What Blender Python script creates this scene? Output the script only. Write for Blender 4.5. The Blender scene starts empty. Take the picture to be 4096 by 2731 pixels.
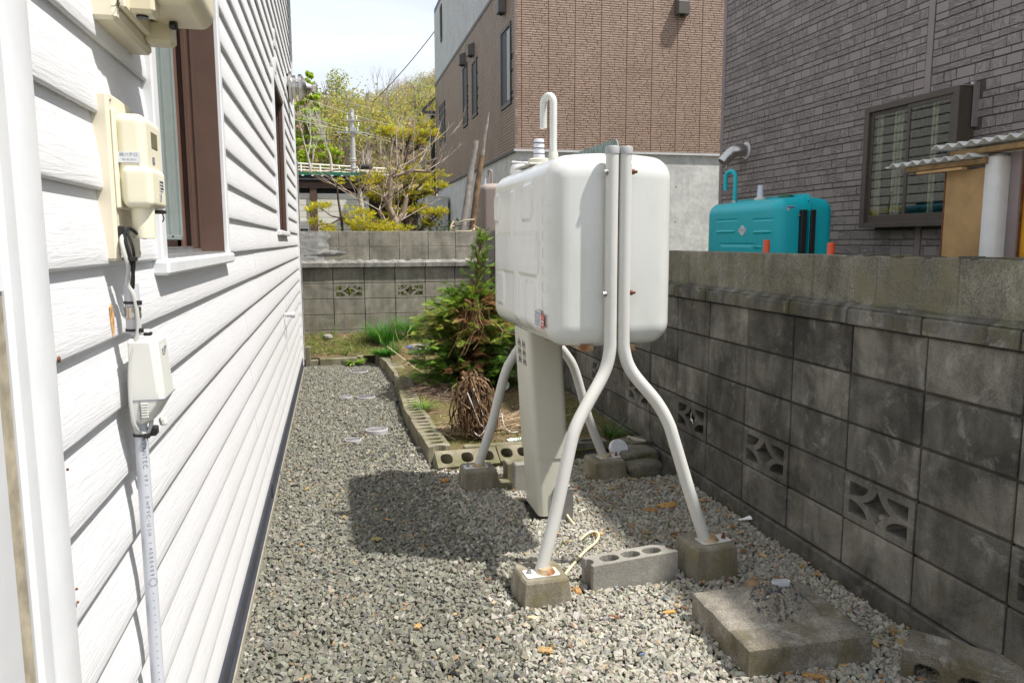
import bpy, bmesh, math, random
import numpy as np
from mathutils import Vector, Matrix
from mathutils.geometry import tessellate_polygon
from mathutils import noise as mnoise

random.seed(7)
rng = np.random.default_rng(7)
SC = bpy.context.scene
COL = SC.collection
PI = math.pi

# ------------------------------------------------------------------ camera
YAW, PITCH, ROLL = math.radians(13.05), 0.1302, -0.0031
cam_d = bpy.data.cameras.new("camera")
cam_d.sensor_width = 36.0
cam_d.lens = 3064.7 / 4096 * 36
cam_d.clip_start = 0.05
cam_d.clip_end = 3000
cam = bpy.data.objects.new("camera", cam_d)
COL.objects.link(cam)
sy, cy, sp, cp = math.sin(YAW), math.cos(YAW), math.sin(PITCH), math.cos(PITCH)
right = Vector((cy, -sy, 0)); fwd = Vector((sy * cp, cy * cp, -sp)); up = Vector((sy * sp, cy * sp, cp))
cr, sr = math.cos(ROLL), math.sin(ROLL)
r2 = right * cr + up * sr; u2 = up * cr - right * sr
cam.matrix_world = Matrix(((r2.x, u2.x, -fwd.x, 0), (r2.y, u2.y, -fwd.y, 0), (r2.z, u2.z, -fwd.z, 1.42), (0, 0, 0, 1)))
SC.camera = cam

# ------------------------------------------------------------------ sun, sky, exposure
SUN_TO = Vector((0.485, -0.26, 1.0)).normalized()
sun_d = bpy.data.lights.new("sun", 'SUN')
sun_d.energy = 4.7
sun_d.angle = math.radians(0.9)
sun_d.color = (1.0, 0.955, 0.89)
sun = bpy.data.objects.new("sun", sun_d)
COL.objects.link(sun)
sun.rotation_euler = (-SUN_TO).to_track_quat('-Z', 'Y').to_euler()

W = bpy.data.worlds.new("World"); SC.world = W; W.use_nodes = True
nt = W.node_tree; nt.nodes.clear()
wo = nt.nodes.new('ShaderNodeOutputWorld'); bg = nt.nodes.new('ShaderNodeBackground')
sky = nt.nodes.new('ShaderNodeTexSky'); sky.sky_type = 'NISHITA'; sky.sun_disc = False
sky.sun_elevation = math.asin(SUN_TO.z)
sky.sun_rotation = math.atan2(SUN_TO.x, SUN_TO.y)
sky.altitude = 50; sky.air_density = 1.0; sky.dust_density = 2.0; sky.ozone_density = 1.0
tc = nt.nodes.new('ShaderNodeTexCoord')
mp = nt.nodes.new('ShaderNodeMapping'); mp.inputs['Scale'].default_value = (1.6, 1.6, 5.0)
nz = nt.nodes.new('ShaderNodeTexNoise'); nz.inputs['Scale'].default_value = 1.5; nz.inputs['Detail'].default_value = 6
nz.inputs['Roughness'].default_value = 0.52; nz.inputs['Distortion'].default_value = 0.4
rp = nt.nodes.new('ShaderNodeValToRGB')
rp.color_ramp.elements[0].position = 0.34; rp.color_ramp.elements[0].color = (0.50, 0.50, 0.50, 1)
rp.color_ramp.elements[1].position = 0.66; rp.color_ramp.elements[1].color = (0.92, 0.92, 0.92, 1)
mx = nt.nodes.new('ShaderNodeMix'); mx.data_type = 'RGBA'
mx.inputs[7].default_value = (6.3, 6.6, 7.05, 1)
L = nt.links.new
L(tc.outputs['Generated'], mp.inputs[0]); L(mp.outputs[0], nz.inputs['Vector']); L(nz.outputs[0], rp.inputs[0])
L(rp.outputs[0], mx.inputs[0]); L(sky.outputs[0], mx.inputs[6]); L(mx.outputs[2], bg.inputs[0])
bg.inputs[1].default_value = 0.115
L(bg.outputs[0], wo.inputs[0])

SC.view_settings.view_transform = 'Standard'
SC.view_settings.look = 'None'
SC.view_settings.gamma = 1.0
SC.view_settings.use_curve_mapping = False
SC.view_settings.exposure = 0.58
SC.cycles.use_denoising = True
SC.cycles.max_bounces = 6
SC.cycles.transparent_max_bounces = 6

# ------------------------------------------------------------------ materials
MATS = {}
class NT:
    """tiny helper round a material's node tree"""
    def __init__(s, name):
        s.m = bpy.data.materials.new(name); s.m.use_nodes = True
        s.t = s.m.node_tree; s.b = s.t.nodes['Principled BSDF']
        s.geo = s.t.nodes.new('ShaderNodeNewGeometry')
        s.pos = s.geo.outputs['Position']
        MATS[name] = s.m
    def n(s, ty, **kw):
        x = s.t.nodes.new('ShaderNode' + ty)
        for k, v in kw.items(): setattr(x, k, v)
        return x
    def l(s, a, b): s.t.links.new(a, b)
    def noise(s, scale, detail=3, rough=.55, stretch=None, dist=0.0, w=None):
        x = s.n('TexNoise'); x.inputs['Scale'].default_value = scale
        x.inputs['Detail'].default_value = detail; x.inputs['Roughness'].default_value = rough
        x.inputs['Distortion'].default_value = dist
        if stretch:
            mpn = s.n('Mapping'); mpn.inputs['Scale'].default_value = stretch
            s.l(s.pos, mpn.inputs[0]); s.l(mpn.outputs[0], x.inputs['Vector'])
        else: s.l(s.pos, x.inputs['Vector'])
        return x.outputs[0]
    def voro(s, scale, feature='F1'):
        x = s.n('TexVoronoi'); x.feature = feature; x.inputs['Scale'].default_value = scale
        s.l(s.pos, x.inputs['Vector']); return x
    def ramp(s, f, a, b, ca=(0, 0, 0, 1), cb=(1, 1, 1, 1)):
        x = s.n('ValToRGB'); e = x.color_ramp.elements
        e[0].position = a; e[1].position = b; e[0].color = ca; e[1].color = cb
        s.l(f, x.inputs[0]); return x.outputs[0]
    def mix(s, f, a, b, mode='MIX'):
        x = s.n('Mix', data_type='RGBA', blend_type=mode)
        for i, v in ((0, f), (6, a), (7, b)):
            if isinstance(v, (int, float)): x.inputs[i].default_value = v
            elif isinstance(v, tuple): x.inputs[i].default_value = (*v[:3], 1)
            else: s.l(v, x.inputs[i])
        return x.outputs[2]
    def math(s, op, a, b=None):
        x = s.n('Math', operation=op)
        for i, v in ((0, a), (1, b)):
            if v is None: continue
            if isinstance(v, (int, float)): x.inputs[i].default_value = v
            else: s.l(v, x.inputs[i])
        return x.outputs[0]
    def rnd(s):
        return s.n('ObjectInfo').outputs['Random']
    def bump(s, f, strength=.3, dist=.002, prev=None):
        x = s.n('Bump'); x.inputs['Strength'].default_value = strength; x.inputs['Distance'].default_value = dist
        s.l(f, x.inputs['Height'])
        if prev is not None: s.l(prev, x.inputs['Normal'])
        return x.outputs[0]
    def fin(s, col, rough=.7, normal=None, metal=0, spec=None):
        b = s.b
        if isinstance(col, tuple): b.inputs['Base Color'].default_value = (*col[:3], 1)
        else: s.l(col, b.inputs['Base Color'])
        if isinstance(rough, (int, float)): b.inputs['Roughness'].default_value = rough
        else: s.l(rough, b.inputs['Roughness'])
        b.inputs['Metallic'].default_value = metal
        if spec is not None: b.inputs['Specular IOR Level'].default_value = spec
        if normal is not None: s.l(normal, b.inputs['Normal'])
        return s.m

def plain(name, col, rough=.6, var=.12, scale=9, metal=0, bump=0, bscale=200, spec=None):
    s = NT(name)
    a = tuple(c * (1 - var) for c in col); b = tuple(min(1, c * (1 + var)) for c in col)
    f = s.noise(scale, 4, .6)
    c = s.mix(s.ramp(f, .3, .7), a, b)
    nrm = s.bump(s.noise(bscale, 2), bump, .001) if bump else None
    return s.fin(c, rough, nrm, metal, spec)

def concrete(name, dark, light, tint=.22, grain=420, pores=.5, streak=.35, moss=None, mossz=None, bumps=.5, white=0.0, gamp=1.0):
    s = NT(name)
    base = s.mix(s.ramp(s.noise(4.3, 6, .66, dist=.5), .36, .66), dark, light)
    rn = s.math('MULTIPLY_ADD', s.rnd(), tint * 2)
    rn.node.inputs[2].default_value = 1 - tint
    v = s.n('CombineColor'); [s.l(rn, v.inputs[i]) for i in range(3)]
    base = s.mix(1.0, base, v.outputs[0], 'MULTIPLY')
    st = s.ramp(s.noise(7, 4, .6, stretch=(2.2, 2.2, .35)), .42, .72)
    base = s.mix(s.math('MULTIPLY', st, streak), base, tuple(c * .45 for c in dark))
    gr = s.noise(grain, 2, .7)
    base = s.mix(s.ramp(gr, .36, .66, (.62, .62, .62, 1), (1.28, 1.26, 1.2, 1)), base, base, 'MULTIPLY') if False else s.mix(1.0, base, s.ramp(gr, .34, .66, (1 - .34 * gamp,) * 3 + (1,), (1 + .3 * gamp, 1 + .28 * gamp, 1 + .22 * gamp, 1)), 'MULTIPLY')
    po = s.voro(grain * .55).outputs['Distance']
    base = s.mix(s.math('MULTIPLY', s.ramp(po, .12, .3, (1, 1, 1, 1), (0, 0, 0, 1)), pores), base, tuple(c * .35 for c in dark))
    if white:
        wf = s.ramp(s.noise(8, 6, .72, dist=.5), .555, .70)
        base = s.mix(s.math('MULTIPLY', wf, white), base, (.42, .41, .38))
    if moss:
        mf = s.ramp(s.noise(6, 5, .65), .46, .66)
        if mossz is not None:
            sep = s.n('SeparateXYZ'); s.l(s.pos, sep.inputs[0])
            mr = s.n('MapRange'); mr.inputs[1].default_value = mossz[0]; mr.inputs[2].default_value = mossz[1]
            mr.inputs[3].default_value = 1; mr.inputs[4].default_value = 0
            s.l(sep.outputs[2], mr.inputs[0]); mf = s.math('MULTIPLY', mf, mr.outputs[0])
        base = s.mix(s.math('MULTIPLY', mf, .7), base, moss)
    nb = s.bump(gr, bumps, .0016)
    nb = s.bump(s.noise(45, 4, .6), bumps * .7, .004, nb)
    return s.fin(base, .92, nb, 0, .25)

# weathered block walls
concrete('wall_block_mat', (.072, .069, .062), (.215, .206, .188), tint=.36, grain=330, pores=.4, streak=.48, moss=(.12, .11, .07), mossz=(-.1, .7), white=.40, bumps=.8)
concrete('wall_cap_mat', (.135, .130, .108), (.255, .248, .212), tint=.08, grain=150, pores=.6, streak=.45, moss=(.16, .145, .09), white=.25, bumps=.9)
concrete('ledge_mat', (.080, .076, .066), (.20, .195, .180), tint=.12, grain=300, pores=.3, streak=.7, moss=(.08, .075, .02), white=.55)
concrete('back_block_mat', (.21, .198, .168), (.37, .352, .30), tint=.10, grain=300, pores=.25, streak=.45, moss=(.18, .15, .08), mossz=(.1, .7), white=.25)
concrete('back_ledge_mat', (.17, .165, .155), (.34, .335, .32), tint=.08, grain=200, pores=.2, streak=.6, white=.5)
concrete('render_mat', (.33, .33, .325), (.52, .52, .52), tint=.05, grain=120, pores=.2, streak=.4, bumps=.9)
concrete('joint_mat', (.045, .040, .034), (.09, .082, .07), tint=.0, grain=300)
concrete('back_joint_mat', (.13, .125, .11), (.20, .19, .17), tint=.0, grain=300)
concrete('footing_mat', (.18, .162, .125), (.34, .315, .26), tint=.10, grain=260, pores=.7, streak=.55, moss=(.15, .125, .05), bumps=.9, white=.15)
concrete('hollow_block_mat', (.24, .23, .21), (.33, .32, .29), tint=.05, grain=330, pores=.6, streak=.1, bumps=.9)
concrete('aggregate_mat', (.10, .092, .080), (.27, .25, .215), tint=.0, grain=120, pores=.6, streak=.0, bumps=1.0, white=.5)
concrete('old_slab_mat', (.13, .118, .100), (.29, .27, .235), tint=.05, grain=200, pores=.8, streak=.3, moss=(.09, .075, .03), bumps=1.0, white=.8)
concrete('edging_mat', (.16, .145, .105), (.30, .275, .21), tint=.12, grain=300, pores=.5, streak=.4, moss=(.10, .11, .03), bumps=.8)
concrete('foundation_mat', (.50, .505, .49), (.66, .66, .64), tint=.03, grain=14, pores=.0, streak=.16, bumps=.1, gamp=.25)
concrete('stone_mat', (.10, .092, .075), (.22, .205, .17), tint=.15, grain=160, pores=.4, streak=.2, moss=(.10, .11, .03), bumps=1.0)

def siding_mat():
    s = NT('white_siding_mat')
    gr = s.noise(14, 6, .68, stretch=(1.0, .28, 4.2), dist=2.2)
    w2 = s.noise(30, 4, .6, stretch=(1, .12, 3.5), dist=1.0)
    h = s.math('ADD', gr, s.math('MULTIPLY', w2, .6))
    dirt = s.ramp(s.noise(3, 5, .7), .45, .8)
    c = s.mix(s.math('MULTIPLY', dirt, .35), (.72, .725, .745), (.63, .63, .625))
    sp_ = s.voro(9).outputs['Distance']
    c = s.mix(s.ramp(sp_, .012, .022, (1, 1, 1, 1), (0, 0, 0, 1)), c, (.22, .18, .15))
    return s.fin(c, .48, s.bump(h, .36, .0040), 0, .35)
siding_mat()
plain('white_trim_mat', (.69, .705, .725), .42, .05)
plain('white_paint_mat', (.80, .80, .79), .4, .05)
plain('wood_post_mat', (.34, .30, .22), .85, .3, 30, bump=.6, bscale=60)
plain('brown_frame_mat', (.105, .058, .042), .55, .12)
plain('brown_sash_mat', (.16, .085, .065), .5, .15)
plain('screen_mat', (.21, .245, .235), .6, .08, 30)
plain('dark_frame_mat', (.030, .024, .020), .45, .1)
plain('black_plastic_mat', (.012, .012, .013), .4, .1)
plain('flashing_mat', (.035, .038, .052), .5, .2)
plain('base_board_mat', (.30, .28, .22), .85, .2, 20)
plain('cream_plastic_mat', (.74, .70, .54), .38, .05, 5)
plain('cream_board_mat', (.70, .64, .50), .45, .05, 5)
plain('meter_cover_mat', (.62, .565, .41), .42, .05, 5)
plain('grey_plastic_mat', (.62, .62, .58), .42, .04, 5)
plain('pvc_pipe_mat', (.50, .52, .56), .4, .05, 5)
plain('cable_grey_mat', (.48, .48, .46), .5, .05)
plain('cable_cream_mat', (.62, .56, .36), .5, .08)
plain('steel_mat', (.55, .53, .50), .28, .1, 20, metal=1)
plain('dull_steel_mat', (.42, .42, .43), .45, .15, 20, metal=1)
plain('galv_mat', (.40, .41, .43), .5, .15, 12, metal=.6)
plain('rust_mat', (.16, .055, .022), .85, .5, 60, bump=.5, bscale=300)
plain('rust_stain_mat', (.55, .30, .12), .8, .5, 90)
plain('sticker_mat', (.62, .64, .66), .45, .02)
plain('sticker_red_mat', (.45, .06, .045), .45, .1)
plain('ink_mat', (.03, .03, .04), .5, 0)
plain('ink_grey_mat', (.16, .17, .22), .5, 0)
plain('ink_red_mat', (.40, .04, .03), .5, 0)
plain('ink_blue_mat', (.05, .05, .30), .5, 0)
plain('lcd_mat', (.16, .15, .09), .15, .2)
plain('plywood_mat', (.42, .27, .12), .7, .25, 6, bump=.2, bscale=90)
plain('beam_wood_mat', (.26, .17, .08), .8, .35, 14, bump=.4, bscale=60)
plain('yellow_panel_mat', (.62, .30, .015), .5, .3, 5)
plain('roof_sheet_mat', (.50, .50, .48), .6, .15, 20)
plain('mauve_trim_mat', (.24, .20, .20), .55, .08)
plain('brown_trim_mat', (.20, .15, .12), .6, .1)
plain('bay_frame_mat', (.075, .06, .047), .5, .12)
plain('grey_line_mat', (.10, .10, .105), .6, .1)
plain('pale_metal_mat', (.60, .60, .60), .4, .08)
plain('orange_tube_mat', (.70, .08, .02), .45, .1)
plain('green_roof_mat', (.02, .15, .085), .5, .1)
plain('dark_eave_mat', (.018, .018, .022), .5, .1)
plain('cream_siding_mat', (.74, .72, .64), .6, .05)
plain('reflected_siding_mat', (.42, .41, .38), .6, .1)
plain('pole_concrete_mat', (.36, .37, .37), .8, .1)
plain('wire_mat', (.03, .03, .03), .6, 0)
plain('wire_pale_mat', (.45, .45, .40), .6, 0)
plain('rope_mat', (.42, .36, .24), .9, .2, 120)
plain('log_mat', (.20, .13, .075), .85, .5, 9, bump=.8, bscale=50)
plain('log_grey_mat', (.27, .245, .22), .85, .35, 12, bump=.8, bscale=50)
plain('bark_pale_mat', (.44, .41, .36), .85, .3, 14, bump=.5, bscale=60)
plain('bark_tan_mat', (.30, .235, .165), .85, .35, 14, bump=.5, bscale=60)
plain('bark_dark_mat', (.075, .055, .042), .9, .4, 14, bump=.8, bscale=50)
plain('drain_cover_mat', (.40, .39, .40), .65, .08, 30, bump=.3, bscale=150)
plain('chrome_wire_mat', (.75, .75, .75), .3, .05, metal=1)
plain('pink_tank_mat', (.31, .25, .225), .5, .05)
plain('blue_plastic_mat', (.03, .16, .55), .4, .1)
plain('sealant_mat', (.62, .61, .59), .6, .08)
plain('curtain_mat', (.60, .50, .34), .8, .3, 30)
plain('interior_mat', (.018, .018, .02), .9, .1)
plain('clear_plastic_mat', (.62, .62, .70), .15, .03)

def glass(name, tint, rough=.03):
    s = NT(name); s.fin(tint, rough, None, 0, .9); s.b.inputs['Transmission Weight'].default_value = .0
    s.b.inputs['Coat Weight'].default_value = 1.0
    s.b.inputs['Coat Roughness'].default_value = .01
    return s.m
glass('window_glass_mat', (.012, .016, .018))
def clear_glass():
    s = NT('clear_glass_mat')
    tr = s.n('BsdfTransparent'); gl = s.n('BsdfGlossy'); gl.inputs['Roughness'].default_value = .02
    lw = s.n('LayerWeight'); lw.inputs[0].default_value = .5; p4 = s.math('POWER', lw.outputs['Facing'], 3.0); fr = s.math('MULTIPLY_ADD', p4, .55).node; fr.inputs[2].default_value = .09
    ms = s.n('MixShader'); s.l(fr.outputs[0], ms.inputs[0]); s.l(tr.outputs[0], ms.inputs[1]); s.l(gl.outputs[0], ms.inputs[2])
    tr.inputs[0].default_value = (.72, .78, .78, 1)
    s.l(ms.outputs[0], s.t.nodes['Material Output'].inputs[0])
clear_glass()
plain('dim_glass_mat', (.045, .055, .065), .5, .1, spec=.12)

def enamel(name, col, rough, grime, rust=0.0, coat=.3):
    s = NT(name)
    d = s.ramp(s.noise(4, 5, .65, stretch=(1.3, 1.3, .5)), .48, .8)
    c = s.mix(s.math('MULTIPLY', d, .5), col, grime)
    sp_ = s.voro(16).outputs['Distance']
    c = s.mix(s.math('MULTIPLY', s.ramp(sp_, .015, .03, (1, 1, 1, 1), (0, 0, 0, 1)), .7), c, (.10, .08, .06))
    if rust:
        r = s.ramp(s.noise(11, 5, .75, dist=.8), .70, .80)
        c = s.mix(s.math('MULTIPLY', r, rust), c, (.36, .24, .07))
    s.fin(c, rough, s.bump(s.noise(60, 2), .03, .001), 0, .5)
    s.b.inputs['Coat Weight'].default_value = coat; s.b.inputs['Coat Roughness'].default_value = .12
    return s.m
enamel('tank_white_mat', (.61, .62, .60), .22, (.45, .45, .385), .30, .5)
enamel('leg_white_mat', (.55, .55, .525), .42, (.42, .40, .32), .7, .1)
enamel('cabinet_mat', (.54, .53, .455), .45, (.47, .455, .375), .3, .05)
enamel('teal_mat', (.0, .45, .52), .42, (.0, .37, .43), .0, .05)
enamel('cap_grey_mat', (.34, .35, .35), .5, (.28, .28, .27), 0, 0)
def flange():
    s = NT('flange_mat')
    f = s.ramp(s.noise(40, 5, .7, stretch=(1, 1, .8)), .45, .6)
    c = s.mix(f, (.085, .135, .125), (.20, .27, .25))
    r = s.ramp(s.noise(9, 4, .7), .55, .62)
    c = s.mix(s.math('MULTIPLY', r, .8), c, (.22, .07, .025))
    return s.fin(c, .55, s.bump(f, .3, .001))
flange()
def rusty_edge():
    s = NT('rusty_edge_mat')
    f = s.ramp(s.noise(14, 5, .7), .4, .62)
    return s.fin(s.mix(f, (.40, .33, .20), (.20, .065, .02)), .75, s.bump(f, .3, .001))
rusty_edge()

# brick-pattern sidings: colour and fine relief only, the bricks themselves are meshes
def brick_mat(name, a, b, style, axis='y'):
    s = NT(name)
    c = s.mix(s.ramp(s.noise(2.3, 4, .6), .3, .7), a, b)
    g = s.noise(260, 2, .7)
    c = s.mix(1.0, c, s.ramp(g, .3, .7, (.86, .86, .86, 1), (1.12, 1.12, 1.12, 1)), 'MULTIPLY')
    n1 = s.bump(g, .35, .001)
    if style == 'slant':
        h = s.noise(26, 3, .55, stretch=(1.0, 1.5, .45), dist=.8)
        sm = s.ramp(h, .42, .60); n1 = s.bump(sm, 1.0, .006, n1)
        c = s.mix(1.0, c, s.ramp(h, .40, .52, (.72, .72, .72, 1), (1.05, 1.05, 1.05, 1)), 'MULTIPLY')
    elif style == 'wave':
        h = s.noise(26, 3, .55, stretch=(.6, .5, 2.4), dist=.9)
        sm = s.ramp(h, .42, .60); n1 = s.bump(sm, 1.0, .006, n1)
        c = s.mix(1.0, c, s.ramp(h, .40, .52, (.74, .74, .74, 1), (1.05, 1.05, 1.05, 1)), 'MULTIPLY')
    elif style == 'strip':
        h = s.noise(14, 4, .6, stretch=(.8, .8, 3.0)); n1 = s.bump(h, .9, .010, n1)
    elif style == 'reed':
        h = s.noise(40, 2, .5, stretch=(1.6, 1.6, .25)); n1 = s.bump(h, .8, .008, n1)
    return s.fin(c, .55 if style in ('strip', 'reed') else .75, n1, 0, .4)
for st in ('plain', 'slant', 'wave'):
    brick_mat('grey_brick_' + st, (.245, .214, .200), (.30, .265, .250), st)
for st in ('strip', 'reed'):
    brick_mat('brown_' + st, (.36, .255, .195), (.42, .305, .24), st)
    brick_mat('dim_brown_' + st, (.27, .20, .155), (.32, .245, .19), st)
    brick_mat('pale_' + st, (.50, .51, .52), (.58, .59, .60), st)
plain('grey_mortar_mat', (.075, .067, .063), .9, .1)
plain('brown_mortar_mat', (.31, .20, .145), .9, .1)
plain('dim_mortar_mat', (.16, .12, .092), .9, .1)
plain('pale_mortar_mat', (.30, .31, .32), .9, .1)

def vcol(name, rough=.85, var=.25, scale=60, bump=.0, sss=0, spec=.3, trans=0):
    s = NT(name)
    a = s.n('Attribute', attribute_name='Col').outputs['Color']
    f = s.noise(scale, 3, .6)
    c = s.mix(1.0, a, s.ramp(f, .3, .7, (1 - var,) * 3 + (1,), (1 + var,) * 3 + (1,)), 'MULTIPLY')
    nb = s.bump(s.noise(scale * 2.5, 3, .7), bump, .0015) if bump else None
    s.fin(c, rough, nb, 0, spec)
    if trans:
        td = s.n('BsdfTranslucent'); s.l(c, td.inputs[0])
        ms = s.n('MixShader'); ms.inputs[0].default_value = trans
        s.l(s.b.outputs[0], ms.inputs[1]); s.l(td.outputs[0], ms.inputs[2])
        s.l(ms.outputs[0], s.t.nodes['Material Output'].inputs[0])
    return s.m
vcol('gravel_mat', .95, .22, 170, .25, spec=.15)
vcol('chip_mat', .8, .35, 160, .6)
vcol('leaf_mat', .55, .12, 25, 0, trans=.32)
vcol('needle_mat', .6, .15, 25, 0, trans=.5)
vcol('dry_mat', .85, .2, 120, .2)
vcol('forest_mat', .8, .15, .4, 0, trans=.45)

def soil():
    s = NT('soil_mat')
    c = s.mix(s.ramp(s.noise(6, 6, .7), .35, .65), (.075, .048, .028), (.17, .125, .072))
    mo = s.ramp(s.noise(2.6, 6, .72), .44, .58)
    c = s.mix(s.math('MULTIPLY', mo, .8), c, (.105, .115, .028))
    st = s.ramp(s.noise(60, 5, .75), .56, .68)
    c = s.mix(s.math('MULTIPLY', st, .7), c, (.30, .24, .13))
    nb = s.bump(s.noise(70, 5, .75), .9, .008)
    s.fin(c, .95, nb, 0, .15)
soil()
def under():
    s = NT('gravel_bed_mat')
    c = s.mix(s.ramp(s.noise(90, 5, .7), .4, .6), (.045, .043, .036), (.13, .125, .105))
    s.fin(c, .95, s.bump(s.noise(90, 5, .7), .8, .006), 0, .2)
under()
def hillm():
    s = NT('hill_mat')
    c = s.mix(s.ramp(s.noise(.25, 6, .7), .38, .62), (.27, .17, .09), (.27, .25, .09))
    c = s.mix(s.math('MULTIPLY', s.ramp(s.noise(.06, 4, .6), .45, .6), .6), c, (.33, .24, .15))
    s.fin(c, .95, s.bump(s.noise(1.5, 5, .7), 1.0, .4), 0, .1)
hillm()
plain('lot_ground_mat', (.13, .125, .08), .95, .35, 1.5)
# ------------------------------------------------------------------ mesh helpers
WO = {}
def tag(o, label=None, cat=None, group=None, kind=None):
    if label: o['label'] = label
    if cat: o['category'] = cat
    if group: o['group'] = group
    if kind: o['kind'] = kind
    return o
def thing(name, label, cat, loc=(0, 0, 0), group=None):
    o = bpy.data.objects.new(name, None); o.empty_display_size = .1; COL.objects.link(o)
    o.location = loc; WO[o.name] = Vector(loc)
    return tag(o, label, cat, group)

def link_mesh(name, me, world, parent=None):
    o = bpy.data.objects.new(name, me); COL.objects.link(o)
    if parent is not None:
        o.parent = parent; o.location = Vector(world) - WO[parent.name]
    else: o.location = world
    WO[o.name] = Vector(world)
    return o

class MB:
    def __init__(s): s.v = []; s.f = []; s.mi = []; s.cur = 0
    def add(s, vs, fs):
        b = len(s.v); s.v += [tuple(p) for p in vs]
        for f in fs: s.f.append(tuple(i + b for i in f)); s.mi.append(s.cur)
        return s
    def box(s, x0, x1, y0, y1, z0, z1, ch=0.0, M=None):
        if x0 > x1: x0, x1 = x1, x0
        if y0 > y1: y0, y1 = y1, y0
        if z0 > z1: z0, z1 = z1, z0
        if not ch:
            vs = [(x, y, z) for z in (z0, z1) for y in (y0, y1) for x in (x0, x1)]
            fs = [(0, 2, 3, 1), (4, 5, 7, 6), (0, 1, 5, 4), (2, 6, 7, 3), (0, 4, 6, 2), (1, 3, 7, 5)]
        else:
            X, Y, Z = (x0, x1), (y0, y1), (z0, z1); vs = []; idx = {}
            for i in (0, 1):
                for j in (0, 1):
                    for k in (0, 1):
                        sx, sy_, sz = (1 - 2 * i) * ch, (1 - 2 * j) * ch, (1 - 2 * k) * ch
                        for a, p in enumerate(((X[i], Y[j] + sy_, Z[k] + sz), (X[i] + sx, Y[j], Z[k] + sz), (X[i] + sx, Y[j] + sy_, Z[k]))):
                            idx[i, j, k, a] = len(vs); vs.append(p)
            fs = []
            I = idx
            for i in (0, 1):
                q = [I[i, 0, 0, 0], I[i, 1, 0, 0], I[i, 1, 1, 0], I[i, 0, 1, 0]]; fs.append(tuple(q if i else q[::-1]))
                q = [I[0, i, 0, 1], I[1, i, 0, 1], I[1, i, 1, 1], I[0, i, 1, 1]]; fs.append(tuple(q[::-1] if i else q))
                q = [I[0, 0, i, 2], I[1, 0, i, 2], I[1, 1, i, 2], I[0, 1, i, 2]]; fs.append(tuple(q if i else q[::-1]))
            for i in (0, 1):
                for j in (0, 1):
                    fs.append((I[i, j, 0, 0], I[i, j, 0, 1], I[i, j, 1, 1], I[i, j, 1, 0]))
                    fs.append((I[i, 0, j, 0], I[i, 0, j, 2], I[i, 1, j, 2], I[i, 1, j, 0]))
                    fs.append((I[0, i, j, 1], I[0, i, j, 2], I[1, i, j, 2], I[1, i, j, 1]))
                    for k in (0, 1): fs.append((I[i, j, k, 0], I[i, j, k, 1], I[i, j, k, 2]))
            # fix winding outward
            c = Vector(((x0 + x1) / 2, (y0 + y1) / 2, (z0 + z1) / 2)); out = []
            for f in fs:
                p = [Vector(vs[t]) for t in f]; nrm = (p[1] - p[0]).cross(p[2] - p[0])
                out.append(f if nrm.dot(sum(p, Vector()) / len(p) - c) > 0 else f[::-1])
            fs = out
        if M is not None: vs = [M @ Vector(p) for p in vs]
        return s.add(vs, fs)
    def tube(s, pts, r, n=12, caps=True, closed=False):
        P = [Vector(p) for p in pts]; m = len(P)
        R = r if isinstance(r, (list, tuple)) else [r] * m
        ref = None; vs = []
        for i in range(m):
            if closed: t = P[(i + 1) % m] - P[i - 1]
            elif i == 0: t = P[1] - P[0]
            elif i == m - 1: t = P[-1] - P[-2]
            else: t = (P[i + 1] - P[i]).normalized() + (P[i] - P[i - 1]).normalized()
            t.normalize()
            if ref is None: ref = t.orthogonal().normalized()
            ref = (ref - t * ref.dot(t)); ref = ref.normalized() if ref.length > 1e-6 else t.orthogonal().normalized()
            b = t.cross(ref)
            for k in range(n):
                a = 2 * PI * k / n; vs.append(P[i] + (ref * math.cos(a) + b * math.sin(a)) * R[i])
        fs = []
        for i in range(m if closed else m - 1):
            j = (i + 1) % m
            for k in range(n): fs.append((i * n + k, i * n + (k + 1) % n, j * n + (k + 1) % n, j * n + k))
        if caps and not closed:
            fs.append(tuple(range(n))[::-1]); fs.append(tuple(range((m - 1) * n, m * n)))
        return s.add(vs, fs)
    def lathe(s, prof, c, axis=(0, 0, 1), n=24, sq=None):
        ax = Vector(axis).normalized(); u = ax.orthogonal().normalized(); w = ax.cross(u); c = Vector(c)
        vs = []; m = len(prof)
        for r, h in prof:
            for k in range(n):
                a = 2 * PI * k / n; vs.append(c + ax * h + (u * math.cos(a) + w * math.sin(a)) * r)
        fs = [(i * n + k, i * n + (k + 1) % n, (i + 1) * n + (k + 1) % n, (i + 1) * n + k) for i in range(m - 1) for k in range(n)]
        fs.append(tuple(range(n))[::-1]); fs.append(tuple(range((m - 1) * n, m * n)))
        return s.add(vs, fs)
    def extr(s, poly, holes, o, u, v, w, depth):
        """2D polygon with holes in the plane (o;u,v), pushed along w by depth"""
        o, u, v, w = Vector(o), Vector(u), Vector(v), Vector(w)
        loops = [poly] + list(holes)
        tri = tessellate_polygon([[Vector((a, b, 0)) for a, b in lp] for lp in loops])
        flat = [p for lp in loops for p in lp]
        A = [o + u * a + v * b for a, b in flat]; B = [p + w * depth for p in A]; n = len(flat)
        nz_ = u.cross(v).dot(w)
        fs = []
        for t in tri:
            (ax_, ay), (bx, by), (cx, cy_) = (flat[i] for i in t)
            ccw = (bx - ax_) * (cy_ - ay) - (by - ay) * (cx - ax_) > 0
            t = tuple(t) if ccw else tuple(t[::-1])
            if nz_ > 0: fs.append(t[::-1]); fs.append(tuple(i + n for i in t))
            else: fs.append(t); fs.append(tuple(i + n for i in t[::-1]))
        b = 0
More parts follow.
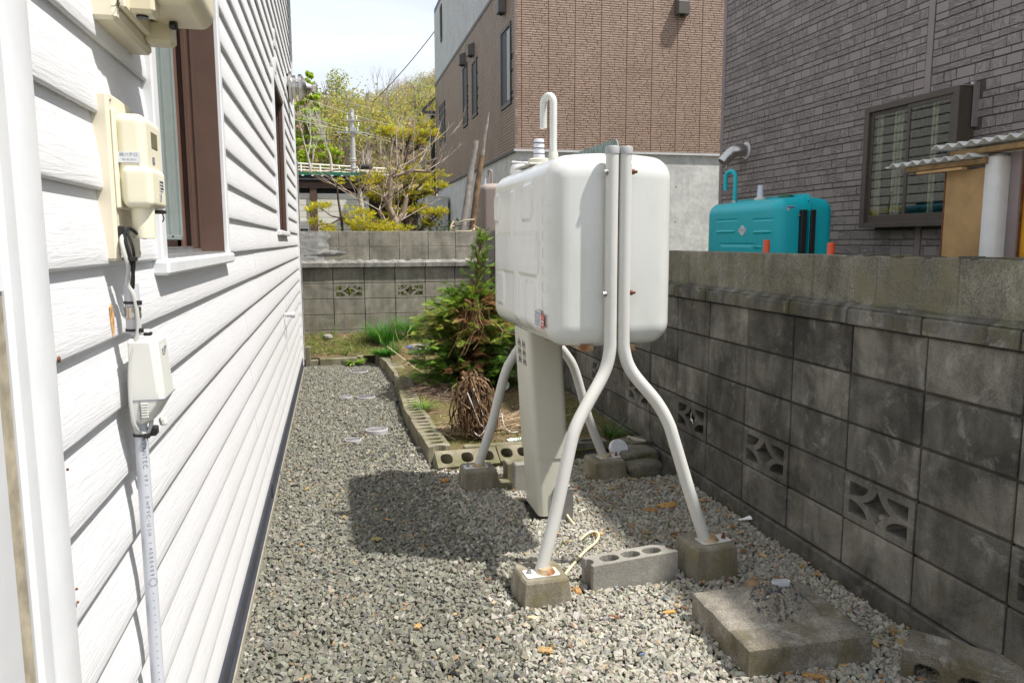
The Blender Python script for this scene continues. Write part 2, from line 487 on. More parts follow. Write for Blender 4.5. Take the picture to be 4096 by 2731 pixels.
        for li, lp in enumerate(loops):
            k = len(lp)
            area = sum(lp[i][0] * lp[(i + 1) % k][1] - lp[(i + 1) % k][0] * lp[i][1] for i in range(k))
            flip = (area < 0) ^ (li > 0) ^ (nz_ < 0)
            for i in range(k):
                q = (b + i, b + (i + 1) % k, b + (i + 1) % k + n, b + i + n)
                fs.append(q[::-1] if flip else q)
            b += k
        return s.add(A + B, fs)
    def build(s, name, mat, parent=None, smooth=False, bevel=0, sub=0, auto=None, kind=None):
        V = np.array(s.v, dtype=np.float64); c = (V.min(0) + V.max(0)) / 2
        me = bpy.data.meshes.new(name); me.from_pydata((V - c).tolist(), [], s.f)
        mats = mat if isinstance(mat, (list, tuple)) else [mat]
        for m in mats: me.materials.append(MATS[m])
        if len(mats) > 1: me.polygons.foreach_set('material_index', s.mi)
        if smooth:
            me.polygons.foreach_set('use_smooth', [True] * len(me.polygons))
            if auto is None: auto = 40
        me.update()
        if smooth and auto < 180:
            me.set_sharp_from_angle(angle=math.radians(auto))
        o = link_mesh(name, me, c, parent)
        if bevel:
            b = o.modifiers.new('bevel', 'BEVEL'); b.width = bevel; b.segments = 2; b.limit_method = 'ANGLE'; b.angle_limit = .6
            b.harden_normals = False
        if kind: o['kind'] = kind
        return o

def box(name, mat, b, parent=None, ch=0.0, **k):
    return MB().box(*b, ch=ch).build(name, mat, parent, **k)

def copy_of(o, world, parent=None, rot=None):
    c = o.copy(); COL.objects.link(c)
    if parent is not None: c.parent = parent; c.location = Vector(world) - WO[parent.name]
    else: c.parent = None; c.location = world
    if rot is not None: c.rotation_euler = rot
    WO[c.name] = Vector(world)
    return c

def copy_thing(o, world, label=None, rot=None):
    c = o.copy(); COL.objects.link(c); c.location = world; WO[c.name] = Vector(world)
    if rot is not None: c.rotation_euler = rot
    if label: c['label'] = label
    def rec(a, b):
        for ch in list(a.children):
            d = ch.copy(); COL.objects.link(d); d.parent = b; rec(ch, d)
    rec(o, c)
    return c

def text(parent, s, o, u, v, size, mat, name='lettering', align='CENTER', spacing=1.0):
    cu = bpy.data.curves.new(name, 'FONT'); cu.body = s; cu.size = size; cu.align_x = align; cu.align_y = 'CENTER'
    cu.space_character = spacing; cu.extrude = 0.0
    cu.materials.append(MATS[mat])
    tmp = bpy.data.objects.new(name, cu); COL.objects.link(tmp); bpy.context.view_layer.update()
    me = bpy.data.meshes.new_from_object(tmp.evaluated_get(bpy.context.evaluated_depsgraph_get()))
    bpy.data.objects.remove(tmp); me.name = name
    if not me.materials: me.materials.append(MATS[mat])
    ob = bpy.data.objects.new(name, me); COL.objects.link(ob)
    u = Vector(u).normalized(); v = Vector(v).normalized(); w = u.cross(v)
    p = Vector(o) - WO[parent.name]
    ob.parent = parent
    ob.matrix_basis = Matrix(((u.x, v.x, w.x, p.x), (u.y, v.y, w.y, p.y), (u.z, v.z, w.z, p.z), (0, 0, 0, 1)))
    WO[ob.name] = Vector(o)
    return ob

def rbox(name, mat, b, r, res=(10, 10, 10), parent=None, disp=None, top_crown=0.0):
    """box with fully rounded edges built from a fine grid; disp(face, p, n) -> offset"""
    x0, x1, y0, y1, z0, z1 = b
    lo = np.array((x0, y0, z0), float); hi = np.array((x1, y1, z1), float); c = (lo + hi) / 2; h = (hi - lo) / 2
    key = {}; vs = []; fs = []
    def vid(p):
        k = tuple(np.round(p, 6))
        if k not in key: key[k] = len(vs); vs.append(p)
        return key[k]
    for ax in range(3):
        a, bb = (ax + 1) % 3, (ax + 2) % 3
        for sgn in (-1, 1):
            na, nb = res[a], res[bb]
            # denser samples near the rounded rims
            def samp(nn, hh):
                t = np.linspace(-1, 1, nn + 1) * hh
                e = []
                for q in np.linspace(0, 1, 6): e += [hh - r + r * math.tan(q * PI / 4)]
                e = np.array(e); t = t[np.abs(t) < hh - r * 1.02]
                return np.unique(np.round(np.concatenate((t, e, -e)), 7))
            A = samp(na, h[a]); B = samp(nb, h[bb]); grid = {}
            for i, av in enumerate(A):
                for j, bv in enumerate(B):
                    p = np.zeros(3); p[ax] = sgn * h[ax]; p[a] = av; p[bb] = bv
                    inner = np.clip(p, -(h - r), h - r); d = p - inner; ln = np.linalg.norm(d)
                    q = inner + d / ln * r
                    grid[i, j] = vid(q)
            for i in range(len(A) - 1):
                for j in range(len(B) - 1):
                    f = (grid[i, j], grid[i + 1, j], grid[i + 1, j + 1], grid[i, j + 1])
                    fs.append(f if sgn > 0 else f[::-1])
    V = np.array(vs) + c
    if disp is not None:
        V = disp(V, c, h)
    mb = MB(); mb.v = [tuple(p) for p in V]; mb.f = fs; mb.mi = [0] * len(fs)
    return mb.build(name, mat, parent, smooth=True, auto=180)

class Big:
    """accumulates many transformed copies of small meshes with a colour each (foliage, gravel, litter)"""
    def __init__(s): s.V = []; s.F3 = []; s.C = []; s.n = 0
    def add(s, bv, bf, R, T, col, bcol=None):
        bv = np.asarray(bv, float); bf = np.asarray(bf, int); N = len(T)
        if N == 0: return
        V = np.einsum('nij,vj->nvi', R, bv) + T[:, None, :]
        s.V.append(V.reshape(-1, 3))
        F = bf[None] + (np.arange(N) * len(bv))[:, None, None] + s.n
        s.F3.append(F.reshape(-1, 3)); s.n += N * len(bv)
        C = np.repeat(np.asarray(col)[:, None, :], len(bv), 1)
        if bcol is not None: C = C * np.asarray(bcol)[None, :, :]
        s.C.append(C.reshape(-1, 3))
    def raw(s, V, F, C):
        s.V.append(np.asarray(V, float)); s.F3.append(np.asarray(F, int) + s.n); s.n += len(V); s.C.append(np.asarray(C, float))
    def segs(s, segs, n=4, col=(.2, .15, .1), jit=.15):
        """list of (p0, p1, r0, r1) as n-sided tapered sticks"""
        if not segs: return
        P0 = np.array([q[0] for q in segs], float); P1 = np.array([q[1] for q in segs], float)
        r0 = np.array([q[2] for q in segs]); r1 = np.array([q[3] for q in segs]); N = len(segs)
        t = P1 - P0; ln = np.linalg.norm(t, axis=1, keepdims=True); t = t / np.maximum(ln, 1e-9)
        ref = np.where(np.abs(t[:, 2:3]) < .9, np.array([[0, 0, 1.]]), np.array([[1., 0, 0]]))
        u = np.cross(t, ref); u /= np.linalg.norm(u, axis=1, keepdims=True); w = np.cross(t, u)
        V = []
        for P, r in ((P0, r0), (P1, r1)):
            for k in range(n):
                a = 2 * PI * k / n; V.append(P + (u * math.cos(a) + w * math.sin(a)) * r[:, None])
        V = np.stack(V, 1)
        F = []
        for k in range(n):
            k2 = (k + 1) % n; F += [(k, k2, n + k2), (k, n + k2, n + k)]
        F = np.array(F)[None] + (np.arange(N) * 2 * n)[:, None, None]
        c = np.array(col)[None, :] * (1 + jit * (rng.random((N, 1)) * 2 - 1))
        s.raw(V.reshape(-1, 3), F.reshape(-1, 3), np.repeat(c, 2 * n, 0))
    def build(s, name, mat, parent=None, kind=None, smooth=False):
        V = np.concatenate(s.V); F = np.concatenate(s.F3); C = np.clip(np.concatenate(s.C), 0, 1)
        c = (V.min(0) + V.max(0)) / 2; V = V - c
        me = bpy.data.meshes.new(name)
        me.vertices.add(len(V)); me.vertices.foreach_set('co', V.astype(np.float32).ravel())
        me.loops.add(len(F) * 3); me.loops.foreach_set('vertex_index', F.astype(np.int32).ravel())
        me.polygons.add(len(F)); me.polygons.foreach_set('loop_start', np.arange(0, len(F) * 3, 3, dtype=np.int32))
        me.polygons.foreach_set('loop_total', np.full(len(F), 3, dtype=np.int32))
        me.update(calc_edges=True)
        me.polygons.foreach_set('use_smooth', np.full(len(F), bool(smooth)))
        at = me.color_attributes.new('Col', 'FLOAT_COLOR', 'POINT')
        at.data.foreach_set('color', np.concatenate((C, np.ones((len(C), 1))), 1).astype(np.float32).ravel())
        me.materials.append(MATS[mat])
        o = link_mesh(name, me, Vector(c), parent)
        if kind: o['kind'] = kind
        return o

def rotz_tilt(n, tilt=PI, scale=(1, 1), aniso=None):
    """n random rotations (about z, then tilted) times random scales -> (n,3,3)"""
    a = rng.random(n) * 2 * PI; b = (rng.random(n) * 2 - 1) * tilt; c = (rng.random(n) * 2 - 1) * tilt
    def rx(t): z = np.zeros_like(t); o = z + 1; return np.stack([o, z, z, z, np.cos(t), -np.sin(t), z, np.sin(t), np.cos(t)], 1).reshape(-1, 3, 3)
    def ry(t): z = np.zeros_like(t); o = z + 1; return np.stack([np.cos(t), z, np.sin(t), z, o, z, -np.sin(t), z, np.cos(t)], 1).reshape(-1, 3, 3)
    def rz(t): z = np.zeros_like(t); o = z + 1; return np.stack([np.cos(t), -np.sin(t), z, np.sin(t), np.cos(t), z, z, z, o], 1).reshape(-1, 3, 3)
    R = rx(b) @ ry(c) @ rz(a)
    sc = scale[0] + rng.random(n) * (scale[1] - scale[0])
    if aniso is not None:
        S = (1 + (rng.random((n, 3)) * 2 - 1) * np.array(aniso)) * sc[:, None]
        return R * S[:, None, :]
    return R * sc[:, None, None]
def frames(D, roll=None, scale=1.0, Up=None):
    """rotation matrices whose local x axis points along D"""
    D = np.asarray(D, float); D = D / np.linalg.norm(D, axis=1, keepdims=True)
    ref = np.where(np.abs(D[:, 2:3]) < .95, np.array([[0, 0, 1.]]), np.array([[1., 0, 0]]))
    Yv = np.cross(ref, D); Yv /= np.linalg.norm(Yv, axis=1, keepdims=True); Z = np.cross(D, Yv)
    if roll is not None:
        c, s_ = np.cos(roll)[:, None], np.sin(roll)[:, None]; Yv, Z = Yv * c + Z * s_, -Yv * s_ + Z * c
    R = np.stack([D, Yv, Z], 2)
    return R * (np.asarray(scale)[:, None, None] if np.ndim(scale) else scale)
def cjit(base, n, j=.15, hue=.06):
    return np.asarray(base)[None, :] * (1 + j * (rng.random((n, 1)) * 2 - 1)) * (1 + hue * (rng.random((n, 3)) * 2 - 1))
def pick(cols, w, n, j=.15):
    i = rng.choice(len(cols), n, p=np.array(w) / sum(w))
    return np.array(cols)[i] * (1 + j * (rng.random((n, 1)) * 2 - 1)) * (1 + .05 * (rng.random((n, 3)) * 2 - 1))

def stone_base(seed, flat=.7):
    t = (1 + 5 ** .5) / 2
    v = np.array([(-1, t, 0), (1, t, 0), (-1, -t, 0), (1, -t, 0), (0, -1, t), (0, 1, t), (0, -1, -t), (0, 1, -t), (t, 0, -1), (t, 0, 1), (-t, 0, -1), (-t, 0, 1)], float)
    v /= np.linalg.norm(v[0])
    r = np.random.default_rng(seed); v = v * (1 + .55 * (r.random((12, 1)) - .5)) + .42 * (r.random((12, 3)) - .5)
    v *= np.array((1.18, .86, flat))
    f = np.array([(0, 11, 5), (0, 5, 1), (0, 1, 7), (0, 7, 10), (0, 10, 11), (1, 5, 9), (5, 11, 4), (11, 10, 2), (10, 7, 6), (7, 1, 8), (3, 9, 4), (3, 4, 2), (3, 2, 6), (3, 6, 8), (3, 8, 9), (4, 9, 5), (2, 4, 11), (6, 2, 10), (8, 6, 7), (9, 8, 1)])
    return v, f
def shard_base(seed, flat=.7):
    v = np.array([(x, y, z) for z in (-1, 1) for y in (-1, 1) for x in (-1, 1)], float) * .72
    r = np.random.default_rng(seed + 100); v = v * (1 + .5 * (r.random((8, 1)) - .5)) + .62 * (r.random((8, 3)) - .5)
    v *= np.array((1.25, .9, flat))
    return v, np.array([(0, 2, 3), (0, 3, 1), (4, 5, 7), (4, 7, 6), (0, 1, 5), (0, 5, 4), (2, 6, 7), (2, 7, 3), (0, 4, 6), (0, 6, 2), (1, 3, 7), (1, 7, 5)])
def blade(segn=3, w=.06, droop=.5):
    """thin grass blade along +x of unit length, drooping"""
    vs = []; fs = []
    for i in range(segn + 1):
        t = i / segn; ww = w * (1 - t ** 1.5) + .002; z = -droop * t * t * .5
        vs += [(t, -ww / 2, z), (t, ww / 2, z)]
    for i in range(segn): a = 2 * i; fs += [(a, a + 2, a + 3), (a, a + 3, a + 1)]
    return np.array(vs), np.array(fs)
LEAF = (np.array([(0, 0, 0), (.35, .28, .05), (1, 0, -.05), (.35, -.28, .05)]), np.array([(0, 2, 1), (0, 3, 2)]))
def frond(k=7):
    """flat feathery spray along +x: stem with paired leaflets"""
    vs = [(0, -.02, 0), (0, .02, 0), (1, 0, -.08)]; fs = [(0, 2, 1)]
    for i in range(k):
        t = .12 + .8 * i / k; l = .42 * (1 - t) + .12; z = -.08 * t * t
        for sgn in (-1, 1):
            b = len(vs); vs += [(t - .03, 0, z), (t + .07, 0, z), (t + l * .75, sgn * l * .8, z - .03 * random.random())]
            fs.append((b, b + 1, b + 2) if sgn > 0 else (b, b + 2, b + 1))
    return np.array(vs), np.array(fs)
def needles(k=9):
    vs = []; fs = []
    for i in range(k):
        t = i / k; a = (i * 2.4); l = .45
        dx, dy, dz = .55 * l, l * math.cos(a) * .6, l * math.sin(a) * .6
        b = len(vs); vs += [(t, -.07, -.03), (t + .10, .07, .03), (t + dx, dy, dz)]; fs.append((b, b + 1, b + 2))
    b = len(vs); vs += [(0, -.012, 0), (0, .012, 0), (1, 0, 0)]; fs.append((b, b + 1, b + 2))
    return np.array(vs), np.array(fs)

def grow(base, d, length, rad, depth, spread=.6, seglen=None, up_=.05, jit=.25, ratio=.68, kids=(2, 3), out=None, tips=None, rg=random):
    """recursive branching skeleton -> list of segments, list of tips"""
    if out is None: out = []; tips = []
    p = Vector(base); d = Vector(d).normalized(); n = 4; r = rad
    for i in range(n):
        q = p + d * (length / n); r1 = rad * (1 - .45 * (i + 1) / n)
        out.append((tuple(p), tuple(q), r, r1)); p = q; r = r1
        d = (d + Vector((rg.uniform(-jit, jit), rg.uniform(-jit, jit), rg.uniform(-jit, jit) + up_))).normalized()
        if depth > 0 and i >= 1 and rg.random() < .5:
            dd = (d + Vector((rg.uniform(-1, 1), rg.uniform(-1, 1), rg.uniform(-.4, .8))) * spread).normalized()
            grow(p, dd, length * ratio * .8, r * .6, depth - 1, spread, None, up_, jit, ratio, kids, out, tips, rg)
    if depth > 0:
        for _ in range(rg.randint(*kids)):
            dd = (d + Vector((rg.uniform(-1, 1), rg.uniform(-1, 1), rg.uniform(-.5, .7))) * spread).normalized()
            grow(p, dd, length * ratio, r * .8, depth - 1, spread, None, up_, jit, ratio, kids, out, tips, rg)
    else: tips.append((tuple(p), tuple(d)))
    return out, tips
# ================================================================== GROUND
def gh(x, y):
    """height of the garden soil"""
    if y < 4.7: return 0.0
    h = .045 + .022 * (y - 4.8) if y < 8.8 else .133 + .13 * (y - 8.8)
    if x < .62 and y > 9.0: h = min(h, .09 + (y - 9.0) * .17)
    return h + .016 * mnoise.noise(Vector((x * 2.2, y * 2.2, 0))) + .008 * mnoise.noise(Vector((x * 8, y * 8, 3)))

g = MB(); g.add([(-600, -600, -.04), (600, -600, -.04), (600, 600, -.04), (-600, 600, -.04)], [(0, 1, 2, 3)])
tag(g.build('ground', 'lot_ground_mat'), kind='structure')
g = MB(); g.add([(-.45, -1.5, -.012), (2.06, -1.5, -.012), (2.06, 9.2, -.012), (-.45, 9.2, -.012)], [(0, 1, 2, 3)])
tag(g.build('gravel_bed', 'gravel_bed_mat'), kind='structure')

def height_sheet(name, mat, x0, x1, y0, y1, step, fn):
    nx = int((x1 - x0) / step) + 1; ny = int((y1 - y0) / step) + 1; vs = []; fs = []
    for j in range(ny):
        for i in range(nx):
            x = x0 + (x1 - x0) * i / (nx - 1); y = y0 + (y1 - y0) * j / (ny - 1); vs.append((x, y, fn(x, y)))
    for j in range(ny - 1):
        for i in range(nx - 1): a = j * nx + i; fs.append((a, a + 1, a + nx + 1, a + nx))
    m = MB(); m.v = vs; m.f = fs; m.mi = [0] * len(fs)
    return tag(m.build(name, mat, smooth=True, auto=180), kind='structure')
height_sheet('garden_soil', 'soil_mat', .60, 2.015, 4.72, 9.98, .05, gh)
height_sheet('rear_soil', 'soil_mat', -.75, .60, 9.03, 9.98, .05, gh)

# gravel: individual crushed stones, one mass
GR = Big()
def inside_gravel(x, y):
    if x < -.36 or x > 2.0: return False
    if y > 4.62: return x < .56 - (.05 if 5.3 < y < 6.6 else 0)
    return True
# things the stones lie around: x0,x1,y0,y1
COV = [(.275, 5.66, .083), (.098, 5.46, .060), (.253, 6.98, .082), (.071, 7.02, .060), (.240, 8.42, .095)]
AV = [(.655, .885, 2.715, 2.93), (1.40, 1.64, 2.79, 3.0), (.675, .895, 4.15, 4.37), (1.45, 1.68, 4.16, 4.40), (.965, 1.375, 2.80, 2.95),
      (1.27, 1.72, 2.09, 2.50), (.95, 1.13, 3.62, 3.92), (1.70, 2.0, 4.18, 4.75), (.60, 1.2, 4.6, 4.8), (1.3, 1.98, 4.62, 4.8)]
X, Y = np.meshgrid(np.arange(-.36, 2.0, .0142), np.arange(1.5, 4.66, .0142)); Xb, Yb = np.meshgrid(np.arange(-.36, .56, .0165), np.arange(4.66, 9.0, .0165)); X = np.concatenate((X.ravel(), Xb.ravel())); Y = np.concatenate((Y.ravel(), Yb.ravel()))
X = X + (rng.random(X.size) - .5) * .017; Y = Y + (rng.random(Y.size) - .5) * .017
keep = (X > -.36) & (X < 2.0) & ((Y < 4.62) | (X < np.where((Y > 5.2) & (Y < 6.8), .50, .545)))
keep &= (Y > 1.5)
for a, b, r in COV: keep &= np.hypot(X - a, Y - b) > r - .006
for a, b, c, d in AV: keep &= ~((X > a) & (X < b) & (Y > c) & (Y < d))
X, Y = X[keep], Y[keep]; N = len(X)
tone = X + .22 * (Y - 2.6) * -.35 + .16 * np.sin(Y * 1.7) + .12 * rng.standard_normal(N)
light = tone > .52
Z = rng.random(N) * .008 - .003 + np.where(light, .002, 0)
# stones heap up along the base of the things standing in them
for a, b, c, d in AV[:7]:
    dx = np.maximum(np.maximum(a - X, X - b), 0); dy = np.maximum(np.maximum(c - Y, Y - d), 0)
    Z = Z + .012 * np.clip(1 - np.hypot(dx, dy) / .05, 0, 1)
colsA = [(.182, .178, .144), (.155, .152, .124), (.212, .207, .170), (.128, .128, .120), (.30, .29, .25), (.28, .20, .12)]
colsB = [(.330, .315, .268), (.285, .272, .230), (.375, .360, .310), (.235, .225, .19), (.34, .285, .21), (.22, .222, .222)]
CA = pick(colsA, (42, 26, 18, 8, 4, 1), N, .12); CB = pick(colsB, (40, 26, 18, 8, 4, 4), N, .12)
Cc = np.where(light[:, None], CB, CA)
size = .0066 + .0046 * rng.random(N) + .0055 * (rng.random(N) ** 7)
var = rng.integers(0, 9, N)
for k in range(9):
    bv, bf = shard_base(k, .66) if k < 7 else stone_base(k, .66); m = var == k; n = int(m.sum())
    R = rotz_tilt(n, .8, (1, 1), (.34, .34, .28)) * size[m][:, None, None]
    GR.add(bv, bf, R, np.stack([X[m], Y[m], Z[m]], 1), Cc[m])
# an upper scatter of loose stones
n = 9000
X2 = rng.random(n) * 2.3 - .33; Y2 = 1.6 + rng.random(n) ** 1.3 * 7; k2 = ((Y2 < 4.6) | (X2 < .5))
for a, b, c, d in AV: k2 &= ~((X2 > a - .01) & (X2 < b + .01) & (Y2 > c - .01) & (Y2 < d + .01))
X2, Y2 = X2[k2], Y2[k2]; n = len(X2); li = (X2 + .1 * rng.standard_normal(n)) > .62
bv, bf = shard_base(11, .75)
GR.add(bv, bf, rotz_tilt(n, 1.2, (.0060, .0125), (.3, .3, .25)), np.stack([X2, Y2, .007 + .006 * rng.random(n)], 1),
       np.where(li[:, None], pick(colsB, (40, 24, 22, 8, 4, 3), n), pick(colsA, (40, 24, 22, 9, 6, 1), n)))
tag(GR.build('gravel', 'gravel_mat'), kind='stuff')

# ================================================================== LEFT HOUSE
WX = -.37
house = thing('white_house', 'white house clad in lapped wood-grain siding along the gravel path', 'house', (-.6, 5, 0))
PITCHZ = .125; Z0 = .132
def board_profile(zb, zt):
    d = lambda q: WX - .019 + q
    pts = [(d(.004), zb + .003), (d(.0150), zb - .002), (d(.0180), zb), (d(.0188), zb + .004), (d(.0185), zb + .022), (d(.0165), zb + .05), (d(.0125), zb + .080), (d(.0085), zb + .108), (d(.007), zt + .004)]
    return [(x, min(z, zt + .004)) for x, z in pts]
WIN1 = (1.80, 2.935, 1.352, 2.50); WIN2 = (5.66, 6.84, 1.47, 2.60)
Y0, Y1 = 1.134, 8.745
joints = {}
rj = random.Random(3)
row = 0; zb = Z0
while zb < 4.55:
    zt = zb + PITCHZ
    cuts = [Y0, Y1]; jy = rj.uniform(3.4, 4.6) if row % 2 else rj.uniform(5.0, 7.4)
    segs = [(Y0, jy), (jy + .0015, Y1)]
    for w in (WIN1, WIN2):
        ns = []
        for a, b in segs:
            if zt > w[2] + .04 and zb < w[3] - .02 and a < w[1] and b > w[0]:
                if w[0] > a: ns.append((a, w[0]))
                if w[1] < b: ns.append((w[1], b))
            else: ns.append((a, b))
        segs = ns
    for si, (a, b) in enumerate(segs):
        if b - a < .02: continue
        pr = board_profile(zb + rj.uniform(-.0006, .0006), zt); m = MB()
        off = .0012 if si % 2 else 0
        A = [(x + off, a, z) for x, z in pr]; B = [(x + off, b, z) for x, z in pr]; k = len(pr)
        fs = [(i, k + i, k + i + 1, i + 1) for i in range(k - 1)]
        m.add(A + B, fs + [tuple(range(k)), tuple(range(k, 2 * k))[::-1]])
        o = m.build('siding_board', 'white_siding_mat', house, smooth=True, auto=50)
    zb = zt; row += 1
# sheathing behind the boards, left open at the windows
m = MB(); bx0, bx1 = WX - .16, WX - .0195
def wallrect(y0, y1, z0, z1): m.box(bx0, bx1, y0, y1, z0, z1)
wallrect(-1.5, WIN1[0] + .01, .0, 4.55); wallrect(WIN1[0] + .01, WIN1[1] - .01, 0, WIN1[2]); wallrect(WIN1[0] + .01, WIN1[1] - .01, WIN1[3], 4.55)
wallrect(WIN1[1] - .01, WIN2[0] + .01, 0, 4.55); wallrect(WIN2[0] + .01, WIN2[1] - .01, 0, WIN2[2]); wallrect(WIN2[0] + .01, WIN2[1] - .01, WIN2[3], 4.55)
wallrect(WIN2[1] - .01, 8.75, 0, 4.55)
m.build('wall', 'white_paint_mat', house)
box('inner_wall', 'interior_mat', (WX - 5, WX - .9, -1.5, 8.75, 0, 4.5), house)
box('rear_wall', 'white_paint_mat', (WX - 5, WX - .17, 8.70, 8.75, 0, 4.5), house)
# near corner trim: ribbed profile seen full height
m = MB(); prof = [(-.03, .996), (-.002, .996), (.004, 1.001), (.004, 1.030), (.002, 1.038), (-.008, 1.042), (-.008, 1.049), (-.001, 1.053), (.003, 1.062), (.0045, 1.09), (.004, 1.126), (.000, 1.136), (-.03, 1.136)]
A = [(WX + x, y, -.0) for x, y in prof]; B = [(WX + x, y, 4.5) for x, y in prof]; k = len(prof)
m.add(A + B, [(i, (i + 1) % k, k + (i + 1) % k, k + i) for i in range(k)])
m.build('corner_trim', 'white_trim_mat', house, smooth=True, auto=35)
post = thing('wood_post', 'weathered cracked wooden post between the white trims at the house corner', 'post', (WX, .973, 0))
box('shaft', 'wood_post_mat', (WX - .03, WX - .003, .958, .993, 0, 1.36), post, ch=.002)
m = MB(); prof = [(-.03, .70), (.000, .70), (.002, .72), (.002, .948), (-.002, .955), (-.03, .957)]
A = [(WX + x, y, 0) for x, y in prof]; B = [(WX + x, y, 4.5) for x, y in prof]; k = len(prof)
m.add(A + B, [(i, (i + 1) % k, k + (i + 1) % k, k + i) for i in range(k)])
m.build('door_trim', 'white_trim_mat', house, smooth=True, auto=35)
box('post_cover', 'white_trim_mat', (WX - .03, WX - .001, .959, .994, 1.365, 4.5), house)
# far corner trim and downspout-like grey strip
box('far_corner_trim', 'white_trim_mat', (WX - .03, WX + .016, 8.745, 8.80, .05, 4.5), house, ch=.003)
gp = thing('grey_timber', 'weathered grey timber batten standing at the far corner of the white house', 'batten', (WX, 8.87, 0))
box('shaft', 'log_grey_mat', (WX - .02, WX + .028, 8.84, 8.885, .10, 2.30), gp, ch=.004)
# base flashing and foundation
m = MB(); m.box(WX - .04, WX + .006, Y0 - .9, 8.75, .035, .131); m.box(WX - .04, WX + .016, Y0 - .9, 8.75, .040, .050); m.box(WX - .04, WX + .009, Y0 - .9, 8.75, .118, .126)
m.box(WX - .02, WX + .012, 4.18, 4.22, .037, .13)
m.build('base_flashing', 'flashing_mat', house)
box('foundation', 'base_board_mat', (WX - .1, WX + .020, .2, 8.75, -.06, .036), house)
# eave end beyond the far corner
m = MB(); m.box(WX - 5, WX + .55, 8.2, 9.5, 4.42, 4.56); m.build('eave', 'dark_eave_mat', house)
m = MB(); m.box(WX - 5, WX + .05, -1.5, 8.2, 4.56, 4.7); m.build('roof', 'dark_eave_mat', house)

def window(name, label_root, w, depth, sash='brown_sash_mat', jamb='brown_frame_mat', fr=.048, curtain=True):
    y0, y1, z0, z1 = w
    t = MB()
    x0, x1 = WX - .02, WX + .012
    t.box(x0, x1, y0, y0 + fr, z0, z1, ch=.004); t.box(x0, x1, y1 - fr, y1, z0, z1, ch=.004); t.box(x0, x1, y0 + fr, y1 - fr, z1 - fr, z1, ch=.004)
    f = t.build(name, 'white_trim_mat', label_root)
    s = MB(); s.box(x0, x1 + .012, y0 - .006, y1 + .006, z0 - .004, z0 + .030, ch=.006)
    s.build('sill', 'white_trim_mat', f)
    a, b, c, d = y0 + fr, y1 - fr, z0 + .030, z1 - fr
    j = MB(); xi = WX - depth
    j.box(xi, WX - .002, b - .012, b + .004, c, d); j.box(xi, WX - .002, a - .004, a + .012, c, d); j.box(xi, WX - .002, a, b, d - .012, d)
    j.box(xi + .03, xi + .042, b - .035, b - .012, c, d); j.box(xi + .055, xi + .060, b - .016, b - .012, c, d)
    j.build('jamb', jamb, f)
    k = MB(); k.box(xi, WX + .002, a, b, c - .004, c + .006); k.box(xi + .028, xi + .036, a, b, c, c + .024); k.box(xi + .052, xi + .058, a, b, c, c + .016)
    k.build('sill_track', 'dull_steel_mat' if name == 'window' and curtain else 'dark_frame_mat', f)
    return f, (xi, a, b, c, d)
f1, (xi, a, b, c, d) = window('window', house, WIN1, .135)
# sliding sash with a grey-green screen, brown rubber edge, glass behind
m = MB(); m.box(xi - .03, xi + .004, a, b, c + .02, c + .07); m.box(xi - .03, xi + .012, b - .075, b - .01, c + .02, d); m.box(xi - .03, xi + .004, b - .14, b - .07, c + .02, d); m.box(xi - .03, xi + .004, a, a + .05, c + .02, d)
m.build('sash', 'brown_sash_mat', f1, bevel=.003)
box('insect_screen', 'screen_mat', (xi + .006, xi + .010, a, b - .12, c + .055, d), f1)
m = MB(); m.box(xi + .004, xi + .018, b - .30, b - .27, c + .05, d); m.box(xi + .004, xi + .018, b - .135, b - .11, c + .05, d); m.box(xi + .004, xi + .018, a, b - .12, c + .045, c + .06)
m.build('screen_frame', 'screen_mat', f1, bevel=.002)
box('glass', 'window_glass_mat', (xi - .016, xi - .012, a, b, c, d), f1)
f2, (xi, a, b, c, d) = window('window', house, WIN2, .085, fr=.05, curtain=False)
m = MB(); m.box(xi - .02, xi + .012, a, b, c, c + .06); m.box(xi - .02, xi + .012, a + .48, a + .56, c, d); m.box(xi - .02, xi + .012, b - .06, b, c, d)
m.build('sash', 'dark_frame_mat', f2, bevel=.003)
box('glass', 'window_glass_mat', (xi - .004, xi, a, b, c, d), f2)

# dabs of sealant on the siding over the far window
for yy, zz, s_ in ((6.10, 2.90, .10), (6.06, 2.70, .09), (7.40, 2.83, .13)):
    m = MB(); m.box(WX - .02, WX + .010, yy - s_ * .6, yy + s_ * .6, zz - s_ * .75, zz + s_ * .6, ch=.006)
    o = m.build('sealant_patch', 'sealant_mat', None, sub=0)
    md = o.modifiers.new('r', 'SUBSURF'); md.levels = 1; md.render_levels = 1
    tag(o, {2.90: 'white sealant dab highest up on the siding above the narrow window', 2.70: 'white sealant dab just over the corner of the narrow window', 2.83: 'long pale sealant dab on the siding above the silver flue'}[zz], 'sealant patch')
# flue
fl = thing('wall_flue', 'silver double-disc flue terminal poking out of the far white siding', 'flue', (WX, 7.95, 2.90))
m = MB(); m.lathe([(.13, 0), (.145, .01), (.145, .035), (.11, .04), (.11, .07)], (WX, 7.95, 2.90), (1, 0, 0), 28); m.build('wall_plate', 'steel_mat', fl, smooth=True)
m = MB(); m.lathe([(.12, .095), (.125, .10), (.125, .125), (.06, .17), (.058, .175)], (WX, 7.95, 2.90), (1, 0, 0), 28); m.build('outer_disc', 'steel_mat', fl, smooth=True)
m = MB(); m.lathe([(.052, .05), (.050, .18), (.040, .20), (.038, .235), (.050, .268), (.056, .272), (.048, .270), (.02, .24)], (WX, 7.95, 2.90), (1, 0, 0), 24); m.build('nozzle', 'steel_mat', fl, smooth=True)
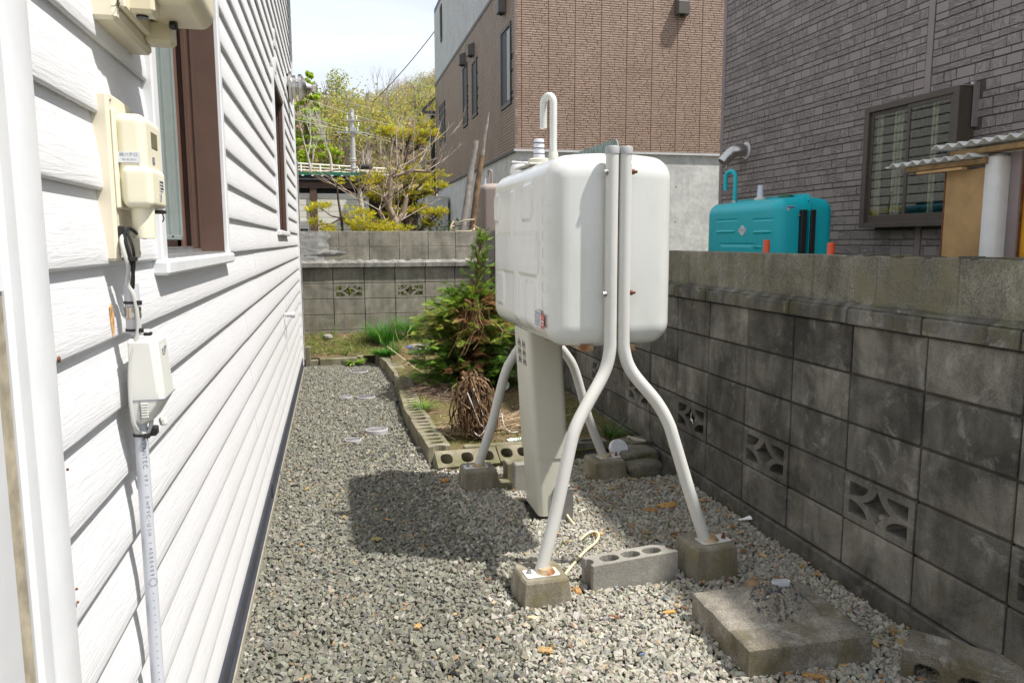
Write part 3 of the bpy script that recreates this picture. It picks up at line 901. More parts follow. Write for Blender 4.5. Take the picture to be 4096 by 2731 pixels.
# little tap-like fitting
sg = thing('wall_spout', 'small chrome pipe stub sticking out of the low white siding with a thin wire', 'pipe stub', (WX, 6.0, .87))
m = MB(); m.tube([(WX, 6.0, .872), (WX + .045, 6.0, .872)], .016, 12); m.lathe([(.016, .0), (.024, .004), (.024, .028), (.014, .03)], (WX + .045, 6.0, .872), (1, 0, 0), 14); m.build('stub', 'pale_metal_mat', sg, smooth=True)
m = MB(); m.tube([(WX + .012, 5.97, .868), (WX + .014, 5.93, .80), (WX + .012, 5.94, .70), (WX + .012, 5.92, .60)], .003, 5); m.build('wire', 'cable_grey_mat', sg)
rod = MB(); rod.tube([(WX + .03, 4.52, .10), (WX + .055, 4.46, .0)], .004, 6); tag(rod.build('metal_peg', 'dull_steel_mat'), 'short grey metal peg leaning out at the foot of the white siding', 'peg')
# rusty nail heads on the corner
for i, (yy, zz) in enumerate(((1.158, 1.262), (1.156, 1.108), (1.153, .935), (1.154, .915))):
    m = MB(); m.lathe([(.0045 if i == 0 else .002, 0), (.004 if i == 0 else .002, .002), (.001, .003)], (WX + .0005, yy - .012, zz), (1, 0, 0), 10); m.build('nail_head', 'rust_mat', house)

# ---- upper electricity meter
em = thing('electric_meter', 'large cream electricity meter housing cut off at the top of the photo', 'electricity meter', (WX, 1.6, 1.95))
m = MB(); m.box(WX - .02, WX + .034, 1.436, 1.70, 1.785, 2.12, ch=.006); m.build('back_plate', 'cream_board_mat', em)
m = MB(); m.box(WX + .034, WX + .046, 1.452, 1.67, 1.808, 2.10, ch=.003); m.build('mount', 'cream_board_mat', em)
rbox('housing', 'meter_cover_mat', (WX + .040, WX + .158, 1.48, 1.69, 1.832, 2.10), .028, (8, 10, 10), em)
for yy, zz in ((1.505, 1.822), (1.655, 1.808)):
    m = MB(); m.box(WX + .034, WX + .085, yy - .024, yy + .024, zz - .012, zz + .03, ch=.006); m.build('clamp', 'meter_cover_mat', em)
m = MB(); m.lathe([(.0075, 0), (.0085, .002), (.0085, .010), (.006, .012)], (WX + .085, 1.62, 1.826), (1, -.2, 0), 12); m.build('black_screw', 'black_plastic_mat', em)
m = MB(); m.lathe([(.010, 0), (.010, .004)], (WX + .060, 1.505, 1.8105), (0, 0, -1), 12); m.build('cable_hole', 'black_plastic_mat', em)
spd = MB()
for k_ in range(7): a_ = k_ * .9; spd.tube([(WX + .0345, 1.445, 1.812), (WX + .037, 1.445 + .008 * math.cos(a_), 1.812 + .010 * math.sin(a_)), (WX + .0345, 1.445 + .015 * math.cos(a_), 1.812 + .017 * math.sin(a_))], .0005, 4)
spd.lathe([(.0008, -.004), (.0026, 0), (.0010, .006)], (WX + .0365, 1.446, 1.812), (0, .3, 1), 8)
tag(spd.build('spider', 'bark_dark_mat'), 'tiny brown spider clinging to the cream electricity meter plate', 'spider')

# ---- utility meter on its board
um = thing('utility_meter', 'cream plastic gas meter on a tall beige backing board beside the window', 'gas meter', (-.354, 1.50, 1.53))
MX = -.354
m = MB(); m.box(WX - .02, MX, 1.422, 1.583, 1.388, 1.668, ch=.005); bb = m.build('backing_board', 'cream_board_mat', um)
for yy, zz in ((1.434, 1.655), (1.572, 1.655), (1.434, 1.40), (1.572, 1.40), (1.434, 1.60), (1.437, 1.50)):
    m = MB(); m.lathe([(.0035, 0), (.003, .0015), (.001, .002)], (MX, yy, zz), (1, 0, 0), 10); m.build('screw', 'dull_steel_mat', bb)
m = MB(); m.box(MX - .001, MX + .006, 1.428, 1.578, 1.476, 1.642, ch=.003); m.build('rim', 'cream_plastic_mat', um)
rbox('meter_body', 'cream_plastic_mat', (MX + .002, MX + .050, 1.438, 1.568, 1.482, 1.636), .015, (6, 8, 8), um)
rbox('lower_cover', 'cream_plastic_mat', (MX + .010, MX + .058, 1.432, 1.545, 1.478, 1.548), .011, (6, 8, 8), um)
m = MB(); m.lathe([(.019, 0), (.0185, .055), (.017, .056)], (MX + .034, 1.462, 1.482), (0, 0, -1), 20); m.build('outlet_tube', 'cream_plastic_mat', um, smooth=True)
box('counter_window', 'lcd_mat', (MX + .046, MX + .0508, 1.482, 1.530, 1.583, 1.612), um, ch=.001)
fy = 1.4378
def plate(name, mat, o, u, v, w_, h_, parent, off=.0006):
    u = Vector(u).normalized(); v = Vector(v).normalized(); n_ = u.cross(v); o = Vector(o)
    mb = MB(); c4 = [o + u * a_ * w_ / 2 + v * b_ * h_ / 2 for a_, b_ in ((-1, -1), (1, -1), (1, 1), (-1, 1))]
    mb.add([p for p in c4] + [p + n_ * off for p in c4], [(3, 2, 1, 0), (4, 5, 6, 7), (0, 1, 5, 4), (1, 2, 6, 5), (2, 3, 7, 6), (3, 0, 4, 7)])
    return mb.build(name, mat, parent)
def print_lines(parent, o, u, v, w_, h_, rows, mat, seed):
    """rows of tiny printed marks, too small to read"""
    r_ = random.Random(seed); u = Vector(u).normalized(); v = Vector(v).normalized(); n_ = u.cross(v); o = Vector(o); m = MB(); rh = h_ / rows
    for j in range(rows):
        x = -w_ / 2; yc = h_ / 2 - (j + .5) * rh
        while x < w_ / 2 - rh * .3:
            l_ = min(r_.uniform(.35, .8) * rh, w_ / 2 - x)
            if r_.random() < .85:
                c4 = [o + u * a_ + v * b_ for a_, b_ in ((x, yc - rh * .28), (x + l_, yc - rh * .28), (x + l_, yc + rh * .28), (x, yc + rh * .28))]
                m.add(c4 + [p + n_ * .0003 for p in c4], [(3, 2, 1, 0), (4, 5, 6, 7), (0, 1, 5, 4), (1, 2, 6, 5), (2, 3, 7, 6), (3, 0, 4, 7)])
            x += l_ + rh * .2
    return m.build('print', mat, parent)
nl = plate('name_label', 'sticker_mat', (MX + .023, fy - .0004, 1.5625), (1, 0, 0), (0, 0, 1), .036, .018, um)
text(nl, '㈱ハチロ', (MX + .023, fy - .0012, 1.5665), (1, 0, 0), (0, 0, 1), .0072, 'ink_grey_mat')
text(nl, 'TEL.42-3311', (MX + .023, fy - .0012, 1.5585), (1, 0, 0), (0, 0, 1), .0045, 'ink_grey_mat')
p_ = plate('digit_label', 'ink_grey_mat', (MX + .0505, 1.492, 1.562), (0, 1, 0), (0, 0, 1), .016, .012, um); text(p_, '2024', (MX + .0514, 1.492, 1.562), (0, 1, 0), (0, 0, 1), .0065, 'sticker_mat')
p_ = plate('data_label', 'sticker_mat', (MX + .0585, 1.503, 1.520), (0, 1, 0), (0, 0, 1), .028, .020, um)
print_lines(p_, (MX + .0592, 1.503, 1.520), (0, 1, 0), (0, 0, 1), .025, .017, 3, 'ink_mat', 1)
p_ = plate('data_label', 'sticker_mat', (MX + .0585, 1.492, 1.500), (0, 1, 0), (0, 0, 1), .014, .014, um)
print_lines(p_, (MX + .0592, 1.492, 1.500), (0, 1, 0), (0, 0, 1), .011, .012, 3, 'ink_mat', 2)
m = MB(); m.box(MX + .040, MX + .064, 1.492, 1.508, 1.470, 1.477, ch=.002); m.tube([(MX + .058, 1.498, 1.472), (MX + .060, 1.50, 1.462), (MX + .057, 1.502, 1.456)], .0012, 5); m.build('seal_tag', 'black_plastic_mat', um)
m = MB(); m.box(MX, MX + .009, 1.427, 1.441, 1.428, 1.448, ch=.002); m.lathe([(.004, 0), (.003, .002)], (MX + .009, 1.434, 1.440), (1, 0, 0), 8); m.build('cable_clamp', 'black_plastic_mat', um)
# cables
def smooth_path(P, k=6):
    P = [Vector(p) for p in P]; out = []
    for i in range(len(P) - 1):
        a_, b_, c_, d_ = P[max(i - 1, 0)], P[i], P[i + 1], P[min(i + 2, len(P) - 1)]
        for j in range(k):
            t = j / k; out.append(.5 * ((2 * b_) + (c_ - a_) * t + (2 * a_ - 5 * b_ + 4 * c_ - d_) * t * t + (3 * b_ - a_ - 3 * c_ + d_) * t ** 3))
    out.append(P[-1]); return out
cb = thing('signal_cable', 'grey and black signal cables looped and tied below the cream meter', 'cable', (MX + .02, 1.44, 1.40))
m = MB(); m.tube(smooth_path([(MX + .024, 1.462, 1.446), (MX + .012, 1.44, 1.438), (MX + .006, 1.425, 1.425), (MX + .010, 1.420, 1.40), (MX + .014, 1.424, 1.378), (MX + .008, 1.435, 1.35), (MX + .016, 1.436, 1.33), (MX + .020, 1.436, 1.30), (MX + .018, 1.436, 1.26), (MX + .006, 1.432, 1.22), (MX + .002, 1.428, 1.16), (MX + .004, 1.428, 1.11), (MX + .010, 1.436, 1.090), (MX + .020, 1.446, 1.082), (MX + .026, 1.450, 1.092), (MX + .028, 1.454, 1.105)]), .0036, 8); m.build('grey_cable', 'cable_grey_mat', cb, smooth=True)
m = MB(); m.tube(smooth_path([(MX + .036, 1.462, 1.428), (MX + .030, 1.452, 1.430), (MX + .016, 1.436, 1.444), (MX + .010, 1.428, 1.430), (MX + .016, 1.428, 1.40), (MX + .018, 1.434, 1.37), (MX + .014, 1.444, 1.34)]), .0031, 8); m.build('black_cable', 'black_plastic_mat', cb, smooth=True)
m = MB(); m.tube(smooth_path([(MX + .014, 1.430, 1.438), (MX + .022, 1.428, 1.41), (MX + .020, 1.436, 1.38), (MX + .012, 1.444, 1.345)]), .0026, 8); m.build('black_cable', 'black_plastic_mat', cb, smooth=True)
def tie(parent, c_, ax, r, name='cable_tie'):
    m = MB(); m.lathe([(r, -.0022), (r + .0012, -.0022), (r + .0012, .0022), (r, .0022)], c_, ax, 16)
    c_ = Vector(c_); m.box(c_.x + r * .6, c_.x + r + .006, c_.y - r - .006, c_.y - r + .002, c_.z - .004, c_.z + .004, ch=.001)
    m.build(name, 'black_plastic_mat', parent)
tie(cb, (MX + .014, 1.430, 1.392), (0, 0, 1), .010)
# conduit pipe
PX, PY = -.3445, 1.452
cd = thing('conduit_pipe', 'pale grey PVC conduit with printed lettering running down the white siding', 'pipe', (PX, PY, 0))
m = MB(); m.tube([(PX, PY, .0), (PX, PY, 1.10)], .0112, 20); m.build('lower_tube', 'pvc_pipe_mat', cd, smooth=True)
m = MB(); m.tube([(PX, PY, 1.262), (PX, PY, 1.348)], .0122, 20); m.build('upper_tube', 'pvc_pipe_mat', cd, smooth=True)
m = MB(); m.lathe([(.0124, 1.288), (.0136, 1.289), (.0136, 1.296), (.0128, 1.299), (.0136, 1.302), (.0136, 1.308), (.0124, 1.309)], (PX, PY, 0), (0, 0, 1), 20); m.build('pipe_clamp', 'steel_mat', cd, smooth=True)
tie(cd, (PX, PY, 1.316), (0, 0, 1), .0126); tie(cd, (PX, PY, 1.268), (0, 0, 1), .0126); tie(cd, (PX, PY, 1.080), (0, 0, 1), .0120)
th = math.radians(-62)
for s_, z_, sz in (('AVANTEC', 1.048, .0105), ('VP', 1.002, .0085), ('1  3', .978, .0085), ('∞PVC−U', .935, .009), ('SH I', .893, .0085), ('4080409', .845, .009), ('◯', .806, .011)):
    for i, ch_ in enumerate(s_):
        pitch_ = .0082; zc = z_ - (i - (len(s_) - 1) / 2) * pitch_ * (1.0 if s_ != '1  3' else .9)
        if ch_ == ' ': continue
        nx, ny = math.cos(th), math.sin(th)
        text(cd, ch_, (PX + nx * .01135, PY + ny * .01135, zc), (0, 0, -1), (-ny, nx, 0), sz, 'ink_grey_mat')
m = MB()
for i in range(34):
    nx, ny = math.cos(th), math.sin(th); zc = .785 - i * .014
    m.lathe([(.0011, 0), (.0009, .0005)], (PX + nx * .0112, PY + ny * .0112, zc), (nx, ny, 0), 7)
m.build('printed_dots', 'ink_grey_mat', cd)
# rust bleeding from the pipe clamp on to the siding
m = MB(); rs = random.Random(8); vs = []
poly = [(1.420 + .010 * math.cos(a_) * (1 + .4 * rs.random()), 1.290 + .022 * math.sin(a_) * (1 + .5 * rs.random())) for a_ in np.linspace(0, 2 * PI, 17)[:-1]]
m.extr(poly, [], (WX - .0005, 0, 0), (0, 1, 0), (0, 0, 1), (1, 0, 0), .0008); m.build('rust_stain', 'rust_stain_mat', house)
# junction box
jb = thing('junction_box', 'white plastic junction box with tapered bottom strapped on the conduit', 'junction box', (-.33, 1.47, 1.18))
def ring(z, x0, x1, y0, y1, c_=.010):
    return [(x0, y0, z), (x1 - c_, y0, z), (x1, y0 + c_, z), (x1, y1 - c_, z), (x1 - c_, y1, z), (x0, y1, z)]
m = MB(); lv = [ring(1.250, -.352, -.326, 1.445, 1.505), ring(1.254, -.350, -.316, 1.438, 1.512), ring(1.248, -.352, -.305, 1.431, 1.518), ring(1.160, -.352, -.298, 1.428, 1.522), ring(1.146, -.352, -.297, 1.428, 1.522), ring(1.108, -.350, -.320, 1.431, 1.515), ring(1.100, -.346, -.330, 1.438, 1.508)]
vs = [p for r_ in lv for p in r_]; k = 6
fs = [(i * k + j, (i + 1) * k + j, (i + 1) * k + (j + 1) % k, i * k + (j + 1) % k) for i in range(len(lv) - 1) for j in range(k)] + [tuple(range(k)), tuple(range((len(lv) - 1) * k, len(lv) * k))[::-1]]
m.add(vs, fs); m.build('shell', 'grey_plastic_mat', jb, smooth=True, auto=28, bevel=.003)
m = MB(); m.box(-.3525, -.2965, 1.4272, 1.5225, 1.1455, 1.1466); m.box(-.3385, -.3377, 1.4272, 1.429, 1.11, 1.1455); m.build('seam', 'ink_grey_mat', jb)
m = MB()
for i in range(6): m.box(-.336, -.324, 1.4266, 1.4285, 1.115 + i * .0046, 1.1175 + i * .0046, ch=.0005)
m.build('grip_rib', 'grey_plastic_mat', jb)
p_ = plate('data_label', 'sticker_mat', (-.3012, 1.474, 1.230), (0, 1, 0), (.08, 0, 1), .022, .016, jb)
print_lines(p_, (-.3004, 1.474, 1.230), (0, 1, 0), (.08, 0, 1), .018, .012, 3, 'ink_grey_mat', 3)
m = MB(); m.box(-.352, -.322, 1.455, 1.475, 1.257, 1.266, ch=.002); m.build('bracket', 'white_trim_mat', jb)
m = MB(); m.box(-.335, -.318, 1.448, 1.470, 1.076, 1.092, ch=.002); m.build('clip', 'black_plastic_mat', jb)
m = MB(); m.box(-.330, -.318, 1.452, 1.468, 1.256, 1.262, ch=.001); m.build('clip', 'black_plastic_mat', jb)
m = MB(); m.lathe([(.006, 0), (.007, .003), (.007, .012), (.005, .014)], (-.318, 1.50, 1.098), (.2, 0, -1), 10); m.build('knob', 'grey_plastic_mat', jb)

# ================================================================== BLOCK WALLS
def rect(x0, x1, y0, y1): return [(x0, y0), (x1, y0), (x1, y1), (x0, y1)]
def vent_holes(w_=.39, h_=.19):
    hx, hy = w_ / 2 - .030, h_ / 2 - .030; out = []
    for sx in (-1, 1):
        for sy_ in (-1, 1):
            a_, b_ = .112, .056; q = [(sx * hx, sy_ * hy)]
            for i in range(7):
                t = i / 6 * PI / 2; q.append((sx * (hx - a_ * math.cos(t)), sy_ * (hy - b_ * math.sin(t))))
            out.append(q)
    dm = []
    for sx, sy_ in ((1, 1), (-1, 1), (-1, -1), (1, -1)):
        # concave side from (±.078,0) to (0,±.066) bowed towards the middle
        P = [(.080, 0), (.050, .014), (.028, .030), (.012, .048), (0, .068)]
        if sx * sy_ < 0: P = P[::-1]
        for a_, b_ in P[:-1]: dm.append((sx * a_, sy_ * b_))
    out.append(dm)
    return out
rw = thing('right_block_wall', 'dark weathered concrete block wall along the right with star-cut vent blocks', 'block wall', (2.07, 4, 0))
RX = 2.02; FT = .085
cols = [3.4666 + .4 * k for k in range(-10, 17)]   # joint centres
def mk_block(name, mat, axis, o, w_, h_, d_, parent, ch=.004):
    """block whose outer face starts at o (u along wall, z up), going d_ into the wall"""
    if axis == 'x': b = (o[0], o[0] + d_, o[1], o[1] + w_, o[2], o[2] + h_)
    else: b = (o[0], o[0] + w_, o[1], o[1] + d_, o[2], o[2] + h_)
    return box(name, mat, b, parent, ch=ch)
rb = random.Random(5)
proto = None; vproto = None
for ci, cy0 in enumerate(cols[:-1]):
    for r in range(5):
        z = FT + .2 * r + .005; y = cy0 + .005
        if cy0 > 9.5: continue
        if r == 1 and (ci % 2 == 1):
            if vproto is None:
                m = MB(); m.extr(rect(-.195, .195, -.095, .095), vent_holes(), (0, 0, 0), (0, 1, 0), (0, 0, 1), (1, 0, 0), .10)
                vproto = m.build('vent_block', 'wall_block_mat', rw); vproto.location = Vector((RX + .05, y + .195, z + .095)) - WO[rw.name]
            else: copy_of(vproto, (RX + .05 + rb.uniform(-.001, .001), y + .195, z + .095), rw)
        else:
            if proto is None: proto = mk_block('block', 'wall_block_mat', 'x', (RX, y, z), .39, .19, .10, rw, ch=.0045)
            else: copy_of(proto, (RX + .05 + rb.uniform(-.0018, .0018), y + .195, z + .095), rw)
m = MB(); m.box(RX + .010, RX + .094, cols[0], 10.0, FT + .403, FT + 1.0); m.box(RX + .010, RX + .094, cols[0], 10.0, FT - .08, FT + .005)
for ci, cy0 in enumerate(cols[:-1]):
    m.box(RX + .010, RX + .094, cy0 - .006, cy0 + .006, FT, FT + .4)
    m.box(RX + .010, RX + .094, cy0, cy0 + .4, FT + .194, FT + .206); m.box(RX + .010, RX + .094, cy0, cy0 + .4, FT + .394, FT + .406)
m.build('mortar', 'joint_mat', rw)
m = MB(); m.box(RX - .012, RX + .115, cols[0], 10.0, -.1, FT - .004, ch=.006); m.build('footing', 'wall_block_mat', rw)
zc = FT + 1.0
cproto = None; tproto = None
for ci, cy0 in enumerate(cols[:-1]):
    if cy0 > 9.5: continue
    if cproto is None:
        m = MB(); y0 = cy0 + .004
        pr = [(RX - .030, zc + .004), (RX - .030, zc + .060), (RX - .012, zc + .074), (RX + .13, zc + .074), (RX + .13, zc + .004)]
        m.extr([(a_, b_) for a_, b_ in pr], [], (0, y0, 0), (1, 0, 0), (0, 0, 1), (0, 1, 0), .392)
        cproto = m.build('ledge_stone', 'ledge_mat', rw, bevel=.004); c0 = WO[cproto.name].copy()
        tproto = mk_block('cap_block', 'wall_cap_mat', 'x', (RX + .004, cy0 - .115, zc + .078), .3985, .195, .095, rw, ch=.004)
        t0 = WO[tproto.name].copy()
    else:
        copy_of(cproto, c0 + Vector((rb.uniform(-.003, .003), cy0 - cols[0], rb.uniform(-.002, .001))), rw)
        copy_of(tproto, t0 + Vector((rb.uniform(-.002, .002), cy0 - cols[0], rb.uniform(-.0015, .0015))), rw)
# smeared mortar fillet in front of the cap blocks
def fillet(name, mat, o, u, n_, length, parent, seed, h0=.016, d0=.030, step=.03):
    rf = random.Random(seed); u = Vector(u); n_ = Vector(n_); m = MB(); k = int(length / step); vs = []
    for i in range(k + 1):
        p = Vector(o) + u * (i * step); q = mnoise.noise(Vector((i * .35, seed, 0)))
        h = h0 * (1 + .7 * q) + rf.uniform(-.002, .002); dd = d0 * (1 + .35 * mnoise.noise(Vector((i * .5, seed + 5, 0))))
        vs += [p, p + n_ * dd, p + n_ * dd * .7 + Vector((0, 0, h * .45)), p + n_ * dd * .2 + Vector((0, 0, h)), p + Vector((0, 0, h))]
    fs = [(a_ * 5 + j, (a_ + 1) * 5 + j, (a_ + 1) * 5 + (j + 1) % 5, a_ * 5 + (j + 1) % 5) for a_ in range(k) for j in range(5)]
    m.add(vs, fs + [(0, 1, 2, 3, 4), tuple(range(k * 5, k * 5 + 5))[::-1]]); return m.build(name, mat, parent, smooth=True, auto=60)
fillet('mortar_fillet', 'ledge_mat', (RX + .006, cols[0], zc + .070), (0, 1, 0), (-1, 0, 0), 10.0, rw, 3)
# slivers of broken mortar on top
m = MB(); rt = random.Random(9)
for i in range(26):
    y = 1.9 + rt.random() * .9; m.box(RX + rt.uniform(0, .05), RX + .07, y, y + rt.uniform(.02, .07), zc + .272, zc + .272 + rt.uniform(.003, .009), ch=.001)
tag(m.build('mortar_crumbs', 'ledge_mat', rw), kind='stuff')

# back wall
bw = thing('back_block_wall', 'grey concrete block wall across the end of the yard with two star vents', 'block wall', (.9, 10.05, 0))
BYW = 10.0; FB = .098
bj = [-.011 + .39 * k for k in range(-3, 7)]
bp = None; bv_ = None
for ci, x0 in enumerate(bj[:-1]):
    for r in range(5):
        z = FB + .1985 * r + .004; x = x0 + .004
        if r == 3 and ci in (3, 5, 7):
            if bv_ is None:
                m = MB(); m.extr(rect(-.191, .191, -.0955, .0955), vent_holes(.382, .19), (0, 0, 0), (1, 0, 0), (0, 0, 1), (0, 1, 0), .10)
                bv_ = m.build('vent_block', 'back_block_mat', bw); bv_.location = Vector((x + .191, BYW + .05, z + .0955)) - WO[bw.name]
            else: copy_of(bv_, (x + .191, BYW + .05, z + .0955), bw)
        elif bp is None: bp = mk_block('block', 'back_block_mat', 'y', (x, BYW, z), .382, .1905, .10, bw, ch=.003)
        else: copy_of(bp, (x + .191, BYW + .05 + rb.uniform(-.001, .001), z + .0953), bw)
m = MB(); xa, xb = bj[0], bj[-1]
m.box(xa, xb, BYW + .004, BYW + .09, 0, FB + .1985 * 3); m.box(xa, xb, BYW + .004, BYW + .09, FB + .1985 * 4, FB + .1985 * 5)
for x0 in bj: m.box(x0 - .005, x0 + .005, BYW + .004, BYW + .09, 0, FB + 1.0)
for r in (3, 4): m.box(xa, xb, BYW + .004, BYW + .09, FB + .1985 * r - .005, FB + .1985 * r + .005)
m.build('mortar', 'back_joint_mat', bw)
zb_ = FB + .1985 * 5
lp = None
for ci, x0 in enumerate(bj[:-1]):
    if lp is None: lp = box('ledge_stone', 'back_ledge_mat', (x0 + .003, x0 + .387, BYW - .045, BYW + .13, zb_ + .003, zb_ + .065), bw, ch=.005)
    else: copy_of(lp, WO[lp.name] + Vector((.39 * ci, rb.uniform(-.002, .002), 0)), bw)
fillet('mortar_fillet', 'back_ledge_mat', (-.40, BYW + .01, zb_ + .06), (1, 0, 0), (0, -1, 0), 3.0, bw, 7, .035, .045)
tj = [.069, .452, .832, 1.205, 1.565, 1.93, 2.3]; xs_ = [-1.1, -.70, -.32] + tj
for a_, b_ in zip(xs_[:-1], xs_[1:]):
    for r in range(2):
        dz = rb.uniform(-.003, .003)
        box('cap_block', 'back_block_mat', (a_ + .0025, b_ - .0025, BYW + .006 + rb.uniform(-.002, .002), BYW + .11, zb_ + .068 + r * .197, zb_ + .262 + r * .197 + dz * 0), bw, ch=.004)
# trowelled render on the left end
m = MB(); vs = []; NX, NZ = 14, 22
for j in range(NZ + 1):
    for i in range(NX + 1):
        t = i / NX; u_ = j / NZ
        wdt = .30 + .18 * mnoise.noise(Vector((u_ * 3, 1, 2))) + (.25 if .25 < u_ < .4 else 0); x = -.62 + (wdt + .25) * t
        bump_ = .006 * mnoise.noise(Vector((i * .6, j * .5, 4))) + .012 * (1 - t ** 3)
        vs.append((x, BYW + .004 - max(bump_, -.001), zb_ + .075 + .375 * u_))
m.add(vs, [(j * (NX + 1) + i, j * (NX + 1) + i + 1, (j + 1) * (NX + 1) + i + 1, (j + 1) * (NX + 1) + i) for j in range(NZ) for i in range(NX)])
m.build('render_patch', 'render_mat', bw, smooth=True, auto=180)
# ================================================================== OIL TANKS
def rr_sdf(y, z, cy_, cz, hy, hz, r):
    qy = np.abs(y - cy_) - (hy - r); qz = np.abs(z - cz) - (hz - r)
    return np.hypot(np.maximum(qy, 0), np.maximum(qz, 0)) + np.minimum(np.maximum(qy, qz), 0) - r
def sstep(a, b, x):
    t = np.clip((x - a) / (b - a), 0, 1); return t * t * (3 - 2 * t)
def oil_tank(name, label, loc, mat, b, pads, crown=.03, flange_mat='flange_mat', res=(10, 150, 110)):
    x0, x1, y0, y1, z0, z1 = b; t = thing(name, label, 'oil tank', loc); xm = (x0 + x1) / 2
    def disp(V, c, h):
        V = V.copy(); xn = (V[:, 0] - c[0]) / h[0]; yn = (V[:, 1] - c[1]) / h[1]; zn = (V[:, 2] - c[2]) / h[2]
        V[:, 2] += np.where(zn > .6, crown * (1 - xn ** 2) * (1 - .25 * yn ** 2) * sstep(.6, 1, zn), 0)
        V[:, 2] -= np.where(zn < -.6, crown * .5 * (1 - xn ** 2) * sstep(.6, 1, -zn), 0)
        V[:, 1] += np.where(np.abs(yn) > .85, np.sign(yn) * .016 * (1 - xn ** 2), 0)
        y, z = V[:, 1], V[:, 2]; left = xn < -.93
        off = np.zeros(len(V))
        for cy_, cz, hy, hz, hgt in pads:
            d = rr_sdf(y, z, y0 + cy_, z0 + cz, hy, hz, min(hy, hz) * .55); q = hgt * (1 - sstep(-.009, .004, d))
            off = np.where(np.abs(q) > np.abs(off), q, off)
        V[:, 0] -= np.where(left, off, 0)
        return V
    rbox('shell', mat, b, .085, res, t, disp)
    return t, xm
pads = [(1.01, .600, .075, .072, .007), (.375, .600, .105, .080, .007), (.665, .565, .055, .105, .007), (.60, .372, .44, .095, .007), (.575, .185, .055, .125, .007), (.93, .190, .095, .085, .007), (.31, .150, .085, .105, .007)]
pads += [(.075, .10 + .070 * i, .035, .020, .0025) for i in range(8)]
TB = (.853, 1.403, 3.0, 4.15, .990, 1.755)
tank, TX = oil_tank('white_oil_tank', 'big white steel heating oil tank raised on four bent tube legs', (1.128, 3.57, 0), 'tank_white_mat', TB, pads, crown=.028)
# seam flange
def rrect(hw, hh, r, n=6):
    out = []
    for sx, sy_, a0 in ((1, 1, 0), (-1, 1, PI / 2), (-1, -1, PI), (1, -1, 3 * PI / 2)):
        for i in range(n + 1):
            a_ = a0 + PI / 2 * i / n; out.append((sx * (hw - r) + r * math.cos(a_), sy_ * (hh - r) + r * math.sin(a_)))
    return out
m = MB(); m.extr(rrect(.616, .427, .045), [], (TX - .002, 3.583, 1.402), (0, 1, 0), (0, 0, 1), (1, 0, 0), .0045)
m.build('seam_flange', 'flange_mat', tank)
m = MB(); m.tube([(TX + .0005 + .004 * math.sin(z * 9), 2.958, z) for z in np.linspace(1.02, 1.78, 14)], .0032, 6); m.build('flange_edge', 'rusty_edge_mat', tank, smooth=True)
# legs
def leg(pts, foot_c, fz, ang, parent, cap=True):
    P = smooth_path(pts, 5); m = MB(); m.tube(P, .0262, 20); l = m.build('leg', 'leg_white_mat', parent, smooth=True)
    if cap:
        m = MB(); m.lathe([(.0285, 0), (.0285, .026), (.026, .030), (.005, .0305)], Vector(P[0]) - Vector((0, 0, .012)), (0, 0, 1), 22); m.build('leg_cap', 'cap_grey_mat', l, smooth=True)
    ca, sa = math.cos(ang), math.sin(ang); M_ = Matrix.Translation((foot_c[0], foot_c[1], fz)) @ Matrix.Rotation(ang, 4, 'Z')
    m = MB(); m.extr(rrect(.070, .040, .012, 3), [], (0, 0, 0), (1, 0, 0), (0, 1, 0), (0, 0, 1), .004)
    m.v = [tuple(M_ @ Vector(p)) for p in m.v]
    f = m.build('foot_plate', 'leg_white_mat', l, bevel=.0015)
    m = MB(); m.lathe([(.040, .004), (.034, .010), (.029, .020)], (foot_c[0] + ca * .018, foot_c[1] + sa * .018, fz), (0, 0, 1), 20); m.build('weld_collar', 'rusty_edge_mat', f, smooth=True)
    bc = M_ @ Vector((-.048, .006, .004)) if ang > -1.6 else M_ @ Vector((.048, .006, .004))
    m = MB(); m.lathe([(.011, 0), (.011, .003), (.0085, .003), (.0085, .012), (.0045, .013), (.0045, .024), (.003, .026)], bc, (0, 0, 1), 6); m.build('anchor_bolt', 'rust_mat' if foot_c[0] > 1.2 else 'dull_steel_mat', f)
FZ = {1: .112, 2: .150, 3: .120, 4: .120}
leg([(1.098, 2.955, 1.775), (1.098, 2.955, 1.40), (1.099, 2.955, 1.06), (1.096, 2.953, .96), (1.068, 2.945, .875), (.985, 2.912, .755), (.935, 2.893, .675), (.905, 2.880, .590), (.84, 2.85, .34), (.770, 2.820, .112)], (.765, 2.80), FZ[1], .05, tank)
leg([(1.155, 2.955, 1.775), (1.155, 2.955, 1.40), (1.156, 2.955, 1.06), (1.163, 2.953, .96), (1.198, 2.946, .875), (1.295, 2.925, .755), (1.345, 2.91, .665), (1.372, 2.90, .58), (1.44, 2.885, .36), (1.510, 2.870, .150)], (1.545, 2.868), FZ[2], .12 + PI, tank)
leg([(1.100, 4.19, 1.775), (1.100, 4.19, 1.06), (1.096, 4.195, .96), (1.06, 4.20, .88), (.985, 4.215, .765), (.935, 4.225, .66), (.865, 4.245, .38), (.785, 4.27, .12)], (.770, 4.262), FZ[3], .05, tank)
leg([(1.156, 4.19, 1.775), (1.156, 4.19, 1.06), (1.162, 4.195, .96), (1.20, 4.20, .88), (1.30, 4.215, .765), (1.36, 4.225, .66), (1.45, 4.25, .38), (1.560, 4.28, .12)], (1.59, 4.275), FZ[4], .1 + PI, tank)
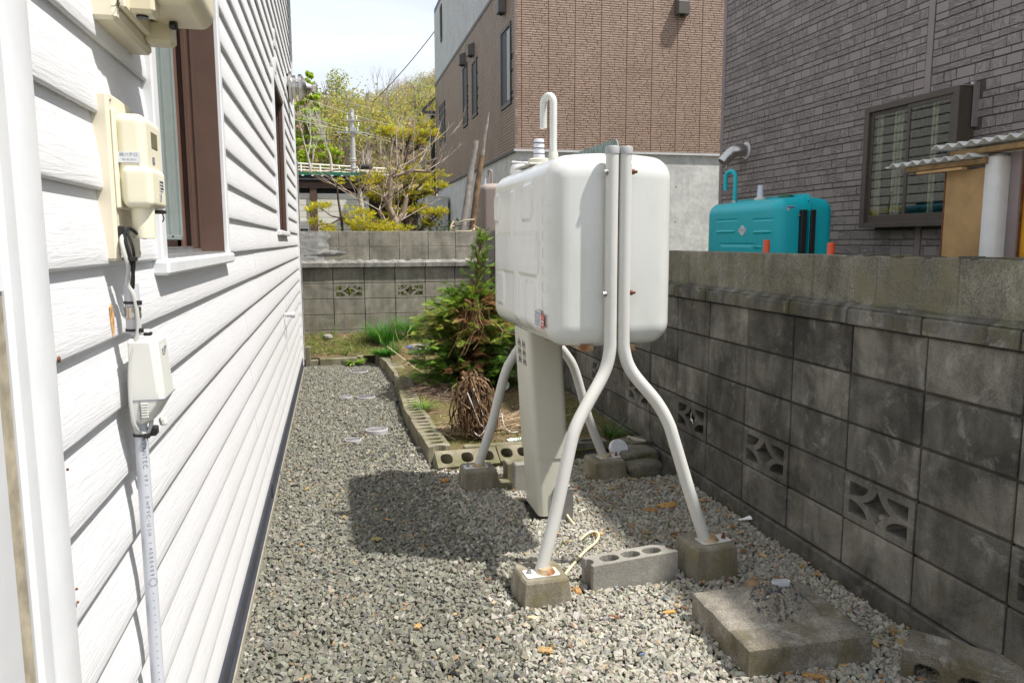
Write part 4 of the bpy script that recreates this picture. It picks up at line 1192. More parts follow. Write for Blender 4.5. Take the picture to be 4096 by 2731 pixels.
for z in (1.690, 1.205):
    m = MB(); m.lathe([(.010, 0), (.014, .001), (.014, .003), (.0095, .003), (.0095, .012), (.006, .013)], (1.072, 2.945, z), (-1, -.25, 0), 6); m.build('bolt', 'dull_steel_mat', tank)
    m = MB(); m.lathe([(.011, 0), (.011, .010), (.006, .011), (.006, .022), (.003, .023)], (1.181, 2.95, z + .004), (1, 0, 0), 6); m.build('bolt', 'rust_mat', tank)
# top fittings
def gooseneck(parent, base, h, r, hook_dir, hr, mat, drop):
    b_ = Vector(base); hd = Vector(hook_dir).normalized(); P = [b_, b_ + Vector((0, 0, h * .5)), b_ + Vector((0, 0, h))]
    for i in range(1, 9):
        a_ = PI * i / 8; P.append(b_ + Vector((0, 0, h + hr * math.sin(a_))) + hd * (hr - hr * math.cos(a_)))
    P.append(P[-1] - Vector((0, 0, drop))); m = MB(); m.tube(P, r, 16); return m.build('vent_pipe', mat, parent, smooth=True)
vp = gooseneck(tank, (.985, 3.41, 1.772), .262, .0165, (-.45, .9, 0), .034, 'tank_white_mat', .105)
m = MB(); m.lathe([(.022, 0), (.022, .05), (.019, .055), (.019, .06)], (.985, 3.41, 1.762), (0, 0, 1), 20); m.build('pipe_socket', 'cabinet_mat', vp, smooth=True)
gg = thing; 
m = MB(); m.lathe([(.052, 0), (.052, .026), (.045, .032), (.02, .034)], (.985, 3.66, 1.782), (0, 0, 1), 26); gb = m.build('gauge_base', 'cabinet_mat', tank, smooth=True)
m = MB(); m.lathe([(.029, .03), (.025, .118), (.022, .124), (.004, .125)], (.985, 3.66, 1.782), (0, 0, 1), 22); m.build('gauge_dome', 'clear_plastic_mat', gb, smooth=True)
m = MB()
for i, zz in enumerate((.052, .078, .104)): m.lathe([(.0288 - .0004 * i, zz), (.0286 - .0004 * i, zz + .0035)], (.985, 3.66, 1.782), (0, 0, 1), 22)
m.build('gauge_mark', 'ink_mat', gb)
m = MB(); m.box(.90, 1.04, 3.70, 3.82, 1.772, 1.784, ch=.005); m.box(.90, 1.04, 3.52, 3.64, 1.772, 1.782, ch=.004); m.build('top_pad', 'cabinet_mat', tank, bevel=.003)
m = MB(); m.lathe([(.056, 0), (.056, .020), (.050, .040), (.044, .050), (.02, .054)], (.975, 4.0, 1.766), (0, 0, 1), 26); fc = m.build('filler_cap', 'pale_metal_mat', tank, smooth=True)
m = MB(); m.box(.93, 1.05, 3.992, 4.008, 1.822, 1.832, ch=.003); m.box(.925, .955, 3.985, 4.015, 1.820, 1.834, ch=.003); m.lathe([(.007, 0), (.007, .022)], (.985, 4.0, 1.815), (0, 0, 1), 12); m.build('cap_handle', 'dull_steel_mat', fc)
# stickers on the lower near corner of the side
p_ = plate('data_label', 'sticker_mat', (.8445, 3.155, 1.092), (0, -1, 0), (0, 0, 1), .10, .072, tank)
print_lines(p_, (.8436, 3.155, 1.092), (0, -1, 0), (0, 0, 1), .09, .064, 9, 'ink_grey_mat', 4)
p_ = plate('warning_label', 'sticker_red_mat', (.8440, 3.078, 1.086), (0, -1, 0), (0, 0, 1), .050, .06, tank)
print_lines(p_, (.8432, 3.078, 1.086), (0, -1, 0), (0, 0, 1), .042, .04, 3, 'sticker_mat', 5)
# angle bar under the tank
m = MB(); m.box(1.00, 1.05, 3.02, 4.12, .962, .990, ch=.002); m.box(1.20, 1.24, 3.02, 4.12, .955, .986, ch=.002); m.build('support_bar', 'rusty_edge_mat', tank)
m = MB(); m.box(1.02, 1.20, 3.40, 3.46, .935, .965, ch=.003); m.build('support_bar', 'rusty_edge_mat', tank)

# pump cabinet, leaning slightly
cabt = thing('pump_cabinet', 'tall cream metal cabinet standing under the white tank with slotted side', 'cabinet', (1.02, 3.77, 0))
def cab_part(x0, x1, y0, y1, z0, z1, r, name, mat='cabinet_mat'):
    poly = rrect((x1 - x0) / 2, (y1 - y0) / 2, r, 5); m = MB(); n_ = len(poly); cx, cy_ = (x0 + x1) / 2, (y0 + y1) / 2
    lean = lambda z: -.058 * (z / .95)
    A = [(cx + a_ + lean(z0), cy_ + b_, z0) for a_, b_ in poly]; B = [(cx + a_ + lean(z1), cy_ + b_, z1) for a_, b_ in poly]
    m.add(A + B, [(i, (i + 1) % n_, n_ + (i + 1) % n_, n_ + i) for i in range(n_)] + [tuple(range(n_))[::-1], tuple(range(n_, 2 * n_))])
    return m.build(name, mat, cabt, smooth=True, auto=40)
cab_part(.972, 1.150, 3.60, 3.90, .335, .985, .028, 'upper_cover'); cab_part(.977, 1.145, 3.605, 3.895, .035, .338, .028, 'lower_cover')
m = MB(); m.box(1.055, 1.11, 3.592, 3.598, 0, .19); m.box(1.055, 1.135, 3.60, 3.604, 0, .19, ch=.001); m.build('bracket', 'dull_steel_mat', cabt)
m = MB(); m.box(1.04, 1.15, 3.594, 3.600, .0, .17); m.v = [(a_, b_, c_) for a_, b_, c_ in m.v]; m.build('bracket', 'dull_steel_mat', cabt)
m = MB()
for col_ in range(2):
    for row_ in range(3):
        for i in range(5):
            y = 3.665 + col_ * .095 + i * .0135; z = .905 - row_ * .044 + (0.012 if i % 2 else 0)
            xx = .972 - .058 * (z / .95); m.box(xx - .0012, xx + .002, y, y + .0042, z - .016, z + .016)
o = m.build('slots', 'black_plastic_mat', cabt); o['kind'] = 'stuff'
bx_ = MB(); bx_.box(1.00, 1.075, 3.594, 3.60, .936, .975, ch=.002); bx_.build('rusty_clip', 'rusty_edge_mat', cabt)

# teal tank over the wall
tpads = [(.20, .62, .15, .006, -.008), (.20, .52, .13, .008, .010), (.78, .63, .18, .006, -.008), (.80, .53, .16, .008, .010), (.60, .42, .30, .006, -.008), (.60, .315, .30, .008, .010),
         (.22, .22, .16, .006, -.008), (.80, .22, .15, .006, -.008), (.24, .40, .04, .006, .010), (1.06, .35, .04, .008, -.006), (.60, .365, .26, .04, .004)]
teal, TX2 = oil_tank('teal_oil_tank', 'teal painted heating oil tank with white sticker behind the right wall', (3.64, 6.0, 0), 'teal_mat', (3.38, 3.90, 5.43, 6.60, .965, 1.735), tpads, crown=.03, res=(8, 150, 130))
m = MB(); m.extr(rrect(.635, .425, .05), [], (TX2 - .002, 6.015, 1.358), (0, 1, 0), (0, 0, 1), (1, 0, 0), .004); m.build('seam_flange', 'teal_mat', teal)
vp = gooseneck(teal, (3.50, 6.30, 1.745), .23, .019, (-.35, .94, 0), .055, 'teal_mat', .11)
m = MB(); m.lathe([(.025, 0), (.025, .03), (.02, .032)], (3.50, 6.30, 1.738), (0, 0, 1), 16); m.build('pipe_socket', 'dull_steel_mat', vp, smooth=True)
m = MB(); m.lathe([(.05, 0), (.05, .018), (.04, .03)], (3.56, 5.98, 1.752), (0, 0, 1), 20); gb = m.build('gauge_base', 'cabinet_mat', teal, smooth=True)
m = MB(); m.lathe([(.027, .03), (.023, .13), (.01, .133)], (3.56, 5.98, 1.752), (0, 0, 1), 18); m.build('gauge_dome', 'clear_plastic_mat', gb, smooth=True)
m = MB(); m.lathe([(.058, 0), (.058, .028), (.05, .034), (.01, .036)], (3.60, 5.66, 1.752), (0, 0, 1), 20); m.build('filler_cap', 'green_roof_mat', teal, smooth=True)
for x_ in (TX2 - .048, TX2 + .032):
    m = MB(); m.box(x_ - .022, x_ + .022, 5.375, 5.425, .0, 1.655, ch=.004); m.build('leg', 'black_plastic_mat', teal)
    m = MB(); m.box(x_ - .022, x_ + .022, 6.60, 6.65, .0, 1.655, ch=.004); m.build('leg', 'black_plastic_mat', teal)
m = MB(); m.lathe([(.010, 0), (.010, .01), (.006, .012)], (TX2 - .075, 5.40, 1.61), (-1, 0, 0), 6); m.lathe([(.010, 0), (.010, .01), (.006, .012)], (TX2 + .056, 5.40, 1.61), (1, 0, 0), 6); m.build('bolt', 'dull_steel_mat', teal)
for z in (1.70, 1.62):
    m = MB(); m.lathe([(.007, 0), (.007, .003)], (TX2 - .0025, 5.40, z + .02), (-1, 0, 0), 10); m.build('flange_hole', 'ink_mat', teal)
xs4 = 3.38
bd = MB(); poly = []
for i in range(48):
    a_ = 2 * PI * i / 48; r_ = 1 + .16 * math.cos(4 * a_); poly.append((.055 * r_ * math.cos(a_), .038 * r_ * math.sin(a_)))
bd.extr(poly, [], (xs4 + .001, 5.94, 1.503), (0, -1, 0), (0, 0, 1), (-1, 0, 0), .0035); bdg = bd.build('maker_badge', 'sticker_mat', teal)
text(bdg, 'サンライズ', (xs4 - .0035, 5.94, 1.503), (0, -1, 0), (0, 0, 1), .0215, 'ink_mat')
p_ = plate('data_label', 'sticker_mat', (xs4 + .0015, 5.70, 1.34), (0, -1, 0), (0, 0, 1), .062, .052, teal); print_lines(p_, (xs4 + .0006, 5.70, 1.331), (0, -1, 0), (0, 0, 1), .052, .028, 4, 'ink_grey_mat', 6)
bnd = plate('label_band', 'sticker_red_mat', (xs4 + .0006, 5.70, 1.358), (0, -1, 0), (0, 0, 1), .058, .017, p_)
p_ = plate('warning_label', 'sticker_red_mat', (xs4 + .0015, 5.622, 1.342), (0, -1, 0), (0, 0, 1), .050, .052, teal); print_lines(p_, (xs4 + .0006, 5.622, 1.342), (0, -1, 0), (0, 0, 1), .044, .046, 4, 'sticker_mat', 7)
p_ = plate('tall_label', 'sticker_mat', (xs4 + .0015, 5.552, 1.40), (0, -1, 0), (0, 0, 1), .050, .20, teal)
print_lines(p_, (xs4 + .0006, 5.552, 1.40), (0, -1, 0), (0, 0, 1), .042, .19, 16, 'ink_grey_mat', 8)
p_ = plate('maker_label', 'sticker_mat', (3.500, 5.4205, 1.668), (1, 0, 0), (0, 0, 1), .072, .034, teal)
plate('label_band', 'ink_blue_mat', (3.500, 5.4190, 1.676), (1, 0, 0), (0, 0, 1), .064, .010, p_); print_lines(p_, (3.500, 5.4190, 1.661), (1, 0, 0), (0, 0, 1), .060, .012, 2, 'ink_grey_mat', 9)
for x_, y_, z_, lb in ((2.50, 4.11, 1.420, 'orange plastic stake rising behind the wall in front of the teal tank'), (2.52, 3.53, 1.405, 'orange plastic stake rising behind the wall to the right of the teal tank')):
    m = MB(); m.lathe([(.0185, 0), (.0185, z_), (.017, z_ + .002), (.0155, z_ + .002), (.0150, z_ - .03)], (x_, y_, 0), (0, .0, 1), 18)
    tag(m.build('orange_stake', 'orange_tube_mat', smooth=True), lb, 'stake')
# pink tank far behind
pk, TX3 = oil_tank('pink_oil_tank', 'dusty pink oil tank mostly hidden behind the white one', (2.5, 12.0, 0), 'pink_tank_mat', (2.22, 2.74, 11.6, 12.4, 1.50, 2.27), [(.2, .5, .09, .1, -.01), (.2, .2, .09, .1, .009), (.5, .5, .09, .1, -.01), (.5, .2, .09, .1, .009)], res=(6, 40, 40))
gooseneck(pk, (2.42, 11.8, 2.27), .20, .016, (-.4, .6, 0), .035, 'pink_tank_mat', .09)
m = MB(); m.lathe([(.045, 0), (.045, .02), (.024, .022), (.022, .11), (.01, .112)], (2.33, 11.85, 2.27), (0, 0, 1), 16); m.build('gauge_dome', 'clear_plastic_mat', pk, smooth=True)
for x_, y_ in ((2.3, 11.7), (2.66, 11.7), (2.3, 12.3), (2.66, 12.3)):
    m = MB(); m.tube([(x_, y_, 0), (x_, y_, 1.55)], .03, 10); m.build('leg', 'pink_tank_mat', pk)

# ================================================================== LOOSE CONCRETE
def footing(cx, cy_, top, hw_t, hw_b, rot, label, group='concrete footings under the tank legs'):
    m = MB(); c_, s_ = math.cos(rot), math.sin(rot); n_ = 7; vs = []
    zs = [-.06, top * .35, top * .7, top - .012, top]
    for k_, z in enumerate(zs):
        f = (z + .06) / (top + .06); hw = hw_b + (hw_t - hw_b) * f - (.006 if k_ == 4 else 0)
        for sx, sy_ in ((-1, -1), (-.5, -1), (0, -1), (.5, -1), (1, -1), (1, -.5), (1, 0), (1, .5), (1, 1), (.5, 1), (0, 1), (-.5, 1), (-1, 1), (-1, .5), (-1, 0), (-1, -.5)):
            if abs(sx) == 1 and abs(sy_) == 1: q = .955
            else: q = 1
            a_, b_ = sx * hw * q, sy_ * hw * q; j = .003 * mnoise.noise(Vector((cx * 9 + a_ * 30, cy_ * 7 + b_ * 30, z * 30)))
            vs.append((cx + (a_ * c_ - b_ * s_) * (1 + j * 4), cy_ + (a_ * s_ + b_ * c_) * (1 + j * 4), z + j * .5))
    n_ = 16; fs = [(i * n_ + j, i * n_ + (j + 1) % n_, (i + 1) * n_ + (j + 1) % n_, (i + 1) * n_ + j) for i in range(4) for j in range(n_)]
    fs.append(tuple(range(4 * n_, 5 * n_))); m.add(vs, fs)
    o = m.build('concrete_footing', 'footing_mat', smooth=False, bevel=.004)
    return tag(o, label, 'footing', group)
footing(.770, 2.825, .112, .092, .112, .05, 'concrete footing under the near left leg of the white tank')
footing(1.520, 2.885, .150, .095, .115, .08, 'stained concrete footing under the near right leg, taller than the others')
footing(.785, 4.262, .120, .096, .114, .02, 'concrete footing under the far left leg beside the holed edging')
footing(1.565, 4.275, .120, .098, .118, .06, 'concrete footing under the far right leg beside the wall')

def ov(cx, cy_, rx, ry, p=2.6, n=14):
    return [(cx + rx * math.copysign(abs(math.cos(a_)) ** (2 / p), math.cos(a_)), cy_ + ry * math.copysign(abs(math.sin(a_)) ** (2 / p), math.sin(a_))) for a_ in [2 * PI * i / n for i in range(n)]]
def hollow_poly(L_, T_, nh=3, notch=True, rx=.034, ry=None):
    ry = ry or T_ * .29; hl, ht = L_ / 2, T_ / 2
    pts = []
    nd, nh_ = .026, T_ * .27
    def side(sx):
        arc = []
        for i in range(7):
            t = -PI / 2 + PI * i / 6; arc.append((sx * (hl - nd * math.cos(t)), nh_ * math.sin(t)))
        return arc
    if notch: pts = [(-hl, -ht), (hl, -ht)] + side(1) + [(hl, ht), (-hl, ht)] + side(-1)[::-1]
    else: pts = [(-hl, -ht), (hl, -ht), (hl, ht), (-hl, ht)]
    sp_ = L_ / (nh + 1) if notch else L_ / nh
    cs = [(-hl + sp_ * (i + 1)) if notch else (-hl + sp_ * (i + .5)) for i in range(nh)]
    return pts, [ov(c_, 0, rx, ry) for c_ in cs]
def hollow(L_, T_, H_, o, rot, mat, top_z, label=None, group=None, parent=None, nh=3, notch=True, tilt=0, rx=.034, name='hollow_block', roll=0, ry=None):
    pts, holes = hollow_poly(L_, T_, nh, notch, rx, ry); m = MB()
    m.extr(pts, holes, (0, 0, -H_ / 2), (1, 0, 0), (0, 1, 0), (0, 0, 1), H_)
    M_ = Matrix.Translation((o[0], o[1], top_z - H_ / 2)) @ Matrix.Rotation(rot, 4, 'Z') @ Matrix.Rotation(tilt, 4, 'Y') @ Matrix.Rotation(roll, 4, 'X')
    m.v = [tuple(M_ @ Vector(p)) for p in m.v]
    ob = m.build(name, mat, parent, bevel=.0035)
    if label: tag(ob, label, 'concrete block', group)
    return ob
hollow(.40, .105, .19, (1.170, 2.868, 0), .135, 'hollow_block_mat', .125, 'clean grey hollow concrete block with three holes between the front footings', rx=.042, tilt=-.012)
# path edging : row of hollow blocks, tops follow the kinked line
line = [(.640, 4.84), (.585, 5.90), (.612, 6.86), (.628, 7.70), (.592, 8.45), (.50, 9.25)]
def along(s_):
    acc = 0
    for (a_, b_), (c_, d_) in zip(line[:-1], line[1:]):
        l_ = math.hypot(c_ - a_, d_ - b_)
        if s_ <= acc + l_: t = (s_ - acc) / l_; return a_ + (c_ - a_) * t, b_ + (d_ - b_) * t, math.atan2(d_ - b_, c_ - a_)
        acc += l_
    return line[-1][0], line[-1][1], math.atan2(line[-1][1] - line[-2][1], line[-1][0] - line[-2][0])
ords = ['nearest', 'second', 'third', 'fourth', 'fifth', 'sixth', 'seventh', 'eighth', 'ninth', 'tenth', 'last']
re_ = random.Random(4)
for i in range(11):
    x, y, a_ = along(.2 + i * .402)
    lb = {0: 'nearest hollow block of the mossy path edging', 10: 'farthest hollow block of the path edging by the green clump'}.get(i, '%s hollow block of the path edging counted from the tank' % ords[i])
    hollow(.396, .148, .17, (x + re_.uniform(-.004, .004), y), a_ + re_.uniform(-.02, .02), 'edging_mat', .100 + .006 * i * .3 + re_.uniform(-.004, .004), lb, 'hollow blocks edging the gravel path', rx=.027, ry=.045)
# rear edging
for (x, y, l_, a_, z, lb) in ((-.29, 9.03, .18, 0, .075, 'short mossy kerb piece at the far corner of the house'), (.02, 9.02, .43, .0, .090, 'long mossy kerb piece across the far end of the gravel'), (.335, 9.14, .30, .85, .10, 'slanting kerb piece at the far end of the gravel')):
    m = MB(); m.box(-l_ / 2, l_ / 2, -.05, .05, -.1, z, ch=.010); M_ = Matrix.Translation((x, y, 0)) @ Matrix.Rotation(a_, 4, 'Z'); m.v = [tuple(M_ @ Vector(p)) for p in m.v]
    tag(m.build('kerb_piece', 'edging_mat', bevel=.005), lb, 'kerb', 'mossy kerb pieces at the end of the path')
box_o = box('kerb_post', 'edging_mat', (-.352, -.285, 8.93, 9.0, -.05, .235), ch=.008); tag(box_o, 'upright concrete stub standing at the far corner of the house', 'concrete stub')
# garden front edge
hollow(.40, .15, .12, (.785, 4.685, 0), .06, 'edging_mat', .075, 'mossy hollow block lying across the near edge of the garden bed', rx=.038, nh=3, notch=False, roll=.5)
hollow(.22, .15, .12, (1.10, 4.70, 0), .02, 'edging_mat', .080, 'half buried mossy block next to the cream cabinet', rx=.038, nh=2, notch=False, roll=.45)
hollow(.40, .12, .12, (1.56, 4.80, 0), .03, 'stone_mat', .085, 'dark hollow block behind the far right footing', rx=.075, nh=2, notch=False)
m = MB(); m.box(.80, 1.20, 4.84, 4.90, .0, .085, ch=.006); tag(m.build('slab_strip', 'edging_mat', bevel=.004), 'low concrete strip behind the holed edging of the garden', 'kerb')
m = MB(); m.box(-.055, .055, -.03, .03, -.05, .165, ch=.005); M_ = Matrix.Translation((1.015, 4.13, 0)) @ Matrix.Rotation(.05, 4, 'Z'); m.v = [tuple(M_ @ Vector(p)) for p in m.v]
tag(m.build('upright_block', 'hollow_block_mat', bevel=.003), 'clean block standing upright just left of the cream cabinet', 'concrete block')
m = MB(); m.box(-.07, .07, -.05, .05, -.05, .13, ch=.005); M_ = Matrix.Translation((1.02, 4.30, 0)) @ Matrix.Rotation(.02, 4, 'Z'); m.v = [tuple(M_ @ Vector(p)) for p in m.v]
tag(m.build('upright_block', 'edging_mat', bevel=.003), 'yellowish block standing behind the clean upright block', 'concrete block')
m = MB(); m.box(.885, .965, 4.15, 4.30, -.03, .035, ch=.006); tag(m.build('flat_block', 'edging_mat'), 'small flat mossy block lying behind the left footing', 'concrete block')

def rock(name, c_, s_, seed, label, cat='stone', mat='stone_mat', sub=2, blocky=.5):
    bm = bmesh.new(); bmesh.ops.create_icosphere(bm, subdivisions=3, radius=1)
    off = Vector((seed * 3.1, seed * 1.7, 0))
    for v in bm.verts:
        p = v.co.copy(); mxx = max(abs(p.x), abs(p.y), abs(p.z)); p = p.lerp(p / mxx * .9, blocky)
        p *= 1 + .16 * mnoise.noise(p * 1.3 + off) + .06 * mnoise.noise(p * 4 + off)
        v.co = Vector((p.x * s_[0], p.y * s_[1], p.z * s_[2]))
    me = bpy.data.meshes.new(name); bm.to_mesh(me); bm.free(); me.materials.append(MATS[mat])
    me.polygons.foreach_set('use_smooth', [True] * len(me.polygons))
    o = link_mesh(name, me, Vector(c_)); o.rotation_euler = (0, 0, seed * .7)
    return tag(o, label, cat)
o = rock('flat_stone', (1.86, 4.49, .05), (.145, .10, .055), 0, 'flat dark stone behind the long stone next to the far right footing', blocky=.9); o.rotation_euler = (.1, 0, .1)
o = rock('flat_stone', (1.80, 4.24, .04), (.125, .075, .055), 1, 'long rough dark stone beside the far right footing', blocky=.9); o.rotation_euler = (0, 0, .05)
hollow(.17, .16, .10, (1.93, 4.66, 0), .2, 'stone_mat', .11, 'mossy broken block with a round hole by the wall foot', rx=.045, nh=1, notch=False, ry=.05)
m = MB(); m.tube([(1.97, 4.60, .10), (1.90, 4.74, .10)], .018, 10); m.tube([(1.965, 4.605, .10), (1.971, 4.598, .10)], .0185, 10); tag(m.build('pipe_stub', 'base_board_mat'), 'short bit of tube lying on the stones by the wall', 'pipe')
m = MB(); m.tube([(1.97, 4.42, .035), (1.86, 4.45, .035)], .022, 12); tag(m.build('clay_pipe', 'rust_mat'), 'short red-brown clay pipe lying by the wall foot', 'pipe')
rock('stone_chip', (1.17, 4.00, .03), (.05, .05, .06), 5, 'rounded grey stone behind the cream cabinet', mat='hollow_block_mat', blocky=.2)
rock('stone', (1.22, 9.40, gh(1.2, 9.4) + .06), (.16, .11, .09), 3, 'grey boulder in the bed beside the evergreen shrub', mat='stone_mat')
rock('stone', (.98, 8.75, gh(.98, 8.75) + .045), (.17, .12, .07), 4, 'flat-topped grey stone left of the evergreen shrub', mat='hollow_block_mat', blocky=.7)
rock('stone', (-.10, 9.74, gh(-.1, 9.74) + .03), (.07, .06, .035), 6, 'small pale stone at the foot of the back wall', mat='hollow_block_mat', blocky=.3)
rock('stone', (.75, 9.55, gh(.75, 9.55) + .03), (.16, .10, .08), 8, 'low grey rock under the green grass clump by the back wall', mat='stone_mat')
rock('stone', (2.075, 2.485, .335), (.030, .035, .020), 9, 'small stone lodged in the star opening of the right wall', mat='hollow_block_mat', blocky=.6)
rock('stone', (1.55, 2.545, .09), (.03, .03, .02), 2, 'piece of brown wood-like stone between footing and slab', mat='log_mat', blocky=.6)
# wire coil in the vent block
m = MB(); P = []
for i in range(120):
    a_ = i / 120 * 2 * PI * 7; P.append((2.035 + .0035 * (i / 17 % 1) * 3, 4.066 + .026 * math.cos(a_) + .012 * (i / 120 - .5), .385 + .045 * math.sin(a_)))
m.tube(P, .0016, 5); tag(m.build('wire_coil', 'chrome_wire_mat', smooth=True), 'coil of shiny wire stuffed in a star opening of the right wall', 'wire coil')

# broken base slab with conical stub
sl = thing('base_slab', 'square weathered concrete slab with a rough mound in a sunken centre', 'concrete slab', (1.5, 2.3, 0))
m = MB(); cxs, cys, hs = 1.495, 2.292, .226; rot = -.02; NG = 44; vs = []
def slab_h(u_, v_):
    """u_, v_ in -1..1"""
    x_, y_ = cxs + u_ * hs, cys + v_ * hs * .93
    n_ = mnoise.noise(Vector((u_ * 5, v_ * 5, 1))) * .006 + mnoise.noise(Vector((u_ * 16, v_ * 16, 2))) * .004
    d_ = max(abs(x_ - 1.515) / .135, abs(y_ - 2.325) / .105) + .10 * mnoise.noise(Vector((u_ * 4, v_ * 4, 6))); d2 = math.hypot((x_ - 1.515) / .145, (y_ - 2.325) / .115)
    d_ = .6 * d_ + .4 * d2
    z = .118 + n_ * .5
    pyr = .205 - .092 * max(0, d_ - .24) / .76 + n_ * 1.8
    lowf = .5 + .5 * math.tanh(-(x_ - 1.56) * 14 - (y_ - 2.36) * 10)   # sunken only on the near left sides
    flo = .118 - .007 * lowf
    if d_ < 1.02: z = max(flo + n_, min(pyr, .194 + n_))
    return z
for j in range(NG + 1):
    for i in range(NG + 1):
        u_, v_ = -1 + 2 * i / NG, -1 + 2 * j / NG; e_ = max(abs(u_), abs(v_)); z = slab_h(u_, v_) - (.010 if e_ > .985 else (.002 if e_ > .94 else 0))
        jx = .006 * mnoise.noise(Vector((u_ * 3, v_ * 3, 9))); vs.append((cxs + u_ * hs * (1 if e_ < .985 else 1.0) + jx + v_ * .004, cys + v_ * hs * .93 + jx + u_ * -.004, z))
fs = [(j * (NG + 1) + i, j * (NG + 1) + i + 1, (j + 1) * (NG + 1) + i + 1, (j + 1) * (NG + 1) + i) for j in range(NG) for i in range(NG)]
ring_ = [i for i in range(NG + 1)] + [(j + 1) * (NG + 1) - 1 for j in range(1, NG + 1)] + [NG * (NG + 1) + i for i in range(NG - 1, -1, -1)] + [j * (NG + 1) for j in range(NG - 1, 0, -1)]
b0 = len(vs); vs += [(vs[i][0] + .004 * mnoise.noise(Vector(vs[i]) * 14), vs[i][1] + .004 * mnoise.noise(Vector(vs[i]) * 11), -.06) for i in ring_]; k = len(ring_)
fs += [(ring_[(i + 1) % k], ring_[i], b0 + i, b0 + (i + 1) % k) for i in range(k)]
m.add(vs, fs)
for q_, f_ in enumerate(m.f[:NG * NG]):
    x_, y_ = vs[f_[0]][0], vs[f_[0]][1]
    if max(abs(x_ - 1.490) / .085, abs(y_ - 2.300) / .075) + .35 * mnoise.noise(Vector((x_ * 20, y_ * 20, 6))) < 1.0: m.mi[q_] = 1
m.build('slab', ['old_slab_mat', 'aggregate_mat'], sl, smooth=True, auto=45)
BG = Big(); bv, bf = shard_base(21, .8); n = 200; a_ = rng.random(n) * 2 * PI; r_ = np.sqrt(rng.random(n)); U = (1.495 + .095 * r_ * np.cos(a_) - cxs) / hs; Vv = (2.305 + .085 * r_ * np.sin(a_) - cys) / (hs * .93)
T = np.array([(cxs + u_ * hs, cys + v_ * hs * .93, slab_h(u_, v_) - .001) for u_, v_ in zip(U, Vv)])
BG.add(bv, bf, rotz_tilt(n, 1.5, (.0022, .0075), (.3, .3, .3)), T, pick([(.07, .075, .085), (.12, .11, .10), (.24, .20, .14), (.30, .29, .27)], (5, 5, 2, 2), n))
BG.build('aggregate', 'gravel_mat', sl, kind='stuff')
m = MB(); pts = rrect(.034, .013, .0129, 6); inn = rrect(.0305, .0100, .0099, 6)
m.extr(pts, [inn], (1.530, 2.332, .178), (1, -.1, 0), (.1, 1, 0), (0, 0, 1), .030); m.build('oval_pipe', 'pvc_pipe_mat', sl); m = MB(); m.extr(inn, [], (1.530, 2.332, .184), (1, -.1, 0), (.1, 1, 0), (0, 0, 1), .016); m.build('oval_pipe_fill', 'cable_grey_mat', sl)
# hollow block on its side at the right edge
m = MB(); pts, holes = rect(-.20, .20, -.095, .095), [ov(-.125, 0, .038, .055, 4), ov(0, 0, .038, .055, 4), ov(.125, 0, .038, .055, 4)]
m.extr(pts, [[(a_, b_ - .0) for a_, b_ in h_] for h_ in holes], (0, -.07, 0), (1, 0, 0), (0, 0, 1), (0, 1, 0), .14)
M_ = Matrix.Translation((1.935, 1.875, .022)) @ Matrix.Rotation(math.radians(-52), 4, 'Z') @ Matrix.Rotation(.05, 4, 'X'); m.v = [tuple(M_ @ Vector(p)) for p in m.v]
tag(m.build('hollow_block', 'old_slab_mat', bevel=.006), 'worn hollow block half sunk in the gravel at the wall foot, lower right', 'concrete block')

# drain covers
def cover(c_, r, label, h=.022, tilt=0.0):
    t = thing('drain_cover', label, 'drain cover', (c_[0], c_[1], 0), 'round grey plastic drain covers in the gravel')
    m = MB(); m.lathe([(r, -.02), (r, h - .002), (r - .002, h), (r - .004, h)], (c_[0], c_[1], 0), (0, tilt, 1), 40); m.build('lid', 'drain_cover_mat', t, smooth=True, auto=35)
    m = MB()
    for q in (.92, .72, .55, .38, .2): m.lathe([(r * q, h), (r * q, h + .0014), (r * q - .003, h + .0014), (r * q - .003, h)], (c_[0], c_[1], 0), (0, tilt, 1), 40)
    m.build('lid_ridge', 'drain_cover_mat', t)
cover((.275, 5.66), .083, 'larger nearer drain cover standing proud of the gravel', .036, .03)
cover((.098, 5.46), .060, 'smaller nearer drain cover flush with the gravel', .022)
cover((.253, 6.98), .082, 'larger drain cover of the middle pair on the path', .024)
cover((.071, 7.02), .060, 'smaller drain cover of the middle pair on the path', .024)
cover((.240, 8.42), .095, 'farthest single drain cover before the mossy kerb', .022)
# bits lying on the gravel
cbl = thing('ground_cable', 'cream electric cable arching over the gravel behind the hollow block', 'cable', (1.05, 3.15, 0))
m = MB(); m.tube(smooth_path([(.86, 2.90, .012), (.93, 2.985, .02), (1.06, 3.155, .022), (1.155, 3.255, .026), (1.192, 3.325, .032), (1.175, 3.36, .034), (1.140, 3.345, .030), (1.10, 3.33, .008)]), .0062, 10); m.build('cable_end', 'cable_cream_mat', cbl, smooth=True)
m = MB(); m.tube(smooth_path([(1.10, 3.62, .10), (1.118, 3.600, .04), (1.128, 3.56, .020), (1.135, 3.52, .010)]), .0062, 10); m.build('cable_end', 'cable_cream_mat', cbl, smooth=True)
m = MB(); m.lathe([(.009, -.01), (.010, 0), (.009, .012)], (1.160, 3.357, .033), (1, .5, 0), 10); m.build('grip', 'cable_grey_mat', cbl)
sc = thing('plastic_scoop', 'broken white plastic funnel piece lying near the foot of the wall', 'plastic piece', (1.99, 3.36, .02))
m = MB(); vs = []; fs = []
